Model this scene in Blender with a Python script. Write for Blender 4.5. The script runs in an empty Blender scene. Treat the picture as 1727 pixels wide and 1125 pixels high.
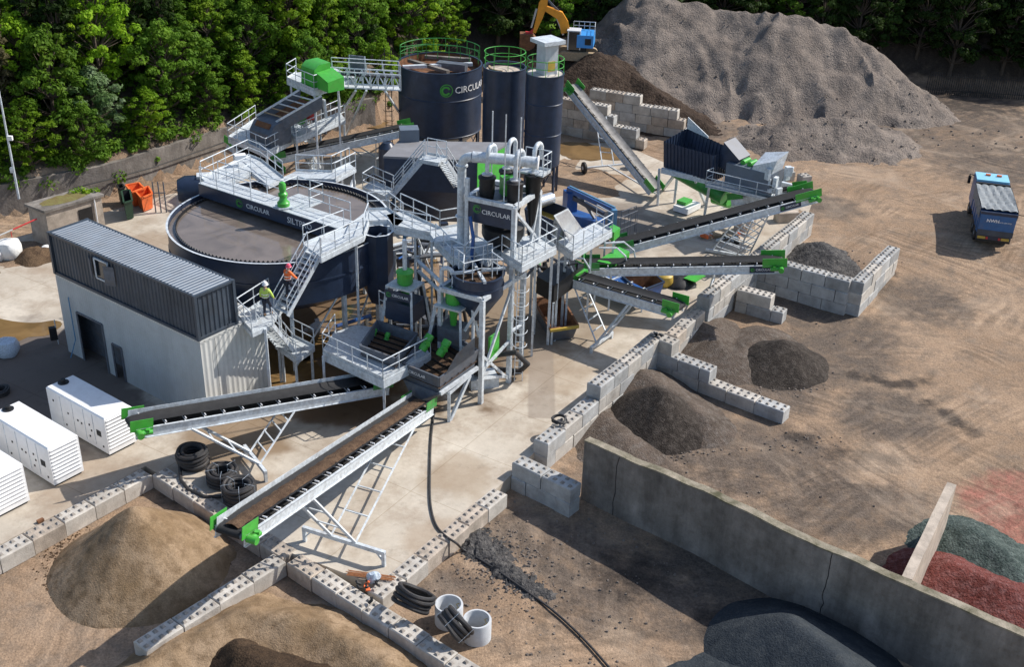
import bpy, math, random
from mathutils import Vector, Matrix
from mathutils import noise as mn
random.seed(7)
SC = bpy.context.scene
COL = SC.collection
rad = math.radians

# ---------------------------------------------------------------- camera, sky, sun, exposure
F = 1934.0                      # focal length in photo pixels (photo 1727 x 1125)
CZ = 33.04                      # height of the drone above the concrete yard
RX = Vector((0.999450, 0.015697, 0.029218)); UP = Vector((-0.033168, 0.473003, 0.880436)); FW = Vector((0.0, 0.880921, -0.473263))
cam = bpy.data.cameras.new("camera"); camo = bpy.data.objects.new("camera", cam); COL.objects.link(camo)
cam.sensor_width = 36; cam.lens = F / 1727 * 36; cam.clip_start = 0.5; cam.clip_end = 2000
m = Matrix((RX, UP, -FW)).transposed().to_4x4(); m.translation = (0, 0, CZ); camo.matrix_world = m
SC.camera = camo
SUN = Vector((0.97, 0.40, 1.0)).normalized()
W = bpy.data.worlds.new("World"); SC.world = W; W.use_nodes = True
wn = W.node_tree.nodes; wl = W.node_tree.links; wn.clear()
sky = wn.new("ShaderNodeTexSky"); sky.sky_type = 'NISHITA'; sky.sun_disc = False
sky.sun_elevation = math.asin(SUN.z); sky.sun_rotation = math.atan2(SUN.x, SUN.y)
sky.air_density = 1.0; sky.dust_density = 1.0
bg = wn.new("ShaderNodeBackground"); bg.inputs[1].default_value = 0.105
wo = wn.new("ShaderNodeOutputWorld"); wl.new(sky.outputs[0], bg.inputs[0]); wl.new(bg.outputs[0], wo.inputs[0])
sl = bpy.data.lights.new("sun", 'SUN'); sl.energy = 3.6; sl.angle = rad(0.55); sl.color = (1.0, 0.95, 0.88)
so = bpy.data.objects.new("sun", sl); COL.objects.link(so)
so.rotation_euler = SUN.to_track_quat('Z', 'Y').to_euler(); so.location = (60, 30, 80)
SC.view_settings.view_transform = 'Standard'; SC.view_settings.look = 'None'
SC.view_settings.exposure = 0.62; SC.view_settings.gamma = 1.0
try: SC.cycles.max_bounces = 6
except Exception: pass

def G(u, v, z=0.0):
    """world point at height z seen at photo pixel u, v (survey of the photograph)"""
    d = RX * ((u - 863.5) / F) + UP * (-(v - 562.5) / F) + FW
    t = (z - CZ) / d.z
    return Vector((d.x * t, d.y * t, z))

# ---------------------------------------------------------------- materials
MT = {}
def lin(c): return tuple(((x / 12.92) if x <= .04045 else ((x + .055) / 1.055) ** 2.4) for x in c)
def mat(name, col, rough=.6, metal=0.0, var=.15, scale=3.0, bump=0.0, bscale=20.0, col2=None, spec=None, detail=5, alpha=None, dist=.05, dirt=0.0, dcol=(.17, .12, .08), streak=0.0, orand=0.0):
    m = bpy.data.materials.new(name); m.use_nodes = True
    nt = m.node_tree; N = nt.nodes; L = nt.links; b = N["Principled BSDF"]
    b.inputs["Roughness"].default_value = rough; b.inputs["Metallic"].default_value = metal
    if spec is not None: b.inputs["Specular IOR Level"].default_value = spec
    tc = N.new("ShaderNodeNewGeometry")
    n1 = N.new("ShaderNodeTexNoise"); n1.inputs["Scale"].default_value = scale; n1.inputs["Detail"].default_value = detail; n1.inputs["Roughness"].default_value = .65
    L.new(tc.outputs["Position"], n1.inputs["Vector"])
    cr = N.new("ShaderNodeValToRGB")
    a = cr.color_ramp
    c2 = col2 if col2 else tuple(min(1, x * (1 + var)) for x in col)
    c1 = col if col2 else tuple(x * (1 - var) for x in col)
    a.elements[0].position = .32; a.elements[0].color = (*c1, 1); a.elements[1].position = .68; a.elements[1].color = (*c2, 1)
    L.new(n1.outputs["Fac"], cr.inputs[0]); out = cr.outputs[0]
    if dirt:                                             # mud splash and dried silt
        for sc_, lo_, hi_, am_ in ((1.7, .50, .72, dirt), (9.0, .56, .70, dirt * .7)):
            nd = N.new("ShaderNodeTexNoise"); nd.inputs["Scale"].default_value = sc_; nd.inputs["Detail"].default_value = 7; nd.inputs["Roughness"].default_value = .7; L.new(tc.outputs["Position"], nd.inputs["Vector"])
            rd_ = N.new("ShaderNodeMapRange"); rd_.inputs[1].default_value = lo_; rd_.inputs[2].default_value = hi_; rd_.inputs[4].default_value = am_; L.new(nd.outputs["Fac"], rd_.inputs[0])
            mx = N.new("ShaderNodeMixRGB"); mx.inputs[2].default_value = (*dcol, 1); L.new(rd_.outputs[0], mx.inputs[0]); L.new(out, mx.inputs[1]); out = mx.outputs[0]
    if streak:                                           # rain streaks and run-off stains down the face
        mp = N.new("ShaderNodeMapping"); mp.inputs["Scale"].default_value = (.8, .8, .13); L.new(tc.outputs["Position"], mp.inputs[0])
        ns = N.new("ShaderNodeTexNoise"); ns.inputs["Scale"].default_value = 1; ns.inputs["Detail"].default_value = 8; ns.inputs["Roughness"].default_value = .7; L.new(mp.outputs[0], ns.inputs["Vector"])
        rs = N.new("ShaderNodeMapRange"); rs.inputs[1].default_value = .36; rs.inputs[2].default_value = .66; rs.inputs[3].default_value = 1 - streak; rs.inputs[4].default_value = 1 + streak * .35; L.new(ns.outputs["Fac"], rs.inputs[0])
        mx = N.new("ShaderNodeMixRGB"); mx.blend_type = 'MULTIPLY'; mx.inputs[0].default_value = 1; L.new(out, mx.inputs[1]); L.new(rs.outputs[0], mx.inputs[2]); out = mx.outputs[0]
    if orand:
        oi = N.new("ShaderNodeObjectInfo"); ro = N.new("ShaderNodeMapRange"); ro.inputs[3].default_value = 1 - orand; ro.inputs[4].default_value = 1 + orand * .6; L.new(oi.outputs["Random"], ro.inputs[0])
        mx = N.new("ShaderNodeMixRGB"); mx.blend_type = 'MULTIPLY'; mx.inputs[0].default_value = 1; L.new(out, mx.inputs[1]); L.new(ro.outputs[0], mx.inputs[2]); out = mx.outputs[0]
    L.new(out, b.inputs["Base Color"])
    if bump:
        n2 = N.new("ShaderNodeTexNoise"); n2.inputs["Scale"].default_value = bscale; n2.inputs["Detail"].default_value = 6
        L.new(tc.outputs["Position"], n2.inputs["Vector"])
        bp = N.new("ShaderNodeBump"); bp.inputs["Strength"].default_value = bump; bp.inputs["Distance"].default_value = dist
        L.new(n2.outputs["Fac"], bp.inputs["Height"]); L.new(bp.outputs[0], b.inputs["Normal"])
    MT[name] = m
    return m
mat('galv', (.60, .645, .68), .5, .15, .22, 5.0, dirt=0.42)
mat('galv_deck', (.56, .60, .62), .55, .25, .25, 9.0, .3, 60, dirt=0.4)
mat('belt_sunlit', (.20, .19, .18), .7, .0, .35, 2.0)  # pale tone paints the sunlit sheen of the steep belt
mat('belt_rubber', (.014, .014, .015), .8, .0, .35, 3.0)
mat('roof_grey', (.20, .20, .21), .7, 0, .15, 1.0, dirt=0.3)
mat('navy', (.022, .035, .066), .36, .0, .25, 1.5, spec=.5, dirt=0.0)
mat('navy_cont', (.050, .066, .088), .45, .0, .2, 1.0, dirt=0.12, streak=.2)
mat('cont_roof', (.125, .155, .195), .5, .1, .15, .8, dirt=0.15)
mat('dark_grey', (.10, .115, .14), .5, .0, .25, 3.0, dirt=0.5)
mat('bin_green', (.018, .05, .028), .6, 0, .2, 3)
mat('black', (.010, .010, .011), .55, .0, .4, 4.0)
mat('rubber', (.022, .022, .024), .6, .0, .3, 8.0, .3, 40, dirt=0.25)
mat('green', (.06, .37, .045), .38, .0, .12, 3.0, dirt=0.3)
mat('green_dark', (.03, .24, .04), .45, .0, .2, 3.0, dirt=0.5)
mat('white', (.80, .80, .80), .4, .0, .05, 2.0, dirt=.10)
mat('clad', (.44, .48, .50), .5, .1, .06, .6, dirt=0.15, streak=.12)
mat('clad_trim', (.60, .60, .57), .5, .1, .06, .6, dirt=0.15, streak=.1)
mat('concrete_block', (.50, .465, .415), .9, 0, .2, 1.2, .35, 18, detail=8, dirt=0.35, streak=.14, orand=.16)
mat('block_grey', (.40, .40, .39), .9, 0, .22, 1.4, .35, 18, detail=8, dirt=0.3, streak=.14, orand=.2)
mat('block_dirty', (.45, .38, .31), .9, 0, .28, 1.5, .4, 18, detail=8, streak=.2, orand=.2)
mat('nub', (.28, .25, .22), .9, 0, .3, 2.0)  # darker than the blocks, shadow on the studs put into the colour
mat('old_concrete', (.13, .115, .10), .92, 0, .35, .55, .6, 7, detail=10, col2=(.30, .27, .24), dirt=.5, dcol=(.10, .075, .055), streak=.42)
mat('ring_concrete', (.52, .54, .56), .85, 0, .1, 2.0, .2, 30, dirt=0.15)
mat('orange', (.80, .16, .04), .5, 0, .15, 3.0, dirt=0.3)
mat('rust', (.16, .07, .03), .85, 0, .4, 3.0, .3, 20)
mat('exc_orange', (.75, .30, .02), .4, 0, .12, 2.0, dirt=0.25)
mat('exc_blue', (.05, .30, .72), .4, 0, .1, 2.0, dirt=0.2)
mat('truck_blue', (.028, .12, .30), .4, 0, .12, 2.0, dirt=0.3)
mat('truck_light', (.25, .55, .72), .35, 0, .08, 2.0)
mat('machine_blue', (.015, .085, .29), .4, 0, .2, 2.0, dirt=0.35)
mat('red', (.55, .04, .04), .5, 0, .15, 3.0)
mat('yellow', (.50, .34, .06), .5, 0, .15, 3.0)
mat('tarp', (.20, .22, .23), .7, 0, .25, 3.0, .5, 6, dirt=0.15)
mat('skin', (.52, .33, .24), .6, 0, .05, 5)
mat('hivis_orange', (.95, .17, .03), .7, 0, .08, 12)
mat('hivis_yellow', (.55, .72, .12), .7, 0, .08, 12)
mat('trousers', (.02, .024, .04), .8, 0, .2, 12)
mat('boot', (.20, .11, .05), .8, 0, .2, 12)
mat('grey_cloth', (.12, .12, .13), .8, 0, .2, 12)
mat('helmet_pink', (.75, .08, .14), .35, 0, .04, 12)
mat('reflect', (.75, .76, .76), .4, .2, .04, 12)
mat('bag', (.72, .72, .70), .8, 0, .1, 4, .5, 8)
mat('plastic_bag', (.45, .52, .60), .25, 0, .3, 14, .6, 14)
mat('steel_bright', (.55, .58, .62), .3, .6, .12, 4, dirt=0.25)
mat('glass_dark', (.015, .02, .025), .12, 0, .1, 1, spec=.8)
mat('wood', (.36, .26, .16), .8, 0, .25, 6)
mat('bark', (.10, .075, .055), .95, 0, .3, 5, .5, 25)
mat('hose_blue', (.08, .22, .38), .5, 0, .2, 4)

def soil(name, c1, c2, c3, s1=.25, s2=3.0, s3=22.0, bump=.6, dist=.08, rough=.95, grain=40.0, gamp=.37):
    """dirt, sand and gravel: three scales of patches, stones and grain"""
    m = bpy.data.materials.new(name); m.use_nodes = True
    nt = m.node_tree; N = nt.nodes; L = nt.links; b = N["Principled BSDF"]
    b.inputs["Roughness"].default_value = rough; b.inputs["Specular IOR Level"].default_value = .2
    g = N.new("ShaderNodeNewGeometry")
    def nz(sc, det=6, ro=.6):
        n = N.new("ShaderNodeTexNoise"); n.inputs["Scale"].default_value = sc; n.inputs["Detail"].default_value = det; n.inputs["Roughness"].default_value = ro
        L.new(g.outputs["Position"], n.inputs["Vector"]); return n
    def ramp(n, p0, p1, ca, cb):
        r = N.new("ShaderNodeValToRGB"); r.color_ramp.elements[0].position = p0; r.color_ramp.elements[1].position = p1
        r.color_ramp.elements[0].color = (*ca, 1); r.color_ramp.elements[1].color = (*cb, 1); L.new(n.outputs["Fac"], r.inputs[0]); return r
    a = ramp(nz(s1, 8, .62), .36, .62, c1, c2)
    f = ramp(nz(s2, 8, .7), .45, .68, (0, 0, 0), (1, 1, 1))
    mx = N.new("ShaderNodeMixRGB"); L.new(f.outputs[0], mx.inputs[0]); L.new(a.outputs[0], mx.inputs[1]); mx.inputs[2].default_value = (*c3, 1)
    gr = ramp(nz(s3, 5, .75), .30, .72, (1 - gamp,) * 3, (1 + gamp,) * 3)
    mu = N.new("ShaderNodeMixRGB"); mu.blend_type = 'MULTIPLY'; mu.inputs[0].default_value = 1; L.new(mx.outputs[0], mu.inputs[1]); L.new(gr.outputs[0], mu.inputs[2])
    L.new(mu.outputs[0], b.inputs["Base Color"])
    v = N.new("ShaderNodeTexVoronoi"); v.inputs["Scale"].default_value = grain * .25; L.new(g.outputs["Position"], v.inputs["Vector"])
    ad = N.new("ShaderNodeMath"); ad.operation = 'ADD'; nb = nz(grain * .12, 8, .7); L.new(nb.outputs["Fac"], ad.inputs[0])
    mm = N.new("ShaderNodeMath"); mm.operation = 'MULTIPLY'; mm.inputs[1].default_value = -.35; L.new(v.outputs["Distance"], mm.inputs[0]); L.new(mm.outputs[0], ad.inputs[1])
    bp = N.new("ShaderNodeBump"); bp.inputs["Strength"].default_value = bump; bp.inputs["Distance"].default_value = dist
    L.new(ad.outputs[0], bp.inputs["Height"]); L.new(bp.outputs[0], b.inputs["Normal"])
    MT[name] = m; return m
soil('gravel_brown', (.085, .066, .052), (.13, .10, .08), (.17, .145, .125), .5, 2.5, 9, .9, .12, grain=60)
soil('gravel_dark', (.030, .024, .020), (.050, .040, .033), (.095, .08, .068), .6, 3, 10, .9, .12, grain=60)
soil('gravel_grey', (.05, .05, .052), (.085, .08, .078), (.16, .15, .14), .6, 3, 8, 1.0, .18, grain=36)
soil('sand', (.21, .14, .078), (.33, .235, .15), (.15, .098, .055), .45, 2, 14, .55, .07, grain=70, gamp=.25)
soil('sand_dark', (.10, .062, .035), (.15, .098, .058), (.05, .03, .018), .4, 1.6, 14, .7, .1, grain=50)
soil('rubble', (.19, .155, .13), (.27, .225, .19), (.12, .105, .095), .22, .8, 8, 1.0, .2, grain=30)
soil('damp_sand', (.055, .034, .02), (.085, .055, .033), (.03, .019, .012), .5, 2, 12, 1.0, .15, grain=40)
soil('topsoil', (.032, .021, .015), (.055, .036, .025), (.085, .06, .043), .3, 1.2, 6, 1.0, .3, grain=18)
soil('red_stone', (.13, .035, .028), (.20, .06, .05), (.26, .12, .11), .6, 3, 8, 1.0, .2, grain=36)
soil('green_stone', (.045, .065, .058), (.075, .10, .09), (.14, .17, .155), .6, 3, 8, 1.0, .2, grain=36)
soil('slate_heap', (.022, .028, .035), (.036, .044, .052), (.055, .062, .066), .3, 2, 12, .6, .08, grain=50)
soil('belt_sand', (.085, .052, .032), (.13, .082, .05), (.05, .03, .02), 1, 3, 14, .8, .06, grain=60)
soil('undergrowth', (.012, .022, .008), (.025, .045, .012), (.03, .03, .014), .3, 1.5, 8, 1.0, .3, grain=18)

def water(name, col, rough=.06):
    m = bpy.data.materials.new(name); m.use_nodes = True; nt = m.node_tree; N = nt.nodes; L = nt.links; b = N["Principled BSDF"]
    b.inputs["Roughness"].default_value = rough; b.inputs["Specular IOR Level"].default_value = .5
    g = N.new("ShaderNodeNewGeometry"); n = N.new("ShaderNodeTexNoise"); n.inputs["Scale"].default_value = .5; n.inputs["Detail"].default_value = 7; n.inputs["Distortion"].default_value = 1.2
    L.new(g.outputs["Position"], n.inputs["Vector"]); r = N.new("ShaderNodeValToRGB"); r.color_ramp.elements[0].position = .35; r.color_ramp.elements[1].position = .7
    r.color_ramp.elements[0].color = (*[c * .72 for c in col], 1); r.color_ramp.elements[1].color = (*[c * 1.2 for c in col], 1)
    L.new(n.outputs["Fac"], r.inputs[0]); L.new(r.outputs[0], b.inputs["Base Color"])
    n2 = N.new("ShaderNodeTexNoise"); n2.inputs["Scale"].default_value = 5; n2.inputs["Detail"].default_value = 3; L.new(g.outputs["Position"], n2.inputs["Vector"])
    bp = N.new("ShaderNodeBump"); bp.inputs["Strength"].default_value = .12; bp.inputs["Distance"].default_value = .03; L.new(n2.outputs["Fac"], bp.inputs["Height"]); L.new(bp.outputs[0], b.inputs["Normal"])
    MT[name] = m
water('slurry', (.17, .138, .115), .04)
water('mud_water', (.20, .125, .055), .08)
water('grey_water', (.15, .13, .13), .08)

def leafmat(name, c1, c2, c3):
    m = bpy.data.materials.new(name); m.use_nodes = True; nt = m.node_tree; N = nt.nodes; L = nt.links; b = N["Principled BSDF"]
    b.inputs["Roughness"].default_value = .6; b.inputs["Specular IOR Level"].default_value = .12
    g = N.new("ShaderNodeNewGeometry"); oi = N.new("ShaderNodeObjectInfo")
    n = N.new("ShaderNodeTexNoise"); n.inputs["Scale"].default_value = .55; n.inputs["Detail"].default_value = 3; L.new(g.outputs["Position"], n.inputs["Vector"])
    r = N.new("ShaderNodeValToRGB"); e = r.color_ramp.elements; e[0].position = .3; e[1].position = .7; e[0].color = (*c1, 1); e[1].color = (*c3, 1)
    k = e.new(.5); k.color = (*c2, 1)
    L.new(n.outputs["Fac"], r.inputs[0])
    h = N.new("ShaderNodeHueSaturation"); L.new(r.outputs[0], h.inputs["Color"])
    mr = N.new("ShaderNodeMapRange"); mr.inputs[3].default_value = .72; mr.inputs[4].default_value = 1.3; L.new(oi.outputs["Random"], mr.inputs[0]); L.new(mr.outputs[0], h.inputs["Value"])
    L.new(h.outputs[0], b.inputs["Base Color"])
    t = N.new("ShaderNodeBsdfTranslucent"); L.new(h.outputs[0], t.inputs[0]); mx = N.new("ShaderNodeMixShader"); mx.inputs[0].default_value = .45
    L.new(b.outputs[0], mx.inputs[1]); L.new(t.outputs[0], mx.inputs[2]); L.new(mx.outputs[0], N["Material Output"].inputs[0])
    MT[name] = m
leafmat('leaf_bright', (.09, .19, .012), (.18, .32, .018), (.30, .43, .028))
leafmat('leaf_mid', (.065, .145, .014), (.12, .235, .022), (.20, .33, .034))
leafmat('leaf_dark', (.022, .045, .010), (.036, .07, .014), (.06, .10, .02))
leafmat('leaf_brown', (.055, .05, .022), (.085, .075, .035), (.12, .11, .05))
leafmat('leaf_pale', (.09, .17, .05), (.15, .24, .09), (.28, .36, .22))

# ---------------------------------------------------------------- mesh helpers
class MB:
    def __init__(s): s.v = []; s.f = []; s.sm = []; s.mi = []; s.k = 0
    def add(s, vs, fs, smooth=False):
        n = len(s.v); s.v += [Vector(v) for v in vs]; s.f += [tuple(i + n for i in f) for f in fs]; s.sm += [smooth] * len(fs); s.mi += [s.k] * len(fs); return s
    def hexa(s, p): return s.add(p, [(3, 2, 1, 0), (4, 5, 6, 7), (0, 1, 5, 4), (1, 2, 6, 5), (2, 3, 7, 6), (3, 0, 4, 7)])
    def box(s, c, sz, yaw=0.0, base=False):
        cx, cy, cz = c; a, b, h = sz[0] / 2, sz[1] / 2, sz[2]
        z0, z1 = (cz, cz + h) if base else (cz - h / 2, cz + h / 2)
        co, si = math.cos(yaw), math.sin(yaw)
        q = [(cx + x * co - y * si, cy + x * si + y * co) for x, y in ((-a, -b), (a, -b), (a, b), (-a, b))]
        return s.hexa([(x, y, z0) for x, y in q] + [(x, y, z1) for x, y in q])
    def beam(s, p, q, w=.1, h=.1, up=Vector((0, 0, 1))):
        p = Vector(p); q = Vector(q); d = (q - p)
        if d.length < 1e-6: return s
        d.normalize(); r = d.cross(up)
        if r.length < 1e-3: r = d.cross(Vector((1, 0, 0)))
        r.normalize(); u = r.cross(d); r *= w / 2; u *= h / 2
        return s.hexa([p - r - u, p + r - u, q + r - u, q - r - u, p - r + u, p + r + u, q + r + u, q - r + u])
    def quadbox(s, a, b, c, d, t):
        """slab with the four top corners a b c d and thickness t downwards"""
        T = Vector((0, 0, -t)); a, b, c, d = map(Vector, (a, b, c, d))
        return s.hexa([a + T, b + T, c + T, d + T, a, b, c, d])
    def prism(s, pts, z0, z1):
        n = len(pts)
        ar = sum(pts[i][0] * pts[(i + 1) % n][1] - pts[(i + 1) % n][0] * pts[i][1] for i in range(n))
        if ar < 0: pts = pts[::-1]
        vs = [(p[0], p[1], z0) for p in pts] + [(p[0], p[1], z1) for p in pts]
        return s.add(vs, [tuple(range(n - 1, -1, -1)), tuple(range(n, 2 * n))] + [(i, (i + 1) % n, n + (i + 1) % n, n + i) for i in range(n)])
    def path(s, pts, r, n=8, caps=True, close=False):
        P = [Vector(p) for p in pts]; m_ = len(P); vs = []; rr = r if isinstance(r, (list, tuple)) else [r] * m_
        pu = None
        for i in range(m_):
            if close: d = P[(i + 1) % m_] - P[i - 1]
            else: d = P[min(i + 1, m_ - 1)] - P[max(i - 1, 0)]
            d.normalize()
            if pu is None:
                pu = d.cross(Vector((0, 0, 1)))
                if pu.length < 1e-3: pu = d.cross(Vector((1, 0, 0)))
            a = pu - d * pu.dot(d)
            if a.length < 1e-4: a = d.orthogonal()
            a.normalize(); b = d.cross(a); pu = a
            for k in range(n):
                t = 2 * math.pi * k / n; vs.append(P[i] + (a * math.cos(t) + b * math.sin(t)) * rr[i])
        fs = []
        for i in range(m_ if close else m_ - 1):
            j = (i + 1) % m_
            for k in range(n): fs.append((i * n + k, i * n + (k + 1) % n, j * n + (k + 1) % n, j * n + k))
        s.add(vs, fs, True)
        if caps and not close:
            o = len(s.v) - len(vs); s.f += [tuple(o + k for k in range(n - 1, -1, -1)), tuple(o + (m_ - 1) * n + k for k in range(n))]; s.sm += [False] * 2; s.mi += [s.k] * 2
        return s
    def tube(s, p, q, r, n=8): return s.path([p, q], r, n)
    def lathe(s, c, prof, n=24, axis=None):
        c = Vector(c); ax = Vector(axis).normalized() if axis else Vector((0, 0, 1))
        a = ax.orthogonal().normalized() if axis else Vector((1, 0, 0)); b = ax.cross(a); vs = []
        for r, z in prof:
            for k in range(n):
                t = 2 * math.pi * k / n; vs.append(c + ax * z + (a * math.cos(t) + b * math.sin(t)) * max(r, 1e-4))
        fs = []
        for i in range(len(prof) - 1):
            for k in range(n): fs.append((i * n + k, i * n + (k + 1) % n, (i + 1) * n + (k + 1) % n, (i + 1) * n + k))
        return s.add(vs, fs, True)
    def build(s, name, mt, parent=None, off=None):
        me = bpy.data.meshes.new(name); o0 = Vector((0, 0, 0))
        if parent is not None:
            q = parent
            while q is not None: o0 = o0 + q.location; q = q.parent
        if off is not None: o0 = Vector(off)
        me.from_pydata([tuple(v - o0) for v in s.v], [], s.f)
        mts = mt if isinstance(mt, (list, tuple)) else [mt]
        for q in mts: me.materials.append(MT[q])
        me.polygons.foreach_set("use_smooth", s.sm); me.polygons.foreach_set("material_index", s.mi)
        try:
            me.set_sharp_from_angle(angle=rad(40))
        except Exception: pass
        me.update()
        o = bpy.data.objects.new(name, me); COL.objects.link(o)
        if parent is not None: o.parent = parent
        elif off is not None: o.location = off
        return o
def tag(o, label, cat, group=None, kind=None):
    if label: o['label'] = label
    if cat: o['category'] = cat
    if group: o['group'] = group
    if kind: o['kind'] = kind
    return o
def thing(name, label, cat, loc=(0, 0, 0), group=None):
    o = bpy.data.objects.new(name, None); COL.objects.link(o); o.location = loc; o.empty_display_size = .3
    return tag(o, label, cat, group)
def struct(name, mb, mt): o = mb.build(name, mt); o['kind'] = 'structure'; return o
def one(name, mb, mt, label, cat, group=None):
    """a thing that is one mesh, its origin at its base"""
    xs = [v.x for v in mb.v]; ys = [v.y for v in mb.v]; zs = [v.z for v in mb.v]
    o = mb.build(name, mt, off=((min(xs) + max(xs)) / 2, (min(ys) + max(ys)) / 2, min(zs)))
    return tag(o, label, cat, group)
def lerp(a, b, t): return Vector(a) * (1 - t) + Vector(b) * t
def fbm(x, y, s=1.0, z=0.0, o=4):
    v = 0; a = 1; t = 0
    for i in range(o):
        v += a * mn.noise(Vector((x * s, y * s, z + i * 7.3))); t += a; a *= .5; s *= 2.03
    return v / t
def smooth(a, b, x):
    t = max(0, min(1, (x - a) / (b - a))); return t * t * (3 - 2 * t)

def rail(mb, pts, h=1.1, gap=1.3, r=.032, toe=True, mid=True):
    """tubular guard rail along a line of deck points"""
    P = [Vector(p) for p in pts]; H = Vector((0, 0, h))
    for i in range(len(P) - 1):
        a, b = P[i], P[i + 1]; L = (b - a).length; n = max(1, round(L / gap))
        mb.path([a + H, b + H], r, 6)
        if mid: mb.path([a + H * .52, b + H * .52], r * .8, 6)
        if toe: mb.beam(a + Vector((0, 0, .07)), b + Vector((0, 0, .07)), .012, .13)
        for k in range(n + 1):
            p = lerp(a, b, k / n); mb.path([p, p + H], r * .9, 6)
def stairs(th, p0, p1, w, mt='galv', rails=(1, 1), n=None):
    """flight from low p0 to high p1 (middle of the flight), parts: stringer x2, tread stack, handrail x2"""
    p0 = Vector(p0); p1 = Vector(p1); d = (p1 - p0); dh = Vector((d.x, d.y, 0)); L = dh.length; dh.normalize(); r = Vector((dh.y, -dh.x, 0))
    n = n or max(3, round(d.z / .22))
    for sgn in (-1, 1):
        MB().beam(p0 + r * sgn * w / 2, p1 + r * sgn * w / 2, .05, .24).build('stringer', mt, th)
    for k in range(n):
        t = (k + .5) / n; c = lerp(p0, p1, t)
        mb = MB(); mb.beam(c - r * (w / 2 - .03), c + r * (w / 2 - .03), L / n * .85 + .04, .04); mb.build('tread', 'galv_deck', th)
    for sgn, on in zip((-1, 1), rails):
        if on:
            mb = MB(); a = p0 + r * sgn * w / 2; b = p1 + r * sgn * w / 2; H = Vector((0, 0, 1.0))
            mb.path([a + H, b + H], .032, 6); mb.path([a + H * .5, b + H * .5], .025, 6)
            for k in range(4): q = lerp(a, b, k / 3); mb.path([q, q + H], .028, 6)
            mb.build('handrail', mt, th)
def textobj(s, origin, xdir, zdir, size, mt, parent, name='lettering', wrap=None, bold=.0):
    """real letters (font curve turned to mesh) lying in the plane xdir/zdir"""
    cu = bpy.data.curves.new('t', 'FONT'); cu.body = s; cu.size = size; cu.extrude = .006; cu.offset = bold; cu.resolution_u = 2
    t = bpy.data.objects.new('t', cu); COL.objects.link(t); bpy.context.view_layer.update()
    me = bpy.data.meshes.new_from_object(t.evaluated_get(bpy.context.evaluated_depsgraph_get()))
    bpy.data.objects.remove(t); bpy.data.curves.remove(cu)
    X = Vector(xdir).normalized(); Z = Vector(zdir).normalized(); Nn = X.cross(Z)
    q = parent; o0 = Vector()
    while q is not None: o0 += q.location; q = q.parent
    for v in me.vertices:
        x, y, z = v.co
        v.co = (wrap(x, y, z) if wrap else Vector(origin) + X * x + Z * y + Nn * z) - o0
    me.materials.clear(); me.materials.append(MT[mt]); me.name = name
    o = bpy.data.objects.new(name, me); COL.objects.link(o); o.parent = parent; return o
def emblem(origin, xdir, zdir, rr, parent, wrap=None, mt='green'):
    """green ring with an inner open ring"""
    X = Vector(xdir).normalized(); Z = Vector(zdir).normalized(); Nn = X.cross(Z); mb = MB()
    def arc(ra, rb, a0, a1, n, cx=0, cy=0):
        vs = []; fs = []
        for i in range(n + 1):
            t = a0 + (a1 - a0) * i / n
            for r_ in (ra, rb):
                x, y = cx + r_ * math.cos(t), cy + r_ * math.sin(t)
                vs.append(wrap(x, y, .012) if wrap else Vector(origin) + X * x + Z * y + Nn * .012)
            if i: k = 2 * i; fs.append((k - 2, k - 1, k + 1, k))
        mb.add(vs, fs)
    arc(rr * .86, rr, 0, 2 * math.pi, 36); arc(rr * .42, rr * .72, rad(20), rad(330), 28, -rr * .08, -rr * .04)
    return mb.build('emblem', mt, parent)
# ================================================================ THE SETTING
LINE = [(-120, 50), (-75, 62), (-44, 73), (-36, 77.5), (-31, 81.5), (-24, 91.6), (-13, 100.5), (-8, 112), (0, 119), (20, 123), (45, 121), (70, 117), (130, 110)]
def line_y(x):
    for (a, b), (c, d) in zip(LINE, LINE[1:]):
        if a <= x <= c: return b + (d - b) * (x - a) / (c - a)
    return 110
def ground_z(x, y):
    low = -.78 * (1 - smooth(66, 80, y)) if x > 0 else -.78 * (1 - smooth(46, 52, y))
    z = low + fbm(x, y, .12, 3) * .22 * (.5 if y < 66 else 1) - .03
    if x > 1.5 and y < 46:                                   # the near bay slopes down towards the old wall
        z -= .35 * smooth(46, 38, y) * smooth(0, 6, x)
    d = y - line_y(x)
    if d > 0:
        z += (2.5 * smooth(0, .6, d) if x < -10 else 2.0 * smooth(0, 4, d)) + .34 * min(d, 60) + fbm(x, y, .08, 9) * 1.5 * smooth(0, 10, d)
    return z
def grid(name, x0, x1, y0, y1, st, mt, kind=True):
    nx = int((x1 - x0) / st) + 1; ny = int((y1 - y0) / st) + 1; mb = MB()
    vs = [(x0 + i * st, y0 + j * st, ground_z(x0 + i * st, y0 + j * st)) for j in range(ny) for i in range(nx)]
    mb.v = [Vector(v) for v in vs]
    for j in range(ny - 1):
        for i in range(nx - 1): mb.f.append((j * nx + i, j * nx + i + 1, (j + 1) * nx + i + 1, (j + 1) * nx + i)); mb.sm.append(True); mb.mi.append(0)
    return struct(name, mb, mt)

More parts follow.
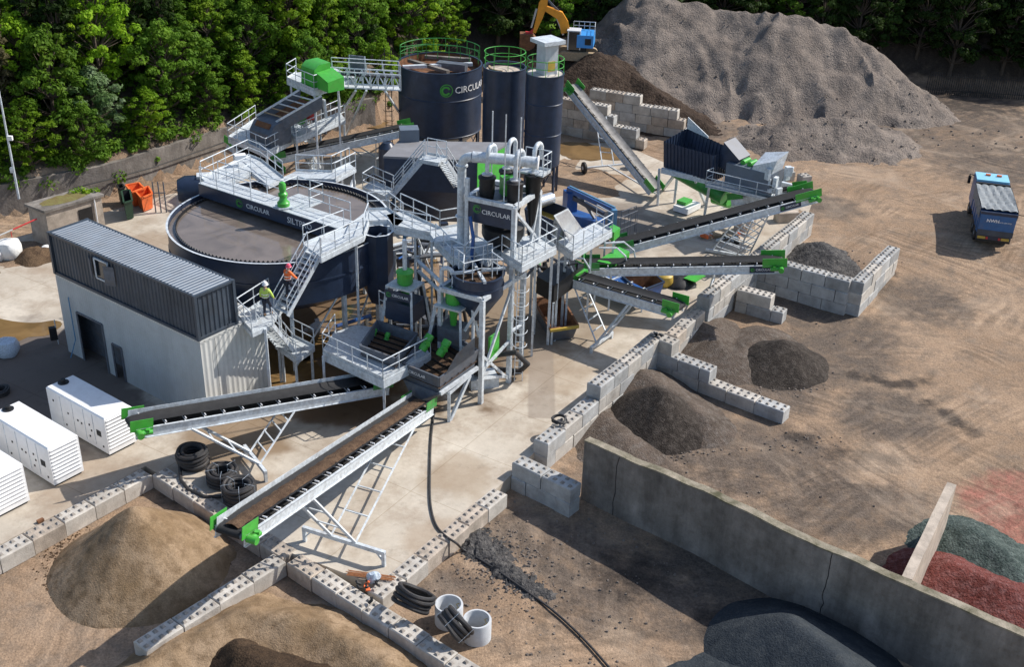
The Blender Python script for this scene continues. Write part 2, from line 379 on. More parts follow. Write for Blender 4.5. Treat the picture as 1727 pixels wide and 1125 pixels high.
# yard dirt: tan ground with damp, grey-gravel and red-dust patches where the photo has them, and a spot of painted tree shade
def yardmat():
    soil('yard', (.25, .168, .108), (.36, .252, .168), (.20, .15, .11), .11, .8, 9, .6, .08, grain=44)
    m = MT['yard']; nt = m.node_tree; N = nt.nodes; L = nt.links; b = N["Principled BSDF"]
    src = b.inputs["Base Color"].links[0].from_socket
    at = N.new("ShaderNodeVertexColor"); at.layer_name = "tone"
    sp = N.new("ShaderNodeSeparateColor"); L.new(at.outputs[0], sp.inputs[0])
    g = N.new("ShaderNodeNewGeometry"); n = N.new("ShaderNodeTexNoise"); n.inputs["Scale"].default_value = .9; n.inputs["Detail"].default_value = 9; n.inputs["Roughness"].default_value = .7; L.new(g.outputs["Position"], n.inputs["Vector"])
    cur = src
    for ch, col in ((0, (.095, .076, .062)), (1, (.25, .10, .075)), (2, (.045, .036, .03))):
        a = N.new("ShaderNodeMath"); a.operation = 'ADD'; L.new(sp.outputs[ch], a.inputs[0]); L.new(n.outputs["Fac"], a.inputs[1])
        r = N.new("ShaderNodeMapRange"); r.interpolation_type = 'SMOOTHSTEP'; r.inputs[1].default_value = .72; r.inputs[2].default_value = 1.22; r.inputs[4].default_value = .92; L.new(a.outputs[0], r.inputs[0])
        mx = N.new("ShaderNodeMixRGB"); L.new(r.outputs[0], mx.inputs[0]); L.new(cur, mx.inputs[1])
        cc = N.new("ShaderNodeMixRGB"); cc.blend_type = 'MULTIPLY'; cc.inputs[0].default_value = 1; cc.inputs[1].default_value = (*col, 1)
        gr = N.new("ShaderNodeTexNoise"); gr.inputs["Scale"].default_value = 7; gr.inputs["Detail"].default_value = 5; gr.inputs["Roughness"].default_value = .8; L.new(g.outputs["Position"], gr.inputs["Vector"])
        rr = N.new("ShaderNodeValToRGB"); rr.color_ramp.elements[0].position = .35; rr.color_ramp.elements[1].position = .68; rr.color_ramp.elements[0].color = (.6, .6, .6, 1); rr.color_ramp.elements[1].color = (1.7, 1.7, 1.7, 1); L.new(gr.outputs["Fac"], rr.inputs[0]); L.new(rr.outputs[0], cc.inputs[2])
        L.new(cc.outputs[0], mx.inputs[2]); cur = mx.outputs[0]
    # dry dust and wheel tracks curving round a few turning points
    dn = N.new("ShaderNodeTexNoise"); dn.inputs["Scale"].default_value = .16; dn.inputs["Detail"].default_value = 10; dn.inputs["Roughness"].default_value = .68; dn.inputs["Distortion"].default_value = .8; L.new(g.outputs["Position"], dn.inputs["Vector"])
    rdn = N.new("ShaderNodeMapRange"); rdn.inputs[1].default_value = .52; rdn.inputs[2].default_value = .70; rdn.inputs[4].default_value = .55; L.new(dn.outputs["Fac"], rdn.inputs[0])
    mdn = N.new("ShaderNodeMixRGB"); mdn.inputs[2].default_value = (.42, .325, .24, 1); L.new(rdn.outputs[0], mdn.inputs[0]); L.new(cur, mdn.inputs[1]); cur = mdn.outputs[0]
    for px_, py_, fr, am in ((-30, 120, 2.0, .20), (75, 40, 1.6, .18), (25, 135, 2.4, .16), (-40, 0, 2.2, .22)):
        vd = N.new("ShaderNodeVectorMath"); vd.operation = 'DISTANCE'; vd.inputs[1].default_value = (px_, py_, 0); L.new(g.outputs["Position"], vd.inputs[0])
        wob = N.new("ShaderNodeTexNoise"); wob.inputs["Scale"].default_value = .09; wob.inputs["Detail"].default_value = 2; L.new(g.outputs["Position"], wob.inputs["Vector"])
        ad_ = N.new("ShaderNodeMath"); ad_.operation = 'MULTIPLY_ADD'; ad_.inputs[1].default_value = 5; L.new(wob.outputs["Fac"], ad_.inputs[0]); L.new(vd.outputs["Value"], ad_.inputs[2])
        sc2 = N.new("ShaderNodeMath"); sc2.operation = 'MULTIPLY'; sc2.inputs[1].default_value = fr; L.new(ad_.outputs[0], sc2.inputs[0])
        n1d = N.new("ShaderNodeTexNoise"); n1d.noise_dimensions = '1D'; n1d.inputs["Scale"].default_value = 1; n1d.inputs["Detail"].default_value = 3; L.new(sc2.outputs[0], n1d.inputs["W"])
        r2 = N.new("ShaderNodeMapRange"); r2.inputs[1].default_value = .36; r2.inputs[2].default_value = .64; r2.inputs[3].default_value = 1 - am; r2.inputs[4].default_value = 1 + am * .6; L.new(n1d.outputs["Fac"], r2.inputs[0])
        mk = N.new("ShaderNodeTexNoise"); mk.inputs["Scale"].default_value = .13; mk.inputs["Detail"].default_value = 5; mk.inputs["Roughness"].default_value = .65
        mpk = N.new("ShaderNodeMapping"); mpk.inputs["Location"].default_value = (px_, py_, 3); L.new(g.outputs["Position"], mpk.inputs[0]); L.new(mpk.outputs[0], mk.inputs[0])
        rk = N.new("ShaderNodeMapRange"); rk.inputs[1].default_value = .50; rk.inputs[2].default_value = .60; L.new(mk.outputs["Fac"], rk.inputs[0])
        m4 = N.new("ShaderNodeMixRGB"); m4.blend_type = 'MULTIPLY'; L.new(rk.outputs[0], m4.inputs[0]); L.new(cur, m4.inputs[1]); L.new(r2.outputs[0], m4.inputs[2]); cur = m4.outputs[0]
    L.new(cur, b.inputs["Base Color"])
yardmat()
yard = grid('ground', -60, 86, 22, 168, .5, 'yard')
def blob(u, v, r, z=0): p = G(u, v, z); return (p.x, p.y, r)
GREY = [blob(1150, 650, 5, -.8), blob(1280, 640, 5, -.8), blob(1060, 800, 3.5, -.8), blob(1350, 520, 4, -.8), blob(1230, 780, 4, -.8), blob(1330, 790, 4, -.8), blob(1380, 440, 3.4), blob(1400, 350, 3), blob(1450, 560, 3.5, -.8), blob(1500, 700, 4, -.8),
        blob(950, 930, 3, -1), blob(860, 900, 2.5, -1), blob(1000, 1000, 3, -1), blob(1200, 1000, 5, -1.1), blob(1300, 780, 5, -.8), blob(1400, 850, 4, -.8), blob(1130, 760, 4, -.8), blob(1400, 600, 5, -.8), blob(1500, 860, 3, -.8), blob(1560, 500, 4, -.3), blob(760, 1000, 2.0, -1), blob(1180, 215, 5), blob(1500, 225, 7), blob(1690, 270, 9), blob(1650, 200, 8)]
RED = [blob(1680, 850, 2.4, -.8), blob(1710, 820, 1.8, -.8), blob(1727, 900, 2.6, -.8)]
DARK = [blob(1060, 970, 2.2, -1.1), blob(1210, 1050, 1.5, -1.1), blob(30, 600, 5), blob(120, 640, 4), blob(20, 650, 5), blob(60, 560, 3), blob(300, 840, 1.2, -.8), blob(1130, 215, 2.5), blob(850, 380, 6), blob(650, 420, 4), blob(270, 400, 2.5), blob(1010, 180, 3), blob(1640, 170, 6)] + [blob(u, v, .75, -.8) for u, v in ((1405, 765), (1430, 768), (1455, 768), (1480, 772), (1505, 775), (1440, 632), (1470, 640), (1500, 648), (1530, 648), (1560, 645), (1565, 680), (1590, 695), (1615, 712), (1640, 730), (1500, 470), (1340, 735), (1370, 740))]  # far right spot puts the shade of the trees into the ground colour
ca = yard.data.color_attributes.new("tone", 'FLOAT_COLOR', 'POINT')
for i, v in enumerate(yard.data.vertices):
    x, y = v.co.x, v.co.y; c = []
    for S in (GREY, RED, DARK):
        k = 0
        for bx, by, br in S:
            d = math.hypot(x - bx, y - by) / br
            if d < 1.6: k = max(k, 1 - smooth(.4, 1.5, d))
        c.append(k * .62)
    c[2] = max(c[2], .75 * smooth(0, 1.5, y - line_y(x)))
    ca.data[i].color = (*c, 1)
far = MB()
for a in ((-400, -60, 0, 320), (86, 400, 0, 320), (-60, 86, 168, 320), (-60, 86, -40, 22)):
    zz = -1.2 if a[2] < 100 and a[3] < 100 else -1.25
    far.add([(a[0], a[2], -1.3), (a[1], a[2], -1.3), (a[1], a[3], -1.3), (a[0], a[3], -1.3)], [(0, 1, 2, 3)])
struct('outer_ground', far, 'yard')
hb = MB(); hb.add([(-400, 150, 14), (400, 150, 16), (400, 420, 75), (-400, 420, 75)], [(0, 1, 2, 3)]); struct('hillside', hb, 'undergrowth')

# concrete yard slab
def slabmat():
    soil('slab', (.42, .365, .295), (.56, .50, .415), (.34, .275, .21), .14, .4, 3, .2, .03, rough=.88, grain=30, gamp=.07)
    m = MT['slab']; nt = m.node_tree; N = nt.nodes; L = nt.links; b = N["Principled BSDF"]; cur = b.inputs["Base Color"].links[0].from_socket
    g = N.new("ShaderNodeNewGeometry")
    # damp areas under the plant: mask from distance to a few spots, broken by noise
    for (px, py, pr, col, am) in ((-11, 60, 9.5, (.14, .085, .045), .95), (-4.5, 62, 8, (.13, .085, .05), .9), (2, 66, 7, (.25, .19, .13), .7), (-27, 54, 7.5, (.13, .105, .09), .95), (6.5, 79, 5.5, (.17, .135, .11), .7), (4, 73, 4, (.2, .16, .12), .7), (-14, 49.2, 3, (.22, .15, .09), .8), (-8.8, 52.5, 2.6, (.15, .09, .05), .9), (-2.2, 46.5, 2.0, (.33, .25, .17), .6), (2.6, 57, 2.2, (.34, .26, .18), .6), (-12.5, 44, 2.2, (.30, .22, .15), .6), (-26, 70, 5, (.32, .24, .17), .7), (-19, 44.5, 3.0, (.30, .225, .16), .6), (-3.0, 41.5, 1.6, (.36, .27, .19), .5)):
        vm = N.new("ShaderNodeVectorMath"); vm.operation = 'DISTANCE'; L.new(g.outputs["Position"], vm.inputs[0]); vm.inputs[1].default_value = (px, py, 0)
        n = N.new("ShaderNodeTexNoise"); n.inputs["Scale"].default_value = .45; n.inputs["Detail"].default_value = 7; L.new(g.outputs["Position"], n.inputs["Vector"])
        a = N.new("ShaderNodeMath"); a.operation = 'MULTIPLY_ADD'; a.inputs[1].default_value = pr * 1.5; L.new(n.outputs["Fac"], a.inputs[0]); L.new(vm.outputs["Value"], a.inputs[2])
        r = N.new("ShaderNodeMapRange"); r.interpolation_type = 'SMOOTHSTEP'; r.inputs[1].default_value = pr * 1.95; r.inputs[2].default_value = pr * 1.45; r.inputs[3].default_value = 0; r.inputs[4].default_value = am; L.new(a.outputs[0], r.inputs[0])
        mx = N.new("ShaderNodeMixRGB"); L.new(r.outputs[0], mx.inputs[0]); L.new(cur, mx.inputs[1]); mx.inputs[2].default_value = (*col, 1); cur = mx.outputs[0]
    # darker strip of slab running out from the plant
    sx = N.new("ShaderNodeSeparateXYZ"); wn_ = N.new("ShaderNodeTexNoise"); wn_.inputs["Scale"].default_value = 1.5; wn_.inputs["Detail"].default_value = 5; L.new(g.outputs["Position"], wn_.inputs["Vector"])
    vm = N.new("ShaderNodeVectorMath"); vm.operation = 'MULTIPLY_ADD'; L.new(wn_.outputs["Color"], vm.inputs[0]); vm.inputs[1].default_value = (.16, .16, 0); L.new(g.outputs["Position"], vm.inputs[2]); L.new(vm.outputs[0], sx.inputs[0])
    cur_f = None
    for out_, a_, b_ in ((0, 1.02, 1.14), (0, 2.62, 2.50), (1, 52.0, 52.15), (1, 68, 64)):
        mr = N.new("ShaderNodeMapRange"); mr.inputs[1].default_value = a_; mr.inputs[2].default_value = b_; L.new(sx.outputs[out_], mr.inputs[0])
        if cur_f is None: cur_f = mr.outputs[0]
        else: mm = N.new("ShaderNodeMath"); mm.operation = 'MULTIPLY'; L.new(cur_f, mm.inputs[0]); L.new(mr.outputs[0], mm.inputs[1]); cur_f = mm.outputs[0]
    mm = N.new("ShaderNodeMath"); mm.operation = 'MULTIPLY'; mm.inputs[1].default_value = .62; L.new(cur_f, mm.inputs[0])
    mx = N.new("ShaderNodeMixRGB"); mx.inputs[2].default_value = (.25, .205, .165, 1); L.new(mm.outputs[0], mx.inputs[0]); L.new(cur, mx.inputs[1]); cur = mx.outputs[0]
    bk = N.new("ShaderNodeTexBrick"); bk.inputs["Scale"].default_value = 1; bk.inputs["Brick Width"].default_value = 5.5; bk.inputs["Row Height"].default_value = 4.5; bk.inputs["Mortar Size"].default_value = .022; bk.offset = 0
    bk.inputs["Color1"].default_value = (1, 1, 1, 1); bk.inputs["Color2"].default_value = (.98, .98, .98, 1); bk.inputs["Mortar"].default_value = (.72, .68, .62, 1)
    mp = N.new("ShaderNodeMapping"); mp.inputs["Rotation"].default_value[2] = .55; L.new(g.outputs["Position"], mp.inputs[0]); L.new(mp.outputs[0], bk.inputs[0])
    mx = N.new("ShaderNodeMixRGB"); mx.blend_type = 'MULTIPLY'; mx.inputs[0].default_value = .8; L.new(cur, mx.inputs[1]); L.new(bk.outputs[0], mx.inputs[2]); cur = mx.outputs[0]
    st_ = N.new("ShaderNodeTexNoise"); st_.inputs["Scale"].default_value = 1.3; st_.inputs["Detail"].default_value = 8; st_.inputs["Roughness"].default_value = .75; L.new(g.outputs["Position"], st_.inputs["Vector"])
    rs = N.new("ShaderNodeMapRange"); rs.inputs[1].default_value = .55; rs.inputs[2].default_value = .74; rs.inputs[3].default_value = 1; rs.inputs[4].default_value = .70; L.new(st_.outputs["Fac"], rs.inputs[0])
    mx = N.new("ShaderNodeMixRGB"); mx.blend_type = 'MULTIPLY'; mx.inputs[0].default_value = 1; L.new(cur, mx.inputs[1]); L.new(rs.outputs[0], mx.inputs[2]); cur = mx.outputs[0]
    L.new(cur, b.inputs["Base Color"])
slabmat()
PADPX = [(-260, 1060), (40, 898), (245, 786), (478, 928), (640, 990), (840, 822), (905, 760), (1000, 680), (1110, 572), (1190, 510), (1285, 430), (1362, 364), (1372, 335), (1180, 300)]
pad = [(G(u, v).x, G(u, v).y) for u, v in PADPX] + [(9, 98), (-10, 96), (-27, 82), (-36, 72), (-60, 66), (-60, 40)]
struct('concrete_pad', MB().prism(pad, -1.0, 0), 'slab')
# joints of the slab
mat('wet_mud', (.13, .105, .095), .42, 0, .3, 1.2, .3, 6, detail=8, col2=(.20, .165, .145))
def puddle(name, px, z, mt, n=40, j=.28):
    P = [G(u, v, z) for u, v in px]; c = sum(P, Vector()) / len(P); out = []
    m_ = len(P)
    for i in range(m_):
        for k in range(5):
            t = k / 5; a, b, cc, d = P[i - 1], P[i], P[(i + 1) % m_], P[(i + 2) % m_]
            q = .5 * ((2 * b) + (-a + cc) * t + (2 * a - 5 * b + 4 * cc - d) * t * t + (-a + 3 * b - 3 * cc + d) * t ** 3)
            dd = q - c; q = c + dd * (1 + j * mn.noise(q * .9)); out.append((q.x, q.y, z))
    mb = MB(); mb.add(out, [tuple(range(len(out)))]); return struct(name, mb, mt)
puddle('puddle', [(950, 240), (1000, 243), (1048, 258), (1040, 268), (985, 270), (945, 262)], .02, 'mud_water')
puddle('puddle', [(-60, 530), (40, 545), (98, 540), (92, 560), (50, 570), (-60, 585)], .012, 'mud_water')
puddle('puddle', [(600, 195), (650, 200), (648, 215), (600, 212)], .02, 'mud_water')
puddle('puddle', [(500, 560), (580, 520), (660, 480), (720, 450), (740, 500), (640, 560), (540, 600)], .012, 'mud_water')
puddle('puddle', [(440, 590), (520, 600), (540, 640), (460, 650)], .012, 'mud_water', 30, .4)

# ---------------------------------------------------------------- interlocking concrete blocks
BH = .82; BW = .86
BLK = {}
def block_mesh(L, mt, nubs, seed):
    key = (round(L, 2), mt, nubs, seed)
    if key in BLK: return BLK[key]
    rnd = random.Random(seed * 31 + int(L * 100)); mb = MB(); e = .045; h = BH - .02; l = L / 2 - .02; w = BW / 2
    # chamfered body
    j = lambda: rnd.uniform(-.012, .012)
    lo = [(-l, -w, 0), (l, -w, 0), (l, w, 0), (-l, w, 0)]; mi = [(-l + j(), -w, h - e), (l, -w + j(), h - e), (l + j(), w, h - e), (-l, w + j(), h - e)]; hi = [(-l + e, -w + e, h), (l - e, -w + e, h), (l - e, w - e, h), (-l + e, w - e, h)]
    mb.add(lo + mi + hi, [(3, 2, 1, 0), (8, 9, 10, 11)] + [(i, (i + 1) % 4, 4 + (i + 1) % 4, 4 + i) for i in range(4)] + [(4 + i, 4 + (i + 1) % 4, 8 + (i + 1) % 4, 8 + i) for i in range(4)])
    if nubs:
        mb.k = 1; n = max(1, round(L / .4))
        for a in range(n):
            for b in (-.21, .21):
                cx = -L / 2 + L * (a + .5) / n
                mb.add([(cx - .1, b - .1, h), (cx + .1, b - .1, h), (cx + .1, b + .1, h), (cx - .1, b + .1, h), (cx - .05, b - .05, h + .085), (cx + .05, b - .05, h + .085), (cx + .05, b + .05, h + .085), (cx - .05, b + .05, h + .085)],
                       [(4, 5, 6, 7)] + [(i, (i + 1) % 4, 4 + (i + 1) % 4, 4 + i) for i in range(4)])
    o = mb.build('block', [mt, 'nub']); me = o.data; bpy.data.objects.remove(o); BLK[key] = me; return me
def lego(label, start, levels, base, mts=('concrete_block', 'block_grey'), off=0.0, group='walls of interlocking concrete blocks', name='block_wall', jit=.028):
    """levels: list of (u, v, ztop) right end of every course top; lowest last; all start at `start` (u, v, z)"""
    A = G(*start); B = G(*levels[-1]); d = Vector((B.x - A.x, B.y - A.y, 0)); d.normalize(); nrm = Vector((-d.y, d.x, 0)); A = A + nrm * off
    th = thing(name, label, 'wall', (A.x, A.y, base), group); yaw = math.atan2(d.y, d.x); rnd = random.Random(len(label) * 7)
    exts = [((G(*q) - A).dot(d), q[2]) for q in levels]
    zt = exts[0][1]; k = 0
    while zt > base + .1:
        cand = [e for e, z in exts if z >= zt - .1]; L = max(cand); up = [e for e, z in exts if z >= zt + BH - .2]; Lup = max(up) if up else 0
        n = max(1, round(L / 1.62)); bl = L / n; cuts = [i * bl for i in range(n + 1)]
        if k % 2 and n > 1: cuts = [0] + [(i + .5) * bl for i in range(n)] + [L]
        for a, b in zip(cuts, cuts[1:]):
            me = block_mesh(round((b - a) * 10) / 10 if False else round(b - a, 2), rnd.choice(mts), (b > Lup + .2), rnd.randint(0, 1))
            o = bpy.data.objects.new('block', me); COL.objects.link(o); o.parent = th
            c = d * ((a + b) / 2) + nrm * rnd.uniform(-jit, jit); o.location = (c.x, c.y, zt - BH - base); o.rotation_euler = (0, 0, yaw + rnd.uniform(-.015, .015))
        zt -= BH; k += 1
    return th
gl = -.82
lego('pad edge wall of pale studded blocks with a black hose loop lying on it', (912, 745, .82), [(1000, 672, .82)], gl)
lego('higher stretch of studded block wall rising between the hose loop and the corner of the cross wall', (1002, 649, 1.64), [(1113, 560, 1.64)], gl)
lego('long stepped block wall dividing the two heaps of dark gravel', (1100, 562, 1.64), [(1146, 573, 1.64), (1209, 618, .82), (1328, 690, 0)], gl)
lego('low sandy block wall under the discharge end of the short dark conveyor', (1131, 565, .82), [(1180, 521, .82)], gl, ('concrete_block', 'block_dirty'))
lego('long pale block wall along the right edge of the pad passing under the level conveyor', (1187, 500, 1.64), [(1365, 357, 1.64)], gl)
lego('short stepped block wall jutting from the pad edge below the big bay', (1247, 484, .82), [(1306, 497, .82), (1325, 524, 0)], gl, ('block_grey', 'concrete_block'))
lego('back wall of the big bay, three courses of grey blocks', (1280, 430, 1.64), [(1437, 472, 1.64)], gl, ('block_grey',))
lego('right arm of the big bay, bright studded block wall with a ragged base', (1447, 475, 1.64), [(1508, 415, 1.64)], gl)
lego('two block long grey wall beside the head of the old retaining wall', (872, 773, .82), [(972, 820, .82)], gl, ('block_grey',))
lego('front stepped wall of grey blocks behind the steep conveyor', (946, 163, 3.28), [(1031, 176, 3.28), (1043, 192, 2.46), (1079, 216, 1.64), (1090, 235, .82)], 0, ('block_grey', 'concrete_block', 'block_dirty'))
lego('rear stepped wall of grey blocks below the brown soil bank', (997, 148, 3.28), [(1082, 161, 3.28), (1144, 186, 2.46), (1155, 203, 1.64), (1166, 218, .82)], 0, ('block_grey', 'concrete_block', 'block_dirty'))
lego('sandy block kerb between the white cabinets and the light sand heap', (-60, 975, .05), [(256, 800, .05)], gl, ('block_dirty', 'concrete_block'), off=.42)
lego('block kerb beside the three standing hose coils', (256, 800, .055), [(478, 942, .055)], gl, ('block_dirty', 'concrete_block'), off=.42)
lego('block wall dividing the sand bay from the dark sand bay in the foreground', (472, 940, .05), [(235, 1090, .05)], gl, ('concrete_block',))
lego('long studded block kerb running down under the two leaning hose coils', (484, 948, .05), [(640, 1043, .05), (800, 1152, .05)], gl, ('concrete_block', 'block_dirty'), off=.42)
lego('block kerb crossed by the black hose from the plant', (646, 1010, .05), [(855, 832, .05)], gl, ('concrete_block', 'block_dirty'), off=.42)
def loose(u, v, yaw, L, label, mt='concrete_block', z=0.0, nub=True):
    p = G(u, v, z); o = bpy.data.objects.new('concrete_block', block_mesh(L, mt, nub, 1)); COL.objects.link(o); o.location = p; o.rotation_euler = (0, 0, yaw)
    tag(o, label, 'block', 'loose concrete blocks')
loose(1327, 303, .45, .9, 'loose square concrete block standing left of its twin above the green conveyor head')
loose(1355, 310, .35, .9, 'loose square concrete block standing nearest the green conveyor head')
loose(1325, 372, .25, 1.7, 'long loose concrete block lying between the lattice legs and the wall end', 'block_dirty', 0, False)
loose(1255, 388, .8, 1.6, 'half hidden loose block lying under the longest conveyor', 'block_dirty', 0, False)

# ---------------------------------------------------------------- heaps
def heap(name, label, ridge, slope, mt, amp=.25, fs=.4, st=.25, gz=None, cat='heap', kind=None, group=None, rough2=.06, flat=0, gully=0.0):
    xs = [p[0] for p in ridge]; ys = [p[1] for p in ridge]; hm = max(p[2] for p in ridge); R_ = (hm + 1.5) / slope + 1.5
    x0, x1, y0, y1 = min(xs) - R_, max(xs) + R_, min(ys) - R_, max(ys) + R_; nx = int((x1 - x0) / st) + 1; ny = int((y1 - y0) / st) + 1
    hh = []; gg = []
    for j in range(ny):
        for i in range(nx):
            x = x0 + i * st; y = y0 + j * st; best = -99
            for k in range(max(1, len(ridge) - 1)):
                a = ridge[k]; b = ridge[min(k + 1, len(ridge) - 1)]; dx, dy = b[0] - a[0], b[1] - a[1]; l2 = dx * dx + dy * dy
                t = 0 if l2 < 1e-9 else max(0, min(1, ((x - a[0]) * dx + (y - a[1]) * dy) / l2)); dd = math.hypot(x - a[0] - dx * t, y - a[1] - dy * t)
                zz = a[2] + (b[2] - a[2]) * t
                best = max(best, zz - slope * (math.sqrt(dd * dd + .05) - .18) * (1 + .10 * mn.noise(Vector((x * .3, y * .3, 2)))) + (.10 * mn.noise(Vector((math.atan2(y - ridge[0][1], x - ridge[0][0]) * 3.2, hm, 1.3))) * min(1.0, dd * .5) if len(ridge) < 3 else 0))
            g = gz if gz is not None else ground_z(x, y)
            if gully: best += gully * (.5 - 1.6 * abs(mn.noise(Vector((x * .35 + 1.5 * mn.noise(Vector((x * .2, y * .2, 4))), y * .13, 1.7))))) + gully * .5 * (.4 - abs(mn.noise(Vector((x * .9, y * .5, 9)))))
            h = best + fbm(x, y, fs, hm) * amp + fbm(x, y, fs * 6, 5) * rough2
            foot = smooth(-.3, .5, best - g); hh.append(h); gg.append(g)
    mb = MB(); mb.v = [Vector((x0 + i * st, y0 + j * st, max(hh[j * nx + i], gg[j * nx + i] - .12))) for j in range(ny) for i in range(nx)]
    for j in range(ny - 1):
        for i in range(nx - 1):
            q = (j * nx + i, j * nx + i + 1, (j + 1) * nx + i + 1, (j + 1) * nx + i)
            if any(hh[k] > gg[k] - .1 for k in q): mb.f.append(q); mb.sm.append(True); mb.mi.append(0)
    used = sorted({k for f in mb.f for k in f}); mp = {k: i for i, k in enumerate(used)}; mb.v = [mb.v[k] for k in used]; mb.f = [tuple(mp[k] for k in f) for f in mb.f]
    o = mb.build(name, mt, off=(ridge[0][0], ridge[0][1], 0))
    return tag(o, label, cat, group, kind)
def g3(u, v, z): p = G(u, v, z); return (p.x, p.y, z)
MR = [g3(1050, 12, 7.2), g3(1100, 4, 8.2), g3(1210, 8, 8.2), g3(1300, 24, 7.8), g3(1420, 50, 6.8), g3(1465, 80, 5.4)]
heap('rubble_heap', 'huge grey brown heap of crushed rubble below the dark wood', MR, .74, 'rubble', 2.2, .13, .30, rough2=.34, gully=.42)
heap('rubble_heap', 'lower right shoulder heap of rubble trailing off beside the big one', [g3(1475, 120, 3.6), g3(1535, 140, 2.8)], .6, 'rubble', 1.0, .3, .35, rough2=.3)
heap('rubble_heap', 'small grey rubble mound at the foot of the huge heap', [g3(1330, 205, 1.9), g3(1450, 200, 2.2)], .42, 'rubble', .8, .5, .3, rough2=.25)
heap('soil_bank', 'dark brown soil bank carrying the orange and blue excavator', [g3(870, 100, 2.4), g3(960, 92, 4.0), g3(1010, 86, 4.9), g3(1055, 105, 3.8)], .55, 'topsoil', .9, .3, .35, rough2=.35)
heap('soil_bank', 'dark soil slope running down beside the rear block wall', [g3(1045, 105, 3.9), g3(1120, 160, 2.3), g3(1195, 212, .6)], .5, 'topsoil', .5, .4, .3, rough2=.25)
heap('dirt_bank', 'light brown dirt bank behind the big round tank', [g3(770, 72, 2.2), g3(830, 66, 2.8), g3(900, 78, 2.4)], .38, 'sand_dark', .8, .25, .4, rough2=.3)
heap('gravel_heap', 'round heap of dark brown gravel in front of the old retaining wall head', [g3(1108, 652, 1.4), g3(1120, 660, 1.35)], .76, 'gravel_dark', .10, .6, .12, -.8, rough2=.04, group='heaps of washed stone in the right hand bays')
heap('gravel_heap', 'pale gravel skirt spread behind the round brown heap', [g3(1085, 625, .75), g3(1150, 672, .35), g3(1185, 700, .1)], .5, 'gravel_brown', .12, .6, .15, -.8, rough2=.04)
heap('gravel_heap', 'pale gravel tongue reaching the head of the old retaining wall', [g3(1050, 735, -.1), g3(1010, 690, -.1)], .3, 'gravel_brown', .12, .6, .15, -.8, rough2=.03)
heap('gravel_heap', 'pointed heap of nearly black gravel in the middle bay', [g3(1322, 574, .8)], .56, 'gravel_dark', .10, .6, .12, -.8, rough2=.04, group='heaps of washed stone in the right hand bays')
heap('gravel_heap', 'pale gravel ridge left of the nearly black heap', [g3(1180, 540, .1), g3(1230, 600, -.1), g3(1290, 560, -.2)], .34, 'gravel_brown', .15, .5, .15, -.8, rough2=.03)
heap('stone_heap', 'heap of coarse dark grey stone inside the big bay', [g3(1385, 408, .9), g3(1402, 425, .7)], .52, 'gravel_grey', .2, .9, .12, -.6, rough2=.16, group='heaps of washed stone in the right hand bays')
heap('red_stone_heap', 'heap of dark red chippings in the corner bay', [g3(1612, 955, .2), g3(1730, 1005, .45), g3(1800, 1040, .4)], .42, 'red_stone', .2, .6, .15, -.9, rough2=.1)
heap('green_stone_heap', 'heap of grey green chippings lying on the red ones', [g3(1640, 893, .25), g3(1690, 925, .15), g3(1720, 965, .1)], .45, 'green_stone', .2, .6, .13, -.9, rough2=.1)
heap('sand_heap', 'pointed heap of light brown sand under the front conveyor', [g3(224, 856, 2.45)], .86, 'sand', .10, .5, .12, -.8, rough2=.05)
heap('sand_heap', 'rounded shoulder of pale sand right of the pointed one', [g3(280, 900, .75), g3(325, 905, .35)], .7, 'sand', .34, .9, .12, -.8, rough2=.06)
heap('sand_heap', 'ring of pale sand around the dark sand in the lowest bay', [g3(230, 1130, -.1), g3(310, 1075, .1), g3(420, 1030, .25), g3(540, 1045, .2), g3(650, 1110, .1), g3(680, 1180, .1)], .55, 'sand', .3, .5, .14, -.85, rough2=.05)
heap('sand_heap', 'dark damp sand heap at the bottom edge below the block kerb', [g3(400, 1085, .25), g3(440, 1115, .8), g3(510, 1140, .8), g3(440, 1240, .9)], .75, 'damp_sand', .35, .9, .14, -.85, rough2=.06)
heap('slate_heap', 'smooth blue grey fines heap in the shade of the old retaining wall', [g3(1335, 1045, .7), g3(1420, 1110, .9), g3(1450, 1180, .9)], .55, 'slate_heap', .1, .4, .14, -1.2, rough2=.02)
heap('slate_heap', 'low grey fines spread left of the blue grey heap', [g3(1270, 1120, -.6), g3(1180, 1170, -.6)], .3, 'slate_heap', .15, .4, .14, -1.3, rough2=.02)
heap('stone_heap', 'scattered ridge of broken stone across the hose', [g3(800, 905, -.55), g3(860, 955, -.6), g3(900, 1000, -.7)], .3, 'gravel_grey', .3, 1.0, .1, -.95, rough2=.22)
heap('soil_bank', 'rough soil lying between the bags and the little concrete building', [g3(60, 415, .8), g3(85, 420, .5)], .6, 'sand_dark', .4, .8, .2, 0, rough2=.2)

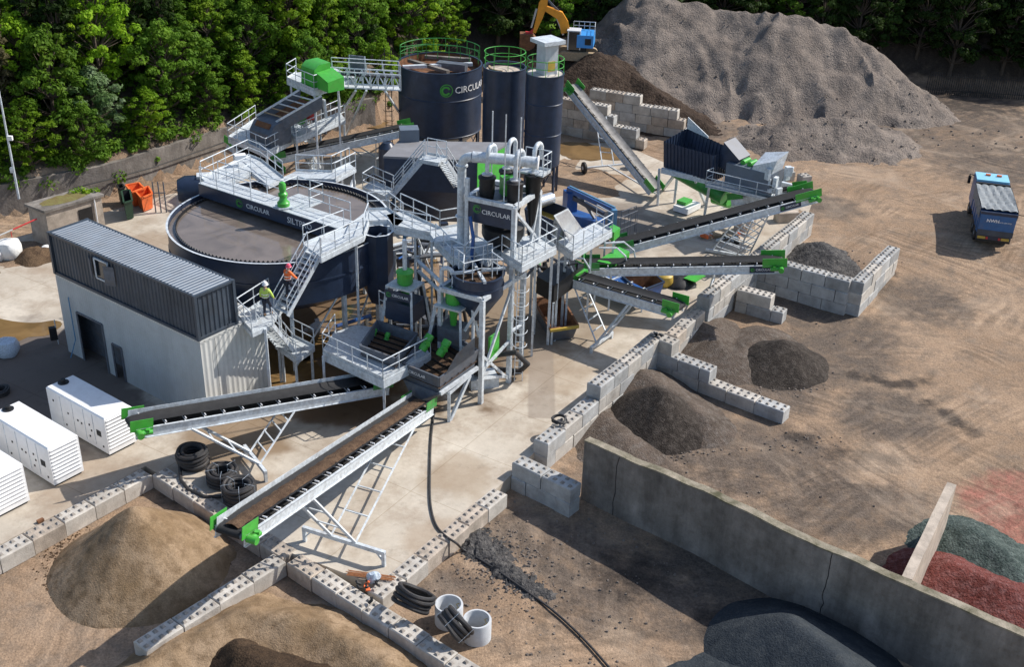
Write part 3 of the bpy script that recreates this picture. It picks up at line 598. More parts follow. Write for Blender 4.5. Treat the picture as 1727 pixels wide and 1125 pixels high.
# scattered stones: nobody could count them
rn = random.Random(3); mb = MB()
def rock(mb, p, r):
    n = 6; a0 = rn.uniform(0, 6)
    lo = [(p.x + math.cos(a0 + i) * r * rn.uniform(.7, 1.2), p.y + math.sin(a0 + i) * r * rn.uniform(.7, 1.2), p.z - .02) for i in range(n)]
    hi = [(p.x + math.cos(a0 + i + .3) * r * .55, p.y + math.sin(a0 + i + .3) * r * .55, p.z + r * rn.uniform(.5, .9)) for i in range(n)]
    mb.add(lo + hi, [tuple(range(n, 2 * n))] + [(i, (i + 1) % n, n + (i + 1) % n, n + i) for i in range(n)])
for (u, v, z, su, sv, n) in ((830, 945, -.9, 28, 28, 420), (890, 985, -.9, 34, 26, 200), (1130, 765, -.8, 50, 8, 160), (1320, 655, -.8, 50, 8, 160), (1385, 455, -.8, 50, 12, 160), (1240, 840, -.8, 120, 30, 100), (850, 930, -.9, 45, 50, 130), (900, 1000, -.95, 60, 60, 80), (1080, 960, -1.15, 80, 40, 70), (1010, 900, -1, 60, 30, 50), (800, 980, -.95, 40, 50, 160), (1350, 745, -.8, 40, 10, 90), (1330, 560, -.8, 80, 25, 60), (940, 1060, -1, 90, 50, 160)):
    for k in range(n):
        p = G(rn.gauss(u, su), rn.gauss(v, sv), z)
        if p.x > 1.5 and (p.y - (46.0 - (p.x - 3.7) * .86)) > -.6 and p.y < 47 and v > 880: continue
        p.z = ground_z(p.x, p.y); rock(mb, p, rn.choice((.02, .03, .03, .04, .06, .09)))
tag(mb.build('loose_stones', 'rubble'), 'loose broken stones scattered over the bay floors', 'stones', None, 'stuff')
rn = random.Random(4); mb = MB(); RH = [o for o in COL.objects if o.name.startswith('rubble_heap')]
for o in RH:
    nv = len(o.data.vertices)
    for k in range(min(420, nv // 14)):
        v = o.data.vertices[rn.randrange(nv)].co + o.location
        if v.y > 125: continue
        q = v.z / 9.0; rock(mb, Vector((v.x + rn.uniform(-.3, .3), v.y + rn.uniform(-.3, .3), v.z)), rn.choice((.05, .06, .08, .10, .16 if q < .35 else .06)))
for k in range(420):
    a = MR[rn.randint(0, 4)]; p = Vector((a[0] + rn.gauss(3, 9), a[1] - rn.uniform(8, 15), 0)); p.z = ground_z(p.x, p.y); rock(mb, p, rn.choice((.05, .08, .12, .16)))
tag(mb.build('loose_rubble', 'gravel_grey' if False else 'rubble'), 'rubble stones lying on and round the huge heap', 'stones', None, 'stuff')
rn = random.Random(5)

# ---------------------------------------------------------------- old poured retaining wall and its cross wall
def wallstrip(name, label, pts, zb, t, mt='old_concrete', side=1, cope=None, group=None, cat='wall'):
    """poured wall: pts (x, y, ztop), thickness t to one side, real coping"""
    th = thing(name, label, cat, (pts[0][0], pts[0][1], zb), group); mb = MB(); P = [Vector(p) for p in pts]
    out = []; sub = 8
    Q = []
    for a, b in zip(P, P[1:]):
        for k in range(sub): Q.append(lerp(a, b, k / sub))
    Q.append(P[-1]); top = []; bot = []
    for i, q in enumerate(Q):
        d = (Q[min(i + 1, len(Q) - 1)] - Q[max(i - 1, 0)]); d.z = 0; d.normalize(); n = Vector((-d.y, d.x, 0)) * side * t
        w = Vector((0, 0, mn.noise(q * .7) * .10)); out.append((q + w, q + n + w, Vector((q.x, q.y, zb)), Vector((q.x + n.x, q.y + n.y, zb))))
    vs = [v for r in out for v in r]; fs = []
    for i in range(len(out) - 1):
        a = 4 * i; b = a + 4; fs += [(a, b, b + 1, a + 1), (a + 2, b + 2, b, a), (a + 1, b + 1, b + 3, a + 3)]
    e = 4 * (len(out) - 1); fs += [(0, 1, 3, 2), (e, e + 2, e + 3, e + 1)]
    mb.add(vs, fs); mb.build('wall_body', mt, th)
    if cope:
        mb = MB(); vs = []; fs = []
        for i, r_ in enumerate(out):
            a, b = r_[0], r_[1]; n = (b - a).normalized(); k = .02 + .03 * abs(mn.noise(a * 2.3)); vs += [a - n * k + Vector((0, 0, .004)), b + n * k + Vector((0, 0, .004)), a - n * k + Vector((0, 0, .05 + k)), b + n * k + Vector((0, 0, .05 + k * .6))]
            if i: e_ = 4 * i; fs += [(e_ - 4, e_, e_ + 2, e_ - 2), (e_ - 3, e_ - 1, e_ + 3, e_ + 1), (e_ - 2, e_ + 2, e_ + 3, e_ - 1)]
        mb.add(vs, fs); mb.build('coping', cope, th)
        ck = MB()
        for s_ in (.17, .66):
            q = Q[int(len(Q) * s_)]; d_ = (Q[int(len(Q) * s_) + 1] - q).normalized(); nn_ = Vector((d_.y, -d_.x, 0)) * (.004 if side > 0 else -.004); P_ = [q + nn_ + d_ * (.12 * mn.noise(Vector((k * .6, s_ * 9, 0)))) - Vector((0, 0, k * .3)) for k in range(14)]; ck.path(P_, .018, 4)
        ck.build('crack', 'black', th)
    return th
mat('coping_moss', (.075, .07, .035), .95, 0, .4, 1.3, .6, 14, detail=9, col2=(.36, .31, .24))
wt = wallstrip('retaining_wall', 'tall stained old concrete retaining wall running to the lower right corner', [g3(986, 744, 2.6), g3(1062, 779, 2.6), g3(1185, 829, 2.6), g3(1340, 905, 2.6), g3(1515, 983, 2.6), g3(1770, 1096, 2.6)], -2.2, .38, cope='coping_moss')
wallstrip('retaining_wall', 'short pale cross wall between the clear ground and the red chippings', [g3(1521, 972, 2.35), g3(1598, 812, 2.35)], -1.6, .42, 'block_dirty', side=-1)
WL = [(-60, 67.6, 2.45), (-44, 73, 2.45), (-36, 77.5, 2.45), (-31, 81.5, 2.45), (-24, 91.6, 2.45), (-13, 100.5, 2.6)]
wallstrip('boundary_wall', 'weathered concrete boundary wall below the wooded bank', [(x, y + .0, z) for x, y, z in WL], -.5, .45, 'old_concrete')
# cable along the boundary wall
one('cable', MB().path([(x + .12, y - .14, 1.35 + .12 * math.sin(i * 2.1)) for i, (x, y) in enumerate([(-33, 79.6), (-31, 81.3), (-28.6, 84.8), (-26.2, 88.2), (-24, 91.3), (-20, 94.6), (-16, 97.9)])], .05, 6), 'black', 'black cable slung along the boundary wall', 'cable')
# little flat roofed building set against the boundary wall
A = G(76, 356, 2.7); B = G(170, 329, 2.7); C = G(46, 345, 2.7)
bt = thing('flat_roof_building', 'little flat roofed concrete building with a dark doorway and moss on its roof', 'building', (A.x, A.y, 0))
D = B + (C - A)
mb = MB(); mb.prism([(p.x, p.y) for p in (A, B, D, C)], 0, 2.6)
mb.build('wall', 'block_dirty', bt)
e = (B - A).normalized(); f = (C - A).normalized()
mb = MB(); mb.prism([(p.x, p.y) for p in (A - e * .15 - f * .15, B + e * .15 - f * .15, D + e * .15 + f * .15, C - e * .15 + f * .15)], 2.603, 2.78); mb.build('roof', 'old_concrete', bt)
mat('moss', (.14, .10, .035), .95, 0, .4, 1.4, .6, 12, col2=(.18, .17, .05)); 
mb = MB(); c0 = lerp(A, D, .5); vs = []
for i in range(28):
    t = 2 * math.pi * i / 28; q = c0 + (B - A) * .42 * math.cos(t) * (1 + .2 * mn.noise(Vector((i * .7, 1, 1)))) + (C - A) * .40 * math.sin(t) * (1 + .25 * mn.noise(Vector((i * .9, 5, 1)))); vs.append((q.x, q.y, 2.79))
mb.add(vs, [tuple(range(28))]); mb.build('moss_patch', 'moss', bt)
nn = Vector((e.y, -e.x, 0))
dq = lerp(A, B, .68)
mb = MB(); mb.box((dq.x + nn.x * .01, dq.y + nn.y * .01, 0.0), (1.0, .10, 2.1), math.atan2(e.y, e.x), True); mb.build('doorway', 'black', bt)
dq2 = lerp(A, B, .86)
mb = MB(); mb.path([dq2 + nn * .08 + Vector((0, 0, -.1)), dq2 + nn * .08 + Vector((0, 0, -2.6))], .05, 6); mb.build('drainpipe', 'white', bt)

# ---------------------------------------------------------------- palisade fence far right
ft = thing('palisade_fence', 'dark palisade fence standing under the trees at the far right', 'fence', (44, 116, 0))
mb = MB(); x = 42.0
while x < 64:
    y = 117.2 - (x - 42) * .12; z = ground_z(x, y); mb.box((x, y, z), (.07, .03, 2.3), 0, True); x += .22
mb.build('pale', 'black', ft)
mb = MB(); [mb.beam((42, 117.25, ground_z(42, 117.2) + h), (64, 114.6, ground_z(64, 114.6) + h), .05, .05) for h in (.4, 1.9)]; mb.build('fence_rail', 'black', ft)

# ---------------------------------------------------------------- trees
def leaves(mb, c, r, n, sz, rnd, flat=.75):
    for k in range(n):
        while True:
            d = Vector((rnd.uniform(-1, 1), rnd.uniform(-1, 1), rnd.uniform(-1, 1)))
            if .15 < d.length < 1: break
        d.normalize(); p = c + Vector((d.x, d.y, d.z * flat)) * r * rnd.uniform(.55, 1.08)
        n_ = (d * .8 + Vector((.15 + rnd.uniform(-.7, .7), rnd.uniform(-.7, .7), .45 + rnd.uniform(-.4, .6)))).normalized()
        a = n_.orthogonal().normalized(); a.rotate(Matrix.Rotation(rnd.uniform(0, 6.28), 3, n_)); b = n_.cross(a); s1 = sz * rnd.uniform(.5, 1.5); s2 = s1 * .55
        mb.add([p - a * s1, p - b * s2, p + a * s1, p + b * s2], [(0, 1, 2, 3)])
def tree_proto(seed, H, Rr, mt, kind):
    rnd = random.Random(seed); th = thing('tree', 'x', 'tree'); mb = MB()
    pts = [Vector((0, 0, -.6))]; x = y = 0
    for k in range(1, 7): x += rnd.uniform(-.12, .12); y += rnd.uniform(-.12, .12); pts.append(Vector((x, y, H * .88 * k / 6)))
    mb.path(pts, [.22 * (1 - k / 7.5) for k in range(7)], 7)
    cr = MB(); ncl = 92 if kind != 'con' else 84
    for k in range(ncl):
        t = (k + .5) / ncl
        if kind == 'con': h = H * (.18 + .8 * t); rad_ = Rr * (1 - t) ** .8 + .15; rr = rad_ * rnd.uniform(.45, .95); cs = (.32 + .42 * (1 - t)) * rnd.uniform(.7, 1.2)
        else:
            h = H * (.22 + .76 * t); rad_ = Rr * (math.sin(math.pi * min(1, .22 + .76 * t)) ** .7) * (1 + .28 * math.sin(3 * k * 2.4 + seed) ); rr = rad_ * rnd.uniform(.45, 1.05); cs = rnd.choice((.28, .38, .5, .62, .75)) * rnd.uniform(.8, 1.15)
        an = k * 2.4 + rnd.uniform(-.5, .5); c = Vector((math.cos(an) * rr, math.sin(an) * rr, h + rnd.uniform(-.3, .3)))
        b0 = pts[min(6, max(1, int(h / H * 6)))]; mb.path([b0 * .96, lerp(b0, c, .5) + Vector((0, 0, -.15)), c], [.06, .04, .02], 5)
        leaves(cr, c, cs, int(170 * cs * cs + 42), .145, rnd, .6 if kind != 'con' else .45)
    mb.build('trunk', 'bark', th, off=None); cr.build('crown', mt, th)
    return th
def copy_tree(src, loc, sc, rz, label, group):
    r = src.copy(); COL.objects.link(r); r.location = loc; r.scale = sc; r.rotation_euler = (rnd_t.uniform(-.06, .06), rnd_t.uniform(-.06, .06), rz); r['label'] = label; r['group'] = group
    for ch in list(src.children):
        c = ch.copy(); COL.objects.link(c); c.parent = r
    return r
rnd_t = random.Random(11)
PR = [('bright', tree_proto(1, 8.5, 2.6, 'leaf_bright', 'b')), ('bright', tree_proto(2, 9.5, 2.9, 'leaf_bright', 'b')), ('mid', tree_proto(3, 9, 3.0, 'leaf_mid', 'b')), ('mid', tree_proto(4, 8, 2.7, 'leaf_mid', 'b')),
      ('dark', tree_proto(5, 10.5, 2.7, 'leaf_dark', 'con')), ('dark', tree_proto(6, 10, 3.0, 'leaf_dark', 'b')), ('brown', tree_proto(7, 11, 2.6, 'leaf_brown', 'con')), ('pale', tree_proto(8, 6.5, 2.3, 'leaf_pale', 'b'))]
LAB = {'bright': 'bright green leafy tree in the wood', 'mid': 'mid green leafy tree in the wood', 'dark': 'dark green tree in the wood', 'brown': 'brownish bare twigged conifer in the wood', 'pale': 'pale leaved tree in the wood'}
def photo_px(p):
    d = Vector((p[0], p[1], p[2] - CZ)); w = d.dot(FW); return 863.5 + F * d.dot(RX) / w, 562.5 - F * d.dot(UP) / w
ntree = 0; placed = []
y = 60.0
def plant(x, y, back):
    global ntree
    z = ground_z(x, y); u, v = photo_px((x, y, z)); u2, v2 = photo_px((x, y, z + 9))
    if u < -150 or u > 1880 or v < -150 or v2 > 1125: return
    if v < -20 and v2 < -230: return
    d = y - line_y(x); r = rnd_t.random()
    if back: k = rnd_t.choice((4, 5, 5, 4, 2, 5))  # mostly dark leaves, backlit shade of the rear wood put into their colour
    elif d < 5: k = rnd_t.choice((2, 3, 0, 1, 0, 2, 0, 1, 7))
    else: k = rnd_t.choice((0, 1, 0, 1, 2, 3, 2, 4, 6, 1, 5, 0, 2))
    kn, pr = PR[k]; s = rnd_t.uniform(.72, 1.08) * (.66 if d < 3 and not back else 1.0) * (1.15 if back else 1)
    where = 'on the backlit bank behind the rubble' if back else ('at the front edge above the boundary wall' if d < 5 else ('half way up the left bank' if d < 18 else 'high on the left bank'))
    lab = LAB[kn] + ' ' + where
    o = copy_tree(pr, (x, y, z - .2), (s, s, s * rnd_t.uniform(.85, 1.15)), rnd_t.uniform(0, 6.28), lab, lab.replace('tree', 'trees', 1)); ntree += 1; placed.append(lab)
for ix in range(-24, 30):
    for iy in range(0, 17):
        back = ix * 2.9 > -6
        if back: x = (ix + 1) * 3.6 + rnd_t.uniform(-1.2, 1.2); y = line_y(x) + 2.0 + iy * 4.2 + rnd_t.uniform(-1.3, 1.3)
        else: x = ix * 2.9 + rnd_t.uniform(-1.0, 1.0); y = line_y(x) + 1.3 + iy * 2.9 + rnd_t.uniform(-1.0, 1.0)
        if back and iy > 7: continue
        plant(x, y, back)
for _, p in PR:
    for c in list(p.children): bpy.data.objects.remove(c)
    bpy.data.objects.remove(p)
# low plants over the top of the boundary wall
mb = MB(); rnd = random.Random(21)
for k in range(520):
    x = rnd.uniform(-56, -10); y = line_y(x) + rnd.uniform(.2, 1.0) + rnd.random() ** 2 * 14; r_ = rnd.uniform(.35, .9); leaves(mb, Vector((x, y, ground_z(x, y) + r_ * .6)), r_, int(60 + 60 * r_), .13, rnd, .8)
tag(mb.build('ground_cover', 'leaf_mid'), 'leafy ground cover growing along the top of the boundary wall', 'plants', None, 'stuff')
mb = MB(); p = G(143, 325, 2.7)
for k in range(4): leaves(mb, p + Vector((k * .45 - .7, rnd.uniform(-.2, .2), .15)), .35, 60, .10, rnd, .6)
one('bush', mb, 'leaf_bright', 'small bright green bush growing on the flat roof', 'bush')
# lamp post at the left edge
p = G(32, 335, 2.6); th = thing('lamp_post', 'slim grey post with boxes rising through the trees at the left edge', 'post', p)
MB().path([p, p + Vector((0, 0, 11))], [.09, .05], 8).build('pole', 'galv', th)
MB().box((p.x + .15, p.y, p.z + 4.4), (.35, .2, .3)).build('junction_box', 'bag', th); MB().box((p.x - .12, p.y, p.z + 2.1), (.2, .2, .35)).build('junction_box', 'galv', th)

# clods and grains rolled to the toe of the sand heap
rn = random.Random(8); mb = MB(); c = G(224, 858, 1.75)
for k in range(900):
    t = rn.uniform(2.6, 6.2); d_ = rn.gauss(3.75, .35); p = Vector((c.x + math.cos(t) * d_, c.y + math.sin(t) * d_, -.8)); p.z = ground_z(p.x, p.y) ; rock(mb, p, rn.choice((.02, .03, .04, .06)))
tag(mb.build('loose_clods', 'sand_dark'), 'small clods of sand rolled to the foot of the pointed heap', 'clods', None, 'stuff')
# ================================================================ BUILDINGS, BOXES
def PY(u, v, y):
    d = RX * ((u - 863.5) / F) + UP * (-(v - 562.5) / F) + FW; t = y / d.y
    return Vector((d.x * t, y, CZ + d.z * t))
def HV(x, y, v):
    lo, hi = -6, 40
    for _ in range(40):
        m_ = (lo + hi) / 2
        if photo_px((x, y, m_))[1] > v: lo = m_
        else: hi = m_
    return m_
CA = Vector((-.8076, .5898, 0)); CB = Vector((-.5898, -.8076, 0))       # along / across the container
CN = Vector((-15.71, 50.361, 0))                                         # near corner
def corr(mb, a, b, z0, z1, depth=.036, pitch=.28, out=None):
    """corrugated sheet from a to b between z0 and z1; out = outward normal"""
    a = Vector(a); b = Vector(b); L = (b - a).length; n = max(1, round(L / pitch)); P = []
    for k in range(n):
        for t, o in ((0, 0), (.28, 0), (.42, -depth), (.86, -depth)): P.append(lerp(a, b, (k + t) / n) + out * o)
    P.append(b)
    vs = []; fs = []
    for i, p in enumerate(P):
        vs += [(p.x, p.y, z0), (p.x, p.y, z1)]
        if i: fs.append((2 * i - 2, 2 * i, 2 * i + 1, 2 * i - 1))
    mb.add(vs, fs)
def container():
    N = CN; Lc, Wc = 12.19, 2.44; z0, z1 = 4.98, 7.49
    c = [N, N + CA * Lc, N + CA * Lc - CB * Wc, N - CB * Wc]
    th = thing('shipping_container', 'long dark grey shipping container sitting on top of the pale clad shed', 'container', (*(c[0] + (c[2] - c[0]) * .5).xy, z0))
    mb = MB()
    for i in range(4):
        for z in (z0 + .07, z1 - .06): mb.beam(c[i] + Vector((0, 0, z)), c[(i + 1) % 4] + Vector((0, 0, z)), .12, .13)
        mb.box((c[i].x, c[i].y, z0 - .01), (.17, .17, z1 - z0 + .02), math.atan2(CA.y, CA.x), True)
    mb.build('container_frame', 'navy_cont', th)
    wx0, wx1 = .47, .56
    sgn = [CB, CA, -CB, -CA]
    for i in range(4):
        a, b, o = c[i], c[(i + 1) % 4], sgn[i]; mb = MB(); a2 = a + o * -.02; b2 = b + o * -.02
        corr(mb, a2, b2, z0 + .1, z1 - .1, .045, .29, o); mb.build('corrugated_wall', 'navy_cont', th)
    mb = MB(); L = Lc - .2; n = 46; vs = []; fs = []
    for k in range(n):
        for t, h in ((0, 0), (.25, 0), (.4, .035), (.85, .035)):
            p = N + CA * (.1 + L * (k + t) / n); q = p - CB * (Wc - .02) ; vs += [(p.x, p.y, z1 - .03 + h), (q.x, q.y, z1 - .03 + h)]
            if len(vs) > 2: e = len(vs); fs.append((e - 4, e - 3, e - 1, e - 2))
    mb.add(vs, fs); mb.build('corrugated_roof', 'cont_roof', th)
    # window with its open flap on the long side
    o = CB * .03
    def wp(s, z): return N + CA * s + o + Vector((0, 0, z))
    mb = MB(); s0, s1 = 7.0, 8.15
    for a, b in (((s0, 6.0), (s1, 6.0)), ((s1, 6.0), (s1, 7.15)), ((s1, 7.15), (s0, 7.15)), ((s0, 7.15), (s0, 6.0))): mb.beam(wp(*a), wp(*b), .1, .08)
    f_ = mb.build('window', 'galv', th); MB().hexa([wp(s0, 6.0) - CB * .02, wp(s1, 6.0) - CB * .02, wp(s1, 6.0), wp(s0, 6.0), wp(s0, 7.15) - CB * .02, wp(s1, 7.15) - CB * .02, wp(s1, 7.15), wp(s0, 7.15)]).build('pane', 'glass_dark', f_)
    mb = MB(); mb.beam(wp(s0 - .55, 6.55) + CB * .02, wp(s0 - .02, 6.55) + CB * .3, .04, 1.1); mb.build('shutter', 'dark_grey', th)
    mb = MB(); mb.beam(wp(s1 + .5, 6.55) + CB * .02, wp(s1 + .02, 6.55) + CB * .25, .04, 1.1); mb.build('shutter', 'dark_grey', th)
container()
def shed():
    N = CN + CB * .05 - CA * .12; L = 12.3; Wd = 4.15; z1 = 4.93
    c = [N, N + CA * L, N + CA * L - CB * Wd, N - CB * Wd]
    th = thing('shed', 'tall pale grey clad shed with two dark doorways carrying the container', 'shed', (*(c[0] + (c[2] - c[0]) * .5).xy, 0))
    # long wall facing the cabinets, with real openings
    def W_(s0, s1, z0_, z1_, mbx): corr(mbx, N + CA * s0, N + CA * s1, z0_, z1_, .012, .2, CB)
    mb = MB(); d1, d2, e1, e2 = 8.45, 10.75, 6.95, 7.75
    W_(0, e1, 0, z1, mb); W_(e1, e2, 2.15, z1, mb); W_(e2, d1, 0, z1, mb); W_(d1, d2, 3.1, z1, mb); W_(d2, L, 0, z1, mb)
    mb.build('clad_wall', 'clad', th)
    mb = MB(); corr(mb, c[3], c[0], 0, z1, .03, .33, -CA); mb.build('clad_wall', 'clad_trim', th)
    mb = MB(); corr(mb, c[1], c[2], 0, z1, .012, .2, CA); mb.build('clad_wall', 'clad', th)
    mb = MB(); corr(mb, c[2], c[3], 0, z1, .012, .2, -CB); mb.build('clad_wall', 'clad', th)
    mb = MB(); mb.prism([(p.x, p.y) for p in c], z1 - .1, z1 + .02); mb.build('roof', 'clad_trim', th)
    mb = MB()
    for a, b, h in ((d1, d2, 3.1), (e1, e2, 2.15)):
        for s in (a, b): mb.beam(N + CA * s + CB * .02, N + CA * s + CB * .02 + Vector((0, 0, h)), .09, .09)
        mb.beam(N + CA * a + CB * .02 + Vector((0, 0, h)), N + CA * b + CB * .02 + Vector((0, 0, h)), .09, .09)
    mb.build('door_frame', 'dark_grey', th)
    mb = MB(); mb.prism([(p.x, p.y) for p in (N - CB * .9, N + CA * L - CB * .9, N + CA * L - CB * .95, N - CB * .95)], 0, z1 - .1); mb.build('inner_partition', 'dark_grey', th)
    mb = MB()
    p = N + CA * (L - 1.1) + CB * .1; mb.path([p + Vector((0, 0, 3.9)), p + Vector((0, 0, 1.2)), p + CA * .3 + CB * .3 + Vector((0, 0, .05))], .03, 6); mb.build('cable_drop', 'hose_blue', th)
shed()
def cabinet(u, v, label):
    """white generator cabinet; u, v: photo pixel of its near bottom corner"""
    P = G(u, v, .12); L, Wd, h = 4.85, 1.62, 2.24; c = [P, P + CA * L, P + CA * L - CB * Wd, P - CB * Wd]
    th = thing('generator_cabinet', label, 'generator', (*(c[0] + (c[2] - c[0]) * .5).xy, 0), 'row of white generator cabinets')
    mb = MB(); q = [p.copy() for p in c]; s = .06
    vs = [(p.x, p.y, .14) for p in q] + [(p.x, p.y, h - .07) for p in q]; ins = [q[0] + CA * s - CB * s, q[1] - CA * s - CB * s, q[2] - CA * s + CB * s, q[3] + CA * s + CB * s]
    vs += [(p.x, p.y, h) for p in ins]; mb.add(vs, [(i, (i + 1) % 4, 4 + (i + 1) % 4, 4 + i)[::-1] for i in range(4)] + [(4 + i, 4 + (i + 1) % 4, 8 + (i + 1) % 4, 8 + i)[::-1] for i in range(4)] + [(11, 10, 9, 8)])
    mb.build('cabinet_shell', 'white', th)
    mb = MB(); cc = (c[0] + c[2]) * .5; mb.box((cc.x, cc.y, 0), (L - .2, Wd - .15, .16), math.atan2(CA.y, CA.x), True); mb.build('skid_base', 'black', th)
    for k in range(9):
        z = .34 + k * .2; a = c[0] - CB * .08 - CA * .02 + Vector((0, 0, z)); b = c[3] + CB * .08 - CA * .02 + Vector((0, 0, z)); MB().beam(a, b, .07, .025).build('louvre', 'white', th)
    def side(s, z, w, h_, mt, nm): 
        a = c[0] + CA * s + CB * .012 + Vector((0, 0, z)); MB().beam(a, a + CA * w, .03, h_).build(nm, mt, th)
    side(.45, 1.05, .34, .32, 'glass_dark', 'control_panel')
    for s_, z_ in ((1.2, .95), (1.32, 1.25), (2.0, 1.05), (2.3, 1.1), (1.4, .55), (3.1, 1.2), (.35, .35), (3.4, .4), (4.3, 1.5)): side(s_, z_, .08, .10, 'black', 'door_latch')
    for s_ in (1.0, 1.75, 2.7, 3.7): side(s_, h / 2, .018, h - .5, 'galv', 'door_joint')
    mb = MB(); p = c[1] - CA * .35 - CB * .8; mb.lathe((p.x, p.y, h), [(.28, 0), (.28, .05), (.12, .06), (.12, .22), (0, .22)], 16); mb.build('exhaust_cap', 'black', th)
cabinet(185, 768, 'white generator cabinet half tucked under the discharge end of the left conveyor')
cabinet(92, 820, 'white generator cabinet standing in the middle of the row of three')
cabinet(-3, 872, 'white generator cabinet cut by the left edge of the picture')

# ================================================================ CONVEYORS
def conveyor(label, tail, head, w=1.3, foot=None, st=(.45, .85), load=None, fence=0, near=-1, plate=None, dep=.52, guard=.8, motor=True, roller='white', tail_g=True, legs='V', feetlen=2.1, tg='green_dark', belt='belt_rubber'):
    A = G(*tail); B = G(*head); d3 = (B - A); d = Vector((d3.x, d3.y, 0)).normalized(); r = Vector((d.y, -d.x, 0))
    if r.y > 0: r = -r                                    # r points to the camera side
    dn = d3.normalized(); L = d3.length
    th = thing('conveyor', label, 'conveyor', (A.x, A.y, 0)); up = r.cross(dn) 
    if up.z < 0: up = -up
    for s in (-1, 1):
        a = A + r * s * w / 2 - up * (dep / 2 + .06); b = B + r * s * w / 2 - up * (dep / 2 + .06)
        mb = MB(); mb.beam(a, b, .05, dep); mb.beam(a + up * dep / 2 + r * s * .03, b + up * dep / 2 + r * s * .03, .11, .03); mb.beam(a - up * dep / 2 + r * s * .03, b - up * dep / 2 + r * s * .03, .11, .03)
        mb.build('side_frame', 'galv', th)
    # troughed belt, going round the pulleys
    hw = w * .40; mb = MB(); n = 24; prof = [(-hw, .17), (-hw * .5, .05), (0, .03), (hw * .5, .05), (hw, .17)]; vs = []; fs = []
    for i in range(n + 1):
        c = lerp(A, B, i / n); sag = math.sin(i / n * n * math.pi) * 0
        k_ = 1 - smooth(.93, 1, i / n)
        for x, z in prof: vs.append(c + r * x + up * (z * (.25 + .75 * k_)))
        if i:
            for j in range(4): a = (i - 1) * 5 + j; fs.append((a, a + 1, a + 6, a + 5))
    o_ = len(vs)
    for i in range(8):
        t = math.pi * i / 7; c = B + dn * math.sin(t) * .16 + up * (.02 - .16 + .16 * math.cos(t)); vs += [c - r * hw, c + r * hw]
    for i in range(7): a = o_ + 2 * i; fs.append((a, a + 1, a + 3, a + 2))
    c = A - up * .3; vs += [c - r * hw, c + r * hw]; e = len(vs); fs.append((e - 4, e - 3, e - 1, e - 2))
    mb.add(vs, fs, True); bo = mb.build('belt', belt, th)
    if load:
        mb = MB(); vs = []; fs = []; n = int(L / .18); pr = [(-hw * .62, .085), (-hw * .3, .15), (0, .19), (hw * .3, .15), (hw * .62, .085)]; rr_ = random.Random(5)
        for i in range(n + 1):
            c = lerp(A, B, .02 + .975 * i / n)
            for x, z in pr: vs.append(c + r * x * (1 + rr_.uniform(-.08, .08)) + up * (z + rr_.uniform(-.02, .02)))
            if i:
                for j in range(4): a = (i - 1) * 5 + j; fs.append((a, a + 1, a + 6, a + 5))
        mb.add(vs, fs, True); mb.build('carried_sand', load, th)
    mb0 = None; nr = int(L / .95)
    for i in range(nr):
        c = lerp(A, B, (i + .5) / nr) + up * -.02
        mb = MB(); mb.tube(c + r * hw * .9 + up * .09, c + r * (w / 2 + .04) + up * .1, .035, 6); mb.tube(c - r * hw * .9 + up * .09, c - r * (w / 2 + .04) + up * .1, .035, 6); mb.tube(c - r * w * .45 - up * .06, c + r * w * .45 - up * .06, .03, 6)
        mb.build('idler', roller, th)
    if fence:
        for s in ((-1,) if fence == 1 else (-1, 1)):
            mb = MB(); mb.beam(A + r * s * (w / 2 - .04) + up * .16, B + r * s * (w / 2 - .04) + up * .16, .02, .34); mb.build('side_board', 'galv', th)
    if guard:
        for s in (-1, 1):
            c = B + r * s * (w / 2 + .07); mb = MB(); mb.beam(c - dn * guard + up * .12, c + dn * .28 + up * .12, .03, .58); mb.build('head_guard', 'green', th)
    if motor:
        c = B + r * (w / 2 + .10) - up * .22 - dn * .1
        mb = MB(); mb.path([c, c + r * .42], [.17, .17], 12); mb.path([c + r * .12, c + r * .12 - dn * .62], [.13, .12], 12); mb.box(c + r * .15 + up * .14 - dn * .4, (.18, .18, .12)); mb.build('drive_motor', 'green', th)
    mb = MB(); mb.tube(B - r * w * .46 - up * .14, B + r * w * .46 - up * .14, .15, 14); mb.build('head_pulley', 'dark_grey', th)
    if tail_g:
        for s in (-1, 1): MB().beam(A + r * s * (w / 2 + .07) + up * .1 - dn * .2, A + r * s * (w / 2 + .07) + up * .1 + dn * 1.0, .03, .5).build('tail_guard', tg, th)
    if plate:
        c = lerp(A, B, plate) + r * (w / 2 + .045) - up * (dep / 2 + .06); mb = MB(); mb.beam(c - dn * .75, c + dn * .75, .02, dep * .8); p_ = mb.build('name_plate', 'navy', th)
        e_ = dn if dn.x > 0 else -dn
        o0 = c + r * .016 - e_ * .62 - up * .07
        emblem(o0 + up * .07 + e_ * .05, e_, up, .12, th); textobj('CIRCULAR', o0 + e_ * .24, e_, up, .2, 'white', th)
    if foot:
        Fc = G(*foot); z = Fc.z; fl = feetlen
        mb = MB(); a = Fc - r * fl; b = Fc + r * fl; mb.beam(a, b, .16, .2)
        for q, sg in ((a, 1), (b, -1)): mb.beam(q + r * sg * .08, Vector((q.x, q.y, 0)) + r * sg * .08, .16, .14, d); mb.beam(q + r * sg * .5, Vector((q.x, q.y, .25)) + r * sg * .1, .06, .1, d)
        mb.build('foot_beam', 'galv', th)
        t1, t2 = st; H1 = lerp(A, B, t1) - up * (dep + .06); H2 = lerp(A, B, t2) - up * (dep + .06); Fz = Fc + Vector((0, 0, .08))
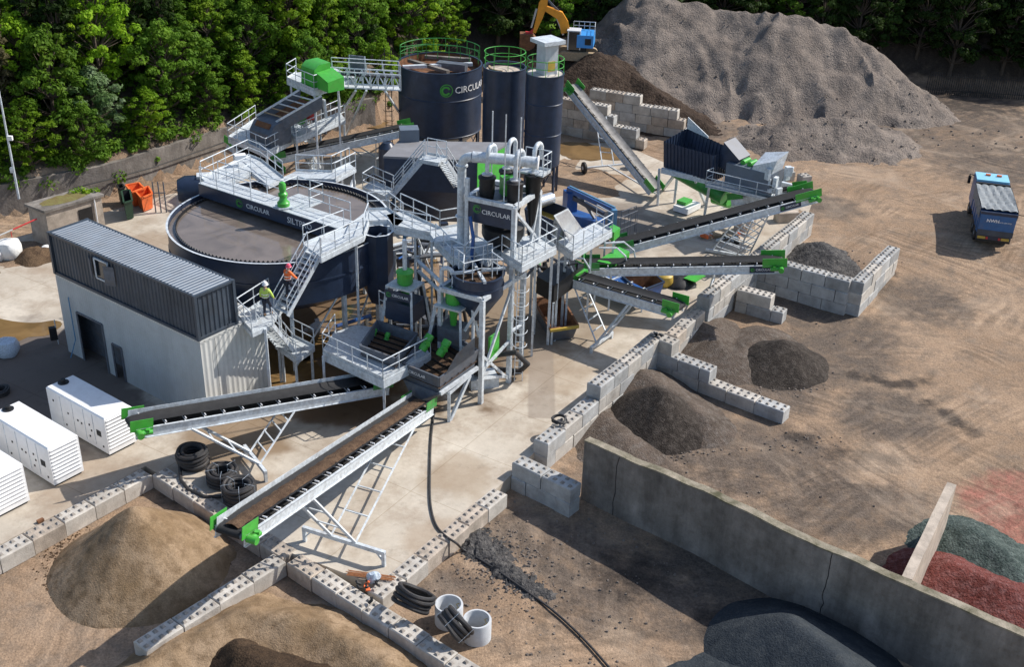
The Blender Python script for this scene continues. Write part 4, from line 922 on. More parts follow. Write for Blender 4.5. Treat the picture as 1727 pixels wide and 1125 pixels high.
        for H, wd in ((H1, .04), (H2, .06)):
            for s in (-1, 1): MB().beam(H + r * s * w / 2, Fz + r * s * .62, .07 if wd < .05 else .11, .07 if wd < .05 else .11).build('leg', 'galv', th)
            for k in range(1, 5 if H is H1 else 3):
                t = k / (5 if H is H1 else 3); c1 = lerp(H, Fz, t); ww = (w / 2) * (1 - t) + .62 * t; MB().beam(c1 - r * ww, c1 + r * ww, .06, .06).build('cross_brace', 'galv', th)
    return th, A, B, d, r, up, dn
cA = conveyor('long front conveyor carrying brown sand down to the foreground heap', (712, 676, 1.45), (388, 893, 4.65), 1.35, (579, 912, .72), (.12, .70), 'belt_sand', 1, plate=.95 if False else None)
conveyor('left conveyor discharging beside the white generator cabinets', (648, 640, 1.6), (222, 712, 3.3), 1.2, (430, 775, .55), (.40, .80), None, 1, feetlen=1.35)
conveyor('longest conveyor rising to the upper right over the block wall', (1040, 412, 2.3), (1372, 322, 5.3), 1.2, None, (.3, .7), None, 0, plate=.86, guard=1.6)
conveyor('level black belt conveyor pointing right at the big bay', (985, 445, 3.0), (1318, 439, 4.2), 1.15, None, (.3, .7), None, 0, plate=.90, guard=1.2)
conveyor('short conveyor with a dark belt sloping down to the block wall right of the plant', (950, 458, 3.4), (1146, 515, 3.6), 1.1, (1015, 574, .35), (.15, .62), None, 0, plate=None, feetlen=1.25)
conveyor('steep conveyor leaning up behind the silos on wheels', (1108, 318, .9), (966, 143, 6.6), 1.0, None, (.3, .7), None, 0, roller='black', tg='green', belt='belt_sunlit')
conveyor('conveyor running from the upper left screen towards the round tank', (458, 262, 3.4), (690, 212, 4.9), 1.0, None, (.3, .7), None, 0)
conveyor('short dark conveyor slanting down beside the upper left screen', (468, 290, 2.6), (392, 235, 3.6), 1.0, None, (.3, .7), None, 0, motor=False)
# tripod and lattice supports that stand by themselves under the far conveyors
def prop_legs(th, pts_top, pts_bot, rungs=4, wd=.08, name='leg'):
    for a, b in zip(pts_top, pts_bot): MB().beam(a, b, wd, wd).build(name, 'galv', th)
    for k in range(1, rungs + 1):
        t = k / (rungs + 1); MB().beam(lerp(pts_top[0], pts_bot[0], t), lerp(pts_top[1], pts_bot[1], t), wd * .8, wd * .8).build('cross_brace', 'galv', th)
def find(lbl):
    return next(o for o in COL.objects if o.get('label', '').startswith(lbl))
tC = find('longest conveyor')
a = [G(1296, 363, 4.2), G(1280, 350, 4.2)]; b = [G(1262, 432, 0), G(1218, 418, 0)]; prop_legs(tC, a, b, 6)
a2 = [G(1270, 372, 4.0), G(1250, 358, 4.0)]; b2 = [G(1240, 437, 0), G(1200, 424, 0)]; prop_legs(tC, a2, b2, 6); 
for k in range(5): MB().beam(lerp(a[0], b[0], k / 5), lerp(a2[0], b2[0], (k + 1) / 5), .05, .05).build('cross_brace', 'galv', tC)
MB().beam(G(1190, 421, .15), G(1275, 436, .15), .16, .2).build('foot_beam', 'galv', tC)
tD = find('level black belt'); prop_legs(tD, [G(1205, 458, 3.3), G(1210, 446, 3.3)], [G(1190, 508, 0), G(1200, 490, 0)], 3)
tH = find('steep conveyor')
wa, wb = G(985, 283, .45), G(1066, 275, .45)
prop_legs(tH, [G(1003, 185, 3.9), G(1022, 196, 3.9)], [lerp(wa, wb, .38), lerp(wa, wb, .62)], 3)
MB().beam(wa, wb, .12, .12).build('axle', 'galv', tH)
for q in (wa, wb): dd = (wb - wa).normalized(); w_ = MB().lathe(q - dd * .12, [(.12, 0), (.42, 0), (.5, .05), (.5, .2), (.42, .25), (.12, .25)], 20, dd).build('wheel', 'rubber', tH); MB().lathe(q - dd * .14, [(0, 0), (.16, 0), (.16, .28), (0, .28)], 12, dd).build('rim', 'galv', w_)
MB().beam(lerp(wa, wb, .5), G(1106, 326, .6), .1, .1).build('tow_bar', 'galv', tH)
tF = find('conveyor running from'); prop_legs(tF, [G(578, 240, 3.9), G(590, 236, 3.9)], [G(560, 275, 0), G(588, 280, 0)], 2); prop_legs(tF, [G(578, 242, 3.9), G(590, 238, 3.9)], [G(610, 262, 0), G(640, 268, 0)], 2)
prop_legs(tF, [G(634, 234, 4.3), G(638, 230, 4.3)], [G(634, 300, 0), G(645, 295, 0)], 1)

# ================================================================ THICKENER: wide round water tank with bridge
TC = Vector((-13.8, 62.07, 0)); TR = 6.37; ZR = 6.8
def thickener():
    th = thing('settling_tank', 'wide round navy settling tank full of grey brown water', 'tank', TC)
    mb = MB(); mb.lathe(TC, [(TR - 1.6, 3.2), (TR, 4.25), (TR, ZR), (TR + .07, ZR), (TR + .07, ZR + .06), (TR - .06, ZR + .06), (TR - .06, 6.2)], 72); mb.lathe(TC, [(TR + .01, 5.5), (TR + .05, 5.5), (TR + .05, 5.6), (TR + .01, 5.6)], 72); mb.build('tank_shell', 'navy', th)
    mb = MB(); mb.lathe(TC, [(TR + .068, ZR + .065), (TR - .055, ZR + .065)], 72); mb.build('rim_edge', 'galv', th)
    # inner launder with a toothed weir
    mb = MB(); mb.lathe(TC, [(TR - .42, 6.25), (TR - .42, 6.72), (TR - .46, 6.72), (TR - .46, 6.25)], 72); mb.build('launder', 'dark_grey', th)
    mb = MB(); n = 300; vs = []; fs = []
    for k in range(n):
        t = 2 * math.pi * k / n; d_ = Vector((math.cos(t), math.sin(t), 0)); zt_ = 6.82 if k % 2 else 6.68
        for r_, z_ in ((TR - .50, 6.58), (TR - .50, zt_), (TR - .46, zt_), (TR - .46, 6.58)): vs.append(TC + d_ * r_ + Vector((0, 0, z_)))
        a_, b_ = 4 * k, 4 * ((k + 1) % n); fs += [(a_, b_, b_ + 1, a_ + 1), (a_ + 1, b_ + 1, b_ + 2, a_ + 2), (a_ + 2, b_ + 2, b_ + 3, a_ + 3)]
    mb.add(vs, fs); mb.build('toothed_weir', 'black', th)
    mb = MB(); vs = [TC + Vector((math.cos(2 * math.pi * k / 64) * (TR - .07), math.sin(2 * math.pi * k / 64) * (TR - .07), 6.6)) for k in range(64)]; mb.add(vs, [tuple(range(64))]); mb.build('water', 'slurry', th)
    for k in range(12):
        t = 2 * math.pi * (k + .5) / 12; c = TC + Vector((math.cos(t), math.sin(t), 0)) * (TR - .35); c2 = TC + Vector((math.cos(t + .45), math.sin(t + .45), 0)) * (TR - .35)
        mb = MB(); mb.box((c.x, c.y, 0), (.22, .22, 4.3), t, True); mb.build('leg', 'galv', th)
        MB().beam(c + Vector((0, 0, .1)), c2 + Vector((0, 0, 4.1)), .08, .08).build('cross_brace', 'galv', th)
    # bridge beam with lettering
    a = G(335, 310, 7.6); b = G(570, 387, 7.6); d = (b - a).normalized(); n_ = Vector((d.y, -d.x, 0))
    if n_.y > 0: n_ = -n_
    mb = MB(); mb.beam(a - Vector((0, 0, .38)), b - Vector((0, 0, .38)), .08, .76)
    mb.beam(a - n_ * 1.3 - Vector((0, 0, .38)), b - n_ * 1.3 - Vector((0, 0, .38)), .08, .76); mb.beam(a - n_ * .65 - Vector((0, 0, .38)) , a - n_ * .65 - Vector((0, 0, .38)) + d * .06, 1.3, .74); mb.build('bridge_beam', 'navy', th)
    mb = MB(); mb.quadbox(a + Vector((0, 0, .06)), b + Vector((0, 0, .06)), b - n_ * 1.35 + Vector((0, 0, .06)), a - n_ * 1.35 + Vector((0, 0, .06)), .05)
    mid0 = lerp(a, b, .52); mid1 = lerp(a, b, .70); mb.quadbox(mid0 - n_ * 1.36 + Vector((0, 0, .065)), mid1 - n_ * 1.36 + Vector((0, 0, .065)), mid1 - n_ * 2.5 + Vector((0, 0, .065)), mid0 - n_ * 2.5 + Vector((0, 0, .065)), .05)
    mb.build('bridge_deck', 'galv_deck', th)
    for s, pts in ((0, [lerp(a, b, .02) + n_ * .02, lerp(a, b, .40) + n_ * .02]), (1, [lerp(a, b, .03) - n_ * 1.32, mid0 - n_ * 1.32, mid0 - n_ * 2.48, mid1 - n_ * 2.48, mid1 - n_ * 1.32, lerp(a, b, .98) - n_ * 1.32])):
        mb = MB(); rail(mb, [p + Vector((0, 0, .06)) for p in pts], toe=False); mb.build('handrail', 'galv', th)
    q = lerp(a, b, .60) - n_ * .35 + Vector((0, 0, .1))
    mb = MB(); mb.box((q.x, q.y, q.z), (.8, .8, .08), .5, True); mb.build('drive_base', 'galv', th)
    mb = MB(); mb.lathe(q, [(.30, .06), (.36, .1), (.36, .3), (.24, .42), (.20, .62), (.27, .7), (.27, .84), (.17, .94), (.21, 1.1), (.21, 1.38), (.14, 1.52), (0, 1.55)], 20); mb.build('drive_unit', 'green', th)
    e = d if d.x > 0 else -d
    face = lambda t, z: lerp(a, b, t) + n_ * .05 + Vector((0, 0, z))
    emblem(face(.31, -.36), e, (0, 0, 1), .27, th, mt='green_dark'); textobj('CIRCULAR', face(.36, -.50), e, (0, 0, 1), .40, 'white', th)
    textobj('SILTPRO', face(.655, -.56), e, (0, 0, 1), .52, 'white', th); textobj('T', face(.88, -.56), e, (0, 0, 1), .52, 'white', th)
thickener()
# small side tank on the settling tank
c = G(637, 392, 7.2); th = thing('side_tank', 'octagonal navy side tank hanging on the right of the round settling tank', 'tank', (c.x, c.y, 0))
c = Vector((c.x, c.y, 0)); mb = MB(); mb.lathe(c, [(.55, 2.9), (.86, 3.7), (.86, 7.25), (.92, 7.25), (.92, 7.31), (.80, 7.31), (.80, 6.2), (0, 6.2)], 8); mb.sm = [False] * len(mb.sm); mb.build('tank_shell', 'navy', th)
mb = MB(); mb.lathe(c, [(.93, 7.315), (.79, 7.315)], 8); mb.build('rim_edge', 'galv', th)
MB().path([c + Vector((0, 0, 2.9)), c + Vector((0, 0, 0))], .12, 8).build('outlet_pipe', 'galv', th)
# long low vessel behind the tank's left end
p0, p1 = G(300, 322, 4.6), G(345, 312, 4.6); th = thing('feed_vessel', 'dark navy hooded vessel at the far left edge of the settling tank', 'vessel', (p0.x, p0.y, 0))
mb = MB(); d = Vector((1, .25, 0)).normalized(); mb.path([p0, p0 + d * .5, p0 + d * 2.9], [.75, 1.0, 1.0], 10); mb.build('vessel_body', 'navy', th)
mb = MB(); mb.beam(p0 + d * 1.3 + Vector((0, 0, .95)), p0 + d * 3.4 + Vector((0, 0, .95)), .8, .25); mb.build('top_cover', 'galv', th)
for k in (.4, 2.6):
    for s in (-.6, .6): q = p0 + d * k + Vector((0, s, 0)); mb = MB(); mb.box((q.x, q.y, 0), (.14, .14, 4.0), 0, True); mb.build('leg', 'galv', th)
th = thing('pipe_rack', 'small rusty post rack standing left of the feed vessel', 'rack', G(270, 355, 0))
for u in (263, 272, 281):
    q = G(u, 358, 0); MB().path([q, q + Vector((0, 0, 2.4))], .05, 6).build('post', 'dark_grey', th)
MB().beam(G(262, 355, 0) + Vector((0, 0, 1.4)), G(283, 355, 0) + Vector((0, 0, 1.4)), .06, .06).build('cross_rail', 'dark_grey', th)

# ================================================================ PLATFORMS AND STAIRS
def platform(label, px, z, rails=(), legs=(), t=.22, name='steel_platform', legz=0, gates=None, fine=1.2):
    P = [G(u, v, z) for u, v in px]; th = thing(name, label, 'platform', (P[0].x, P[0].y, 0))
    mb = MB(); mb.prism([(p.x, p.y) for p in P], z - .05, z); mb.build('deck', 'galv_deck', th)
    n = len(P)
    for i in range(n):
        a, b = P[i], P[(i + 1) % n]; MB().beam(a - Vector((0, 0, t / 2 + .055)), b - Vector((0, 0, t / 2 + .055)), .07, t).build('edge_beam', 'galv', th)
    for seg in rails:
        mb = MB(); rail(mb, [P[k % n] for k in seg], gap=fine); mb.build('handrail', 'galv', th)
    for u, v in legs:
        q = G(u, v, z); mb = MB(); mb.box((q.x, q.y, legz), (.13, .13, z - .1 - legz), 0, True); mb.build('leg', 'galv', th)
    return th, P
# landing outside the container (man in yellow stands here)
platform('high galvanised landing beside the dark container where the man in yellow stands', [(402, 535), (455, 500), (480, 512), (452, 548), (425, 560)], 4.9, [(4, 0), (0, 1)], [(405, 540), (470, 512), (447, 552)], t=.25)
f1 = thing('stair_flight', 'lower stair flight going down from the landing of the man in yellow', 'stairs', G(495, 596, 2.4))
stairs(f1, G(482, 588, 2.4), G(446, 545, 4.9), .95)
f2 = thing('stair_flight', 'upper stair flight climbed by the man in orange along the settling tank', 'stairs', G(470, 540, 4.9))
stairs(f2, G(474, 528, 4.9), G(531, 424, 7.6), 1.05)
platform('small landing on a single post at the foot of the lower stair', [(464, 580), (492, 566), (530, 585), (500, 606)], 2.35, [(0, 3), (1, 2)], [(498, 600), (470, 582), (525, 586)])
platform('walkway over the near rim of the settling tank, beside the side tank', [(541, 433), (512, 412), (580, 385), (620, 354), (655, 353), (680, 372), (667, 384), (654, 370), (622, 372), (613, 397)], 7.6, [(0, 9), (1, 2), (3, 4), (4, 5), (8, 9)], [(600, 402), (655, 378)], t=.3)
platform('large lower platform wrapping round the left vibrating screen', [(545, 593), (566, 560), (600, 548), (700, 560), (726, 598), (646, 640)], 2.9, [(0, 5), (5, 4), (0, 1)], [(545, 598), (647, 636), (722, 596), (640, 560)], t=.5)
q_, P_ = platform('bridge walkway linking the settling tank to the cyclone tower', [(665, 383), (652, 362), (676, 356), (742, 386), (790, 378), (792, 402), (735, 408), (726, 395)], 7.6, [(0, 7), (2, 3), (3, 4)], [(700, 388), (728, 404)], t=.32)
platform('deck in front of the cyclone tower with a notched front rail', [(735, 408), (792, 402), (846, 398), (846, 428), (822, 440), (800, 428), (784, 446), (762, 436)], 7.4, [(0, 7), (7, 6), (6, 5), (5, 4), (4, 3)], [(765, 434)], t=.3)
platform('bright grating deck right of the cyclone tower', [(846, 428), (880, 448), (938, 417), (905, 395), (862, 402)], 7.6, [(0, 1), (1, 2), (2, 3)], [(905, 400)], t=.35)
platform('lower access deck above the green conveyor tails', [(937, 408), (966, 428), (1032, 389), (1005, 374)], 6.4, [(0, 1), (1, 2), (2, 3)], [(1000, 378), (944, 411)], t=.35)
# fold-over stair bridge in front of the grey roofed box
f3 = thing('crossover_stairs', 'peaked crossover stairs standing in front of the grey roofed press building', 'stairs', G(700, 300, 0))
pk0, pk1 = G(722, 262, 7.6), G(738, 268, 7.6)
stairs(f3, G(662, 328, 5.0), G(716, 264, 7.7), 1.0); stairs(f3, G(776, 318, 5.3), G(745, 270, 7.7), 1.0)
mb = MB(); e0, e1 = G(714, 264, 7.7), G(746, 270, 7.7); dd = (e1 - e0).normalized(); nn = Vector((-dd.y, dd.x, 0)); mb.quadbox(e0 - nn * .55, e1 - nn * .55, e1 + nn * .6, e0 + nn * .6, .25); mb.build('landing', 'galv_deck', f3)
mb = MB(); rail(mb, [e0 + nn * .58, e1 + nn * .58], gap=.8); mb.build('handrail', 'galv', f3)
platform('narrow service walkway at the foot of the crossover stairs', [(612, 318), (630, 306), (664, 322), (650, 334)], 5.0, [(0, 1), (1, 2), (0, 3)], [(630, 325), (655, 330)])

# ================================================================ CYCLONE TOWER
B1 = Vector((-1.59, 53.34, 0)); B2 = Vector((-.11, 55.68, 0))
tw = thing('cyclone_tower', 'tall galvanised tower carrying black cyclones and curved grey pipes', 'tower', (-1.6, 56, 0))
ZT = 10.5
T0 = G(788, 333, ZT); T1 = G(868, 350, ZT); T2 = G(910, 322, ZT); T3 = T0 + T2 - T1
def post(p, z0, z1, w=.2): mb = MB(); mb.box((p.x, p.y, z0), (w, w, z1 - z0), math.atan2((T1 - T0).y, (T1 - T0).x), True); mb.build('leg', 'galv', tw)
post(B1, 0, 6.3, .24); post(B2, 0, 7.6, .24); post(T1, 7.4, ZT, .24); post(T0, 5.0, 11.6, .2); post(T2, 7.4, ZT, .24); post(T3, 7.4, ZT, .2)
B3 = B2 + (B2 - B1) * .45; B0 = B1 + Vector((-2.3, 1.2, 0)); post(B3, 0, 6.3, .2); post(B0, 0, 6.3, .2)
for a, b in ((B1, B3), (B1, B0), (B0, B0 + B3 - B1), (B3, B0 + B3 - B1)): MB().beam(Vector((a.x, a.y, 6.3)), Vector((b.x, b.y, 6.3)), .2, .24).build('frame_beam', 'galv', tw)
for a, za, b, zb in ((B1, 1.5, B2, 5.9), (B1, 1.6, B2, .4), (B1, 2.0, B2, 2.7), (B2, .2, B1, 3.0), (B1, 6.2, B1 + (B0 - B1) * .4, 4.2)): MB().beam(Vector((a.x, a.y, za)), Vector((b.x, b.y, zb)), .12, .14).build('cross_brace', 'galv', tw)
for a, b in ((T0, T1), (T1, T2), (T2, T3), (T3, T0)): MB().beam(Vector((a.x, a.y, ZT)), Vector((b.x, b.y, ZT)), .26, .22).build('frame_beam', 'galv', tw)
MB().beam(Vector((T1.x, T1.y, ZT - .2)), Vector((T2.x, T2.y, 7.7)), .14, .14).build('cross_brace', 'galv', tw); MB().beam(Vector((T2.x, T2.y, ZT - .2)), Vector((T1.x, T1.y, 7.7)) * .3 + Vector((T2.x, T2.y, 7.7)) * .7, .14, .14).build('cross_brace', 'galv', tw)
MB().prism([(p.x, p.y) for p in (T0, T1, T2, T3)], ZT - .18, ZT - .12).build('top_deck', 'dark_grey', tw)
xd = (T1 - T0).normalized(); nf = Vector((xd.y, -xd.x, 0)); mb = MB(); mb.beam(T0 + nf * .02 - Vector((0, 0, .72)), T1 + nf * .02 - Vector((0, 0, .72)), .04, 1.15); mb.build('name_panel', 'navy', tw)
fo = lambda t, z: lerp(T0, T1, t) + nf * .05 + Vector((0, 0, z))
emblem(fo(.22, -.50), xd, (0, 0, 1), .24, tw, mt='green_dark'); textobj('CIRCULAR', fo(.32, -.72), xd, (0, 0, 1), .36, 'white', tw)
# cyclones
yd = (T2 - T1).normalized(); WL_ = (T1 - T0).length; DL_ = (T2 - T1).length
for a, b in ((.26, .28), (.85, .28), (.42, .78), (.95, .82)):
    q = T0 + xd * WL_ * a + yd * DL_ * b
    cy = MB(); cy.lathe(Vector((q.x, q.y, 0)), [(.09, 7.9), (.14, 8.6), (.30, 9.9), (.40, 10.6), (.42, 10.7), (.42, 11.45), (.48, 11.47), (.48, 11.58), (.42, 11.6), (.30, 11.68), (0, 11.7)], 20); cyo = cy.build('cyclone', 'black', tw)
    MB().lathe(Vector((q.x, q.y, 0)), [(.13, 11.66), (.3, 11.68), (.3, 11.74), (.13, 11.78)], 16).build('flange', 'steel_bright', cyo)
    pts = [Vector((q.x, q.y, 11.7)), Vector((q.x, q.y, 12.75))]
    for k in range(1, 8): t = math.pi * k / 8; pts.append(Vector((q.x, q.y, 12.75)) + yd * (.42 - .42 * math.cos(t)) + Vector((0, 0, .42 * math.sin(t))))
    e = pts[-1] + Vector((0, 0, -.7)); pts.append(e); mb = MB(); mb.path(pts, .125, 10); mb.build('overflow_pipe', 'galv', tw)
mq = T0 + xd * WL_ * .55 + yd * DL_ * .55
mb = MB(); mb.box((mq.x, mq.y, ZT), (.7, .6, 1.0), .4, True); mb.build('feed_distributor', 'green', tw)
m0 = T0 - xd * .75 + yd * DL_ * .25; 
big = [Vector((m0.x, m0.y, 4.2)), Vector((m0.x, m0.y, 8)), Vector((m0.x, m0.y, 11.9))]
for k in range(1, 7): t = math.pi / 2 * k / 6; big.append(Vector((m0.x, m0.y, 11.9)) + xd * (.65 - .65 * math.cos(t)) + Vector((0, 0, .65 * math.sin(t))))
end = T0 + xd * WL_ * 1.12 + yd * DL_ * .62; big.append(Vector((end.x, end.y, 12.55)) * .5 + big[-1] * .5); big.append(Vector((end.x, end.y, 12.5)))
mb = MB(); mb.path(big[:9], .24, 14); mb.build('riser_pipe', 'galv', tw); mb = MB(); mb.path(big[8:], .30, 14); mb.build('manifold_pipe', 'galv', tw)
for z in (11.9, 9.0): MB().lathe((m0.x, m0.y, z), [(.24, 0), (.33, 0), (.33, .08), (.24, .08)], 16).build('flange', 'galv', tw)
mb = MB(); e2 = Vector((end.x, end.y, 12.5)); mb.lathe(e2, [(0, 0), (.38, 0), (.38, .06), (0, .08)], 16, (e2 - big[-2])); mb.build('blank_flange', 'white', tw)
mb = MB(); ra = T2 + Vector((.1, .1, 1.2)); rail(mb, [ra - xd * 1.0, ra + xd * .5, ra + xd * .5 - yd * .9], gap=.6); mb.build('handrail', 'galv', tw)
MB().quadbox(ra - xd * 1.0, ra + xd * .5, ra + xd * .5 - yd * .9, ra - xd * 1.0 - yd * .9, .08).build('access_deck', 'galv_deck', tw)
for u, v0, v1 in ((830, 245, 187), (852, 260, 193), (877, 270, 198)):
    q = G(u, v0, 13.2); t_ = HV(q.x, q.y, v1); MB().path([Vector((q.x, q.y, ZT)), Vector((q.x, q.y, t_))], .04, 6).build('vent_mast', 'galv', tw)
# black collecting boxes under the cyclones
cc = (T0 + T2) * .5
mb = MB(); mb.lathe((cc.x, cc.y, 0), [(.3, 7.3), (1.0, 7.9), (1.15, 8.2), (1.15, 8.7), (.9, 8.85), (0, 8.9)], 20); mb.build('underflow_box', 'black', tw)
for s in (-.45, .45): q = cc + xd * s; MB().path([Vector((q.x, q.y, 7.4)), Vector((q.x, q.y, 5.9))], .11, 8).build('drop_pipe', 'hose_blue' if s < 0 else 'galv', tw)
q = T0 + xd * .35 - yd * .3; MB().path([Vector((q.x, q.y, 9.6)), q + Vector((.2, -.3, -2.0)), q + Vector((.1, -.4, -3.6))], .10, 8).build('drop_pipe', 'machine_blue', tw)
# navy attrition tank hung in the frame
c = (B1 + B0 + B3 + (B0 + B3 - B1)) * .25; c = G(806, 458, 7.15)
ct = thing('round_sand_tank', 'round navy tank of brown sand slung in the lower frame of the tower', 'tank', (c.x, c.y, 5.7))
mb = MB(); mb.lathe((c.x, c.y, 0), [(.35, 4.4), (1.0, 5.4), (1.38, 5.95), (1.38, 7.1), (1.45, 7.1), (1.45, 7.16), (1.32, 7.16), (1.32, 6.7)], 32); mb.lathe((c.x, c.y, 0), [(1.385, 6.5), (1.42, 6.5), (1.42, 6.56), (1.385, 6.56)], 32); mb.build('tank_shell', 'navy', ct)
mb = MB(); mb.lathe((c.x, c.y, 0), [(0, 6.85), (1.32, 6.8)], 32); mb.build('sand_filling', 'belt_sand', ct)
for an in (.3, 1.87, 3.44, 5.0): mb = MB(); d_ = Vector((math.cos(an), math.sin(an), 0)); mb.beam(Vector((c.x, c.y, 7.2)) + d_ * .2, Vector((c.x, c.y, 7.2)) + d_ * 1.5, .16, .14); mb.build('spreader_beam', 'galv', ct)

# ================================================================ VIBRATING SCREENS
def screen(name, label, fl, fr, bl, br, zf, zb, depth, mt, motor_px, mz, text=True, ms=1.0):
    """open dark box sieve: front corners fl, fr and back corners bl, br (photo px)"""
    FL, FR, BL, BR = G(*fl, zf), G(*fr, zf), G(*bl, zb), G(*br, zb); th = thing(name, label, 'screen', (FL.x, FL.y, 0)); D = Vector((0, 0, -depth))
    for a, b, da, db in ((FL, FR, D * 1.15, D * 1.15), (FR, BR, D, D), (FL, BL, D, D), (BL, BR, D, D)):
        mb = MB(); n = (b - a).cross(Vector((0, 0, 1))).normalized() * .05; ins = (FL + FR + BL + BR) * .25
        sh = .12; a2 = a + da + (ins - a) * sh; b2 = b + db + (ins - b) * sh; mb.hexa([a2 - n, b2 - n, b2 + n, a2 + n, a - n, b - n, b + n, a + n]); mb.build('side_plate', mt, th)
    mb = MB(); mb.add([FL + D * .62, FR + D * .62, BR + D * .62, BL + D * .62], [(0, 1, 2, 3)]); mb.build('sieve_deck', 'belt_sand', th)
    mb = MB()
    for k in range(1, 6): mb.beam(lerp(FL, BL, k / 6) + D * .55, lerp(FR, BR, k / 6) + D * .55, .05, .06)
    mb.build('cross_bar', 'black', th)
    for u, v in motor_px:
        q = G(u, v, mz); dv = ((BL - FL).normalized() * .6 + Vector((0, 0, .5))).normalized(); dv = (FR - FL).cross(Vector((0, 0, 1))).normalized() * .75 * -1 + Vector((0, 0, .65)) if False else (BR - FR).normalized() + Vector((0, 0, .9)); dv.normalize()
        mb = MB(); a = q - dv * .48 * ms; b = q + dv * .48; mb.lathe(a, [(x_ * ms, z_ * ms) for x_, z_ in [(0, 0), (.2, 0), (.23, .05), (.23, .36), (.18, .38), (.18, .58), (.23, .6), (.23, .91), (.2, .96), (0, .96)]], 14, dv); mb.box(q + Vector((.12, -.15, .05)) * ms, (.22 * ms, .22 * ms, .3 * ms)); mb.build('vibrator_motor', 'green', th)
    return th, FL, FR, BL, BR
s1, FL, FR, BL, BR = screen('vibrating_screen', 'dark grey vibrating screen with two green motors above the front conveyor', (679, 612), (741, 637), (735, 545), (806, 590), 3.0, 3.5, 1.1, 'dark_grey', [(719, 578), (748, 587)], 3.7)
mb = MB(); n_ = (FR - FL).cross(Vector((0, 0, 1))).normalized(); n_ = n_ if n_.y < 0 else -n_
e = (FR - FL).normalized(); emblem(FL + e * .22 + n_ * .07 + Vector((0, 0, -.3)), e, (0, 0, 1), .16, s1, mt='green_dark'); textobj('CIRCULAR', FL + e * .45 + n_ * .07 + Vector((0, 0, -.38)), e, (0, 0, 1), .24, 'white', s1)
# hopper below the screen mouth
mb = MB(); D = Vector((0, 0, -1)); c0 = (FL + FR) * .5 + (BL - FL) * .1; mb.hexa([c0 + Vector((-.5, -.4, -2.0)), c0 + Vector((.5, -.2, -2.0)), c0 + Vector((.5, .6, -2.0)), c0 + Vector((-.6, .5, -2.0)), FL + D, FR + D, FR + (BR - FR) * .35 + D, FL + (BL - FL) * .35 + D]); mb.build('discharge_hopper', 'dark_grey', s1)
p1 = G(757, 711, 0); p2 = p1 + (BR - FR).normalized() * .9; p2.z = 0; p3 = G(768, 703, 0)
for a, b in ((p1, p1 + Vector((0, 0, 1.75))), (p1 + Vector((.05, .1, 0)), p1 + (BR - FR).normalized() * 1.6 + Vector((0, 0, 1.9))), (p1 + Vector((0, 0, 1.75)), p1 + (BR - FR).normalized() * 1.6 + Vector((0, 0, 1.95))), (p1 + Vector((0, 0, 1.75)), p1 - e * 1.0 + Vector((0, 0, 1.85)))): MB().beam(a, b, .16, .16).build('support_frame', 'galv', s1)
a = FR + (BR - FR) * .02 - Vector((0, 0, 1.0)); b = BR - Vector((0, 0, 1.1)); MB().beam(a, b, .16, .2).build('support_frame', 'galv', s1)
mb = MB(); pr_ = (BR - FR).normalized(); q0 = FR + pr_ * .35 + n_ * 0; sd = Vector((pr_.y, -pr_.x, 0)); 
mb.add([q0 + sd * .07, FR + pr_ * 1.25 + sd * .07 + Vector((0, 0, .75)), FR + pr_ * 2.6 + sd * .07 + Vector((0, 0, .95)), FR + pr_ * 2.6 + sd * .07, ], [(0, 1, 2, 3), (3, 2, 1, 0)]); mb.build('side_panel', 'dark_grey', s1)
s2, FL, FR, BL, BR = screen('vibrating_screen', 'smaller dark screen with green motors enclosed by the lower platform railings', (607, 582), (668, 604), (636, 540), (704, 562), 3.6, 3.6, .9, 'dark_grey', [(630, 563), (652, 570)], 3.1, ms=.62)
# navy hopper + cyclone stand over second screen
def stand(label, u, v, zc, zdeck, frame_px, low):
    c = G(u, v, zc); th = thing('cyclone_stand', label, 'stand', (c.x, c.y, 0)); c = Vector((c.x, c.y, 0))
    ax = xd; ay = yd
    for i, j in ((-1, -1), (1, -1), (1, 1), (-1, 1)):
        a = c + ax * .75 * i + ay * .6 * j; b = c + ax * (1.0) * i + ay * .95 * j; MB().beam(a + Vector((0, 0, zdeck)), b + Vector((0, 0, low)), .13, .13).build('leg', 'galv', th)
    P = [c + ax * .8 * i + ay * .7 * j for i, j in ((-1, -1), (1, -1), (1, 1), (-1, 1))]; MB().prism([(p.x, p.y) for p in P], zdeck, zdeck + .1).build('top_deck', 'galv_deck', th)
    MB().lathe(c, [(.12, zdeck - 1.6), (.20, zdeck - .8), (.27, zdeck - .1)], 16).build('cyclone_cone', 'green', th)
    MB().lathe(c, [(.36, zdeck + .1), (.44, zdeck + .2), (.44, zdeck + .75), (.49, zdeck + .78), (.49, zdeck + .85), (.3, zdeck + .95), (0, zdeck + .95)], 20).build('cyclone_head', 'green', th)
    return th, c, P
st1, c1, P1 = stand('left cyclone stand with green cyclone and navy sign board', 683, 470, 6.0, 5.6, None, 3.0)
f_n = -yd; a = P1[0] + Vector((0, 0, 5.25)) - yd * .03; b = P1[1] + Vector((0, 0, 5.25)) - yd * .03; MB().beam(a, b, .04, .5).build('name_panel', 'navy', st1)
emblem(a + xd * .25 - yd * .05, xd, (0, 0, 1), .15, st1, mt='green_dark'); textobj('CIRCULAR', a + xd * .45 - yd * .05 + Vector((0, 0, -.08)), xd, (0, 0, 1), .22, 'white', st1)
MB().box((c1.x, c1.y, 3.7), (1.7, 1.5, 1.1), math.atan2(xd.y, xd.x), True).build('feed_box', 'navy', st1)
pp = [c1 + Vector((0, 0, 6.5)), c1 + Vector((0, 0, 8.3))]; MB().path(pp, .12, 10).build('overflow_pipe', 'galv', st1)
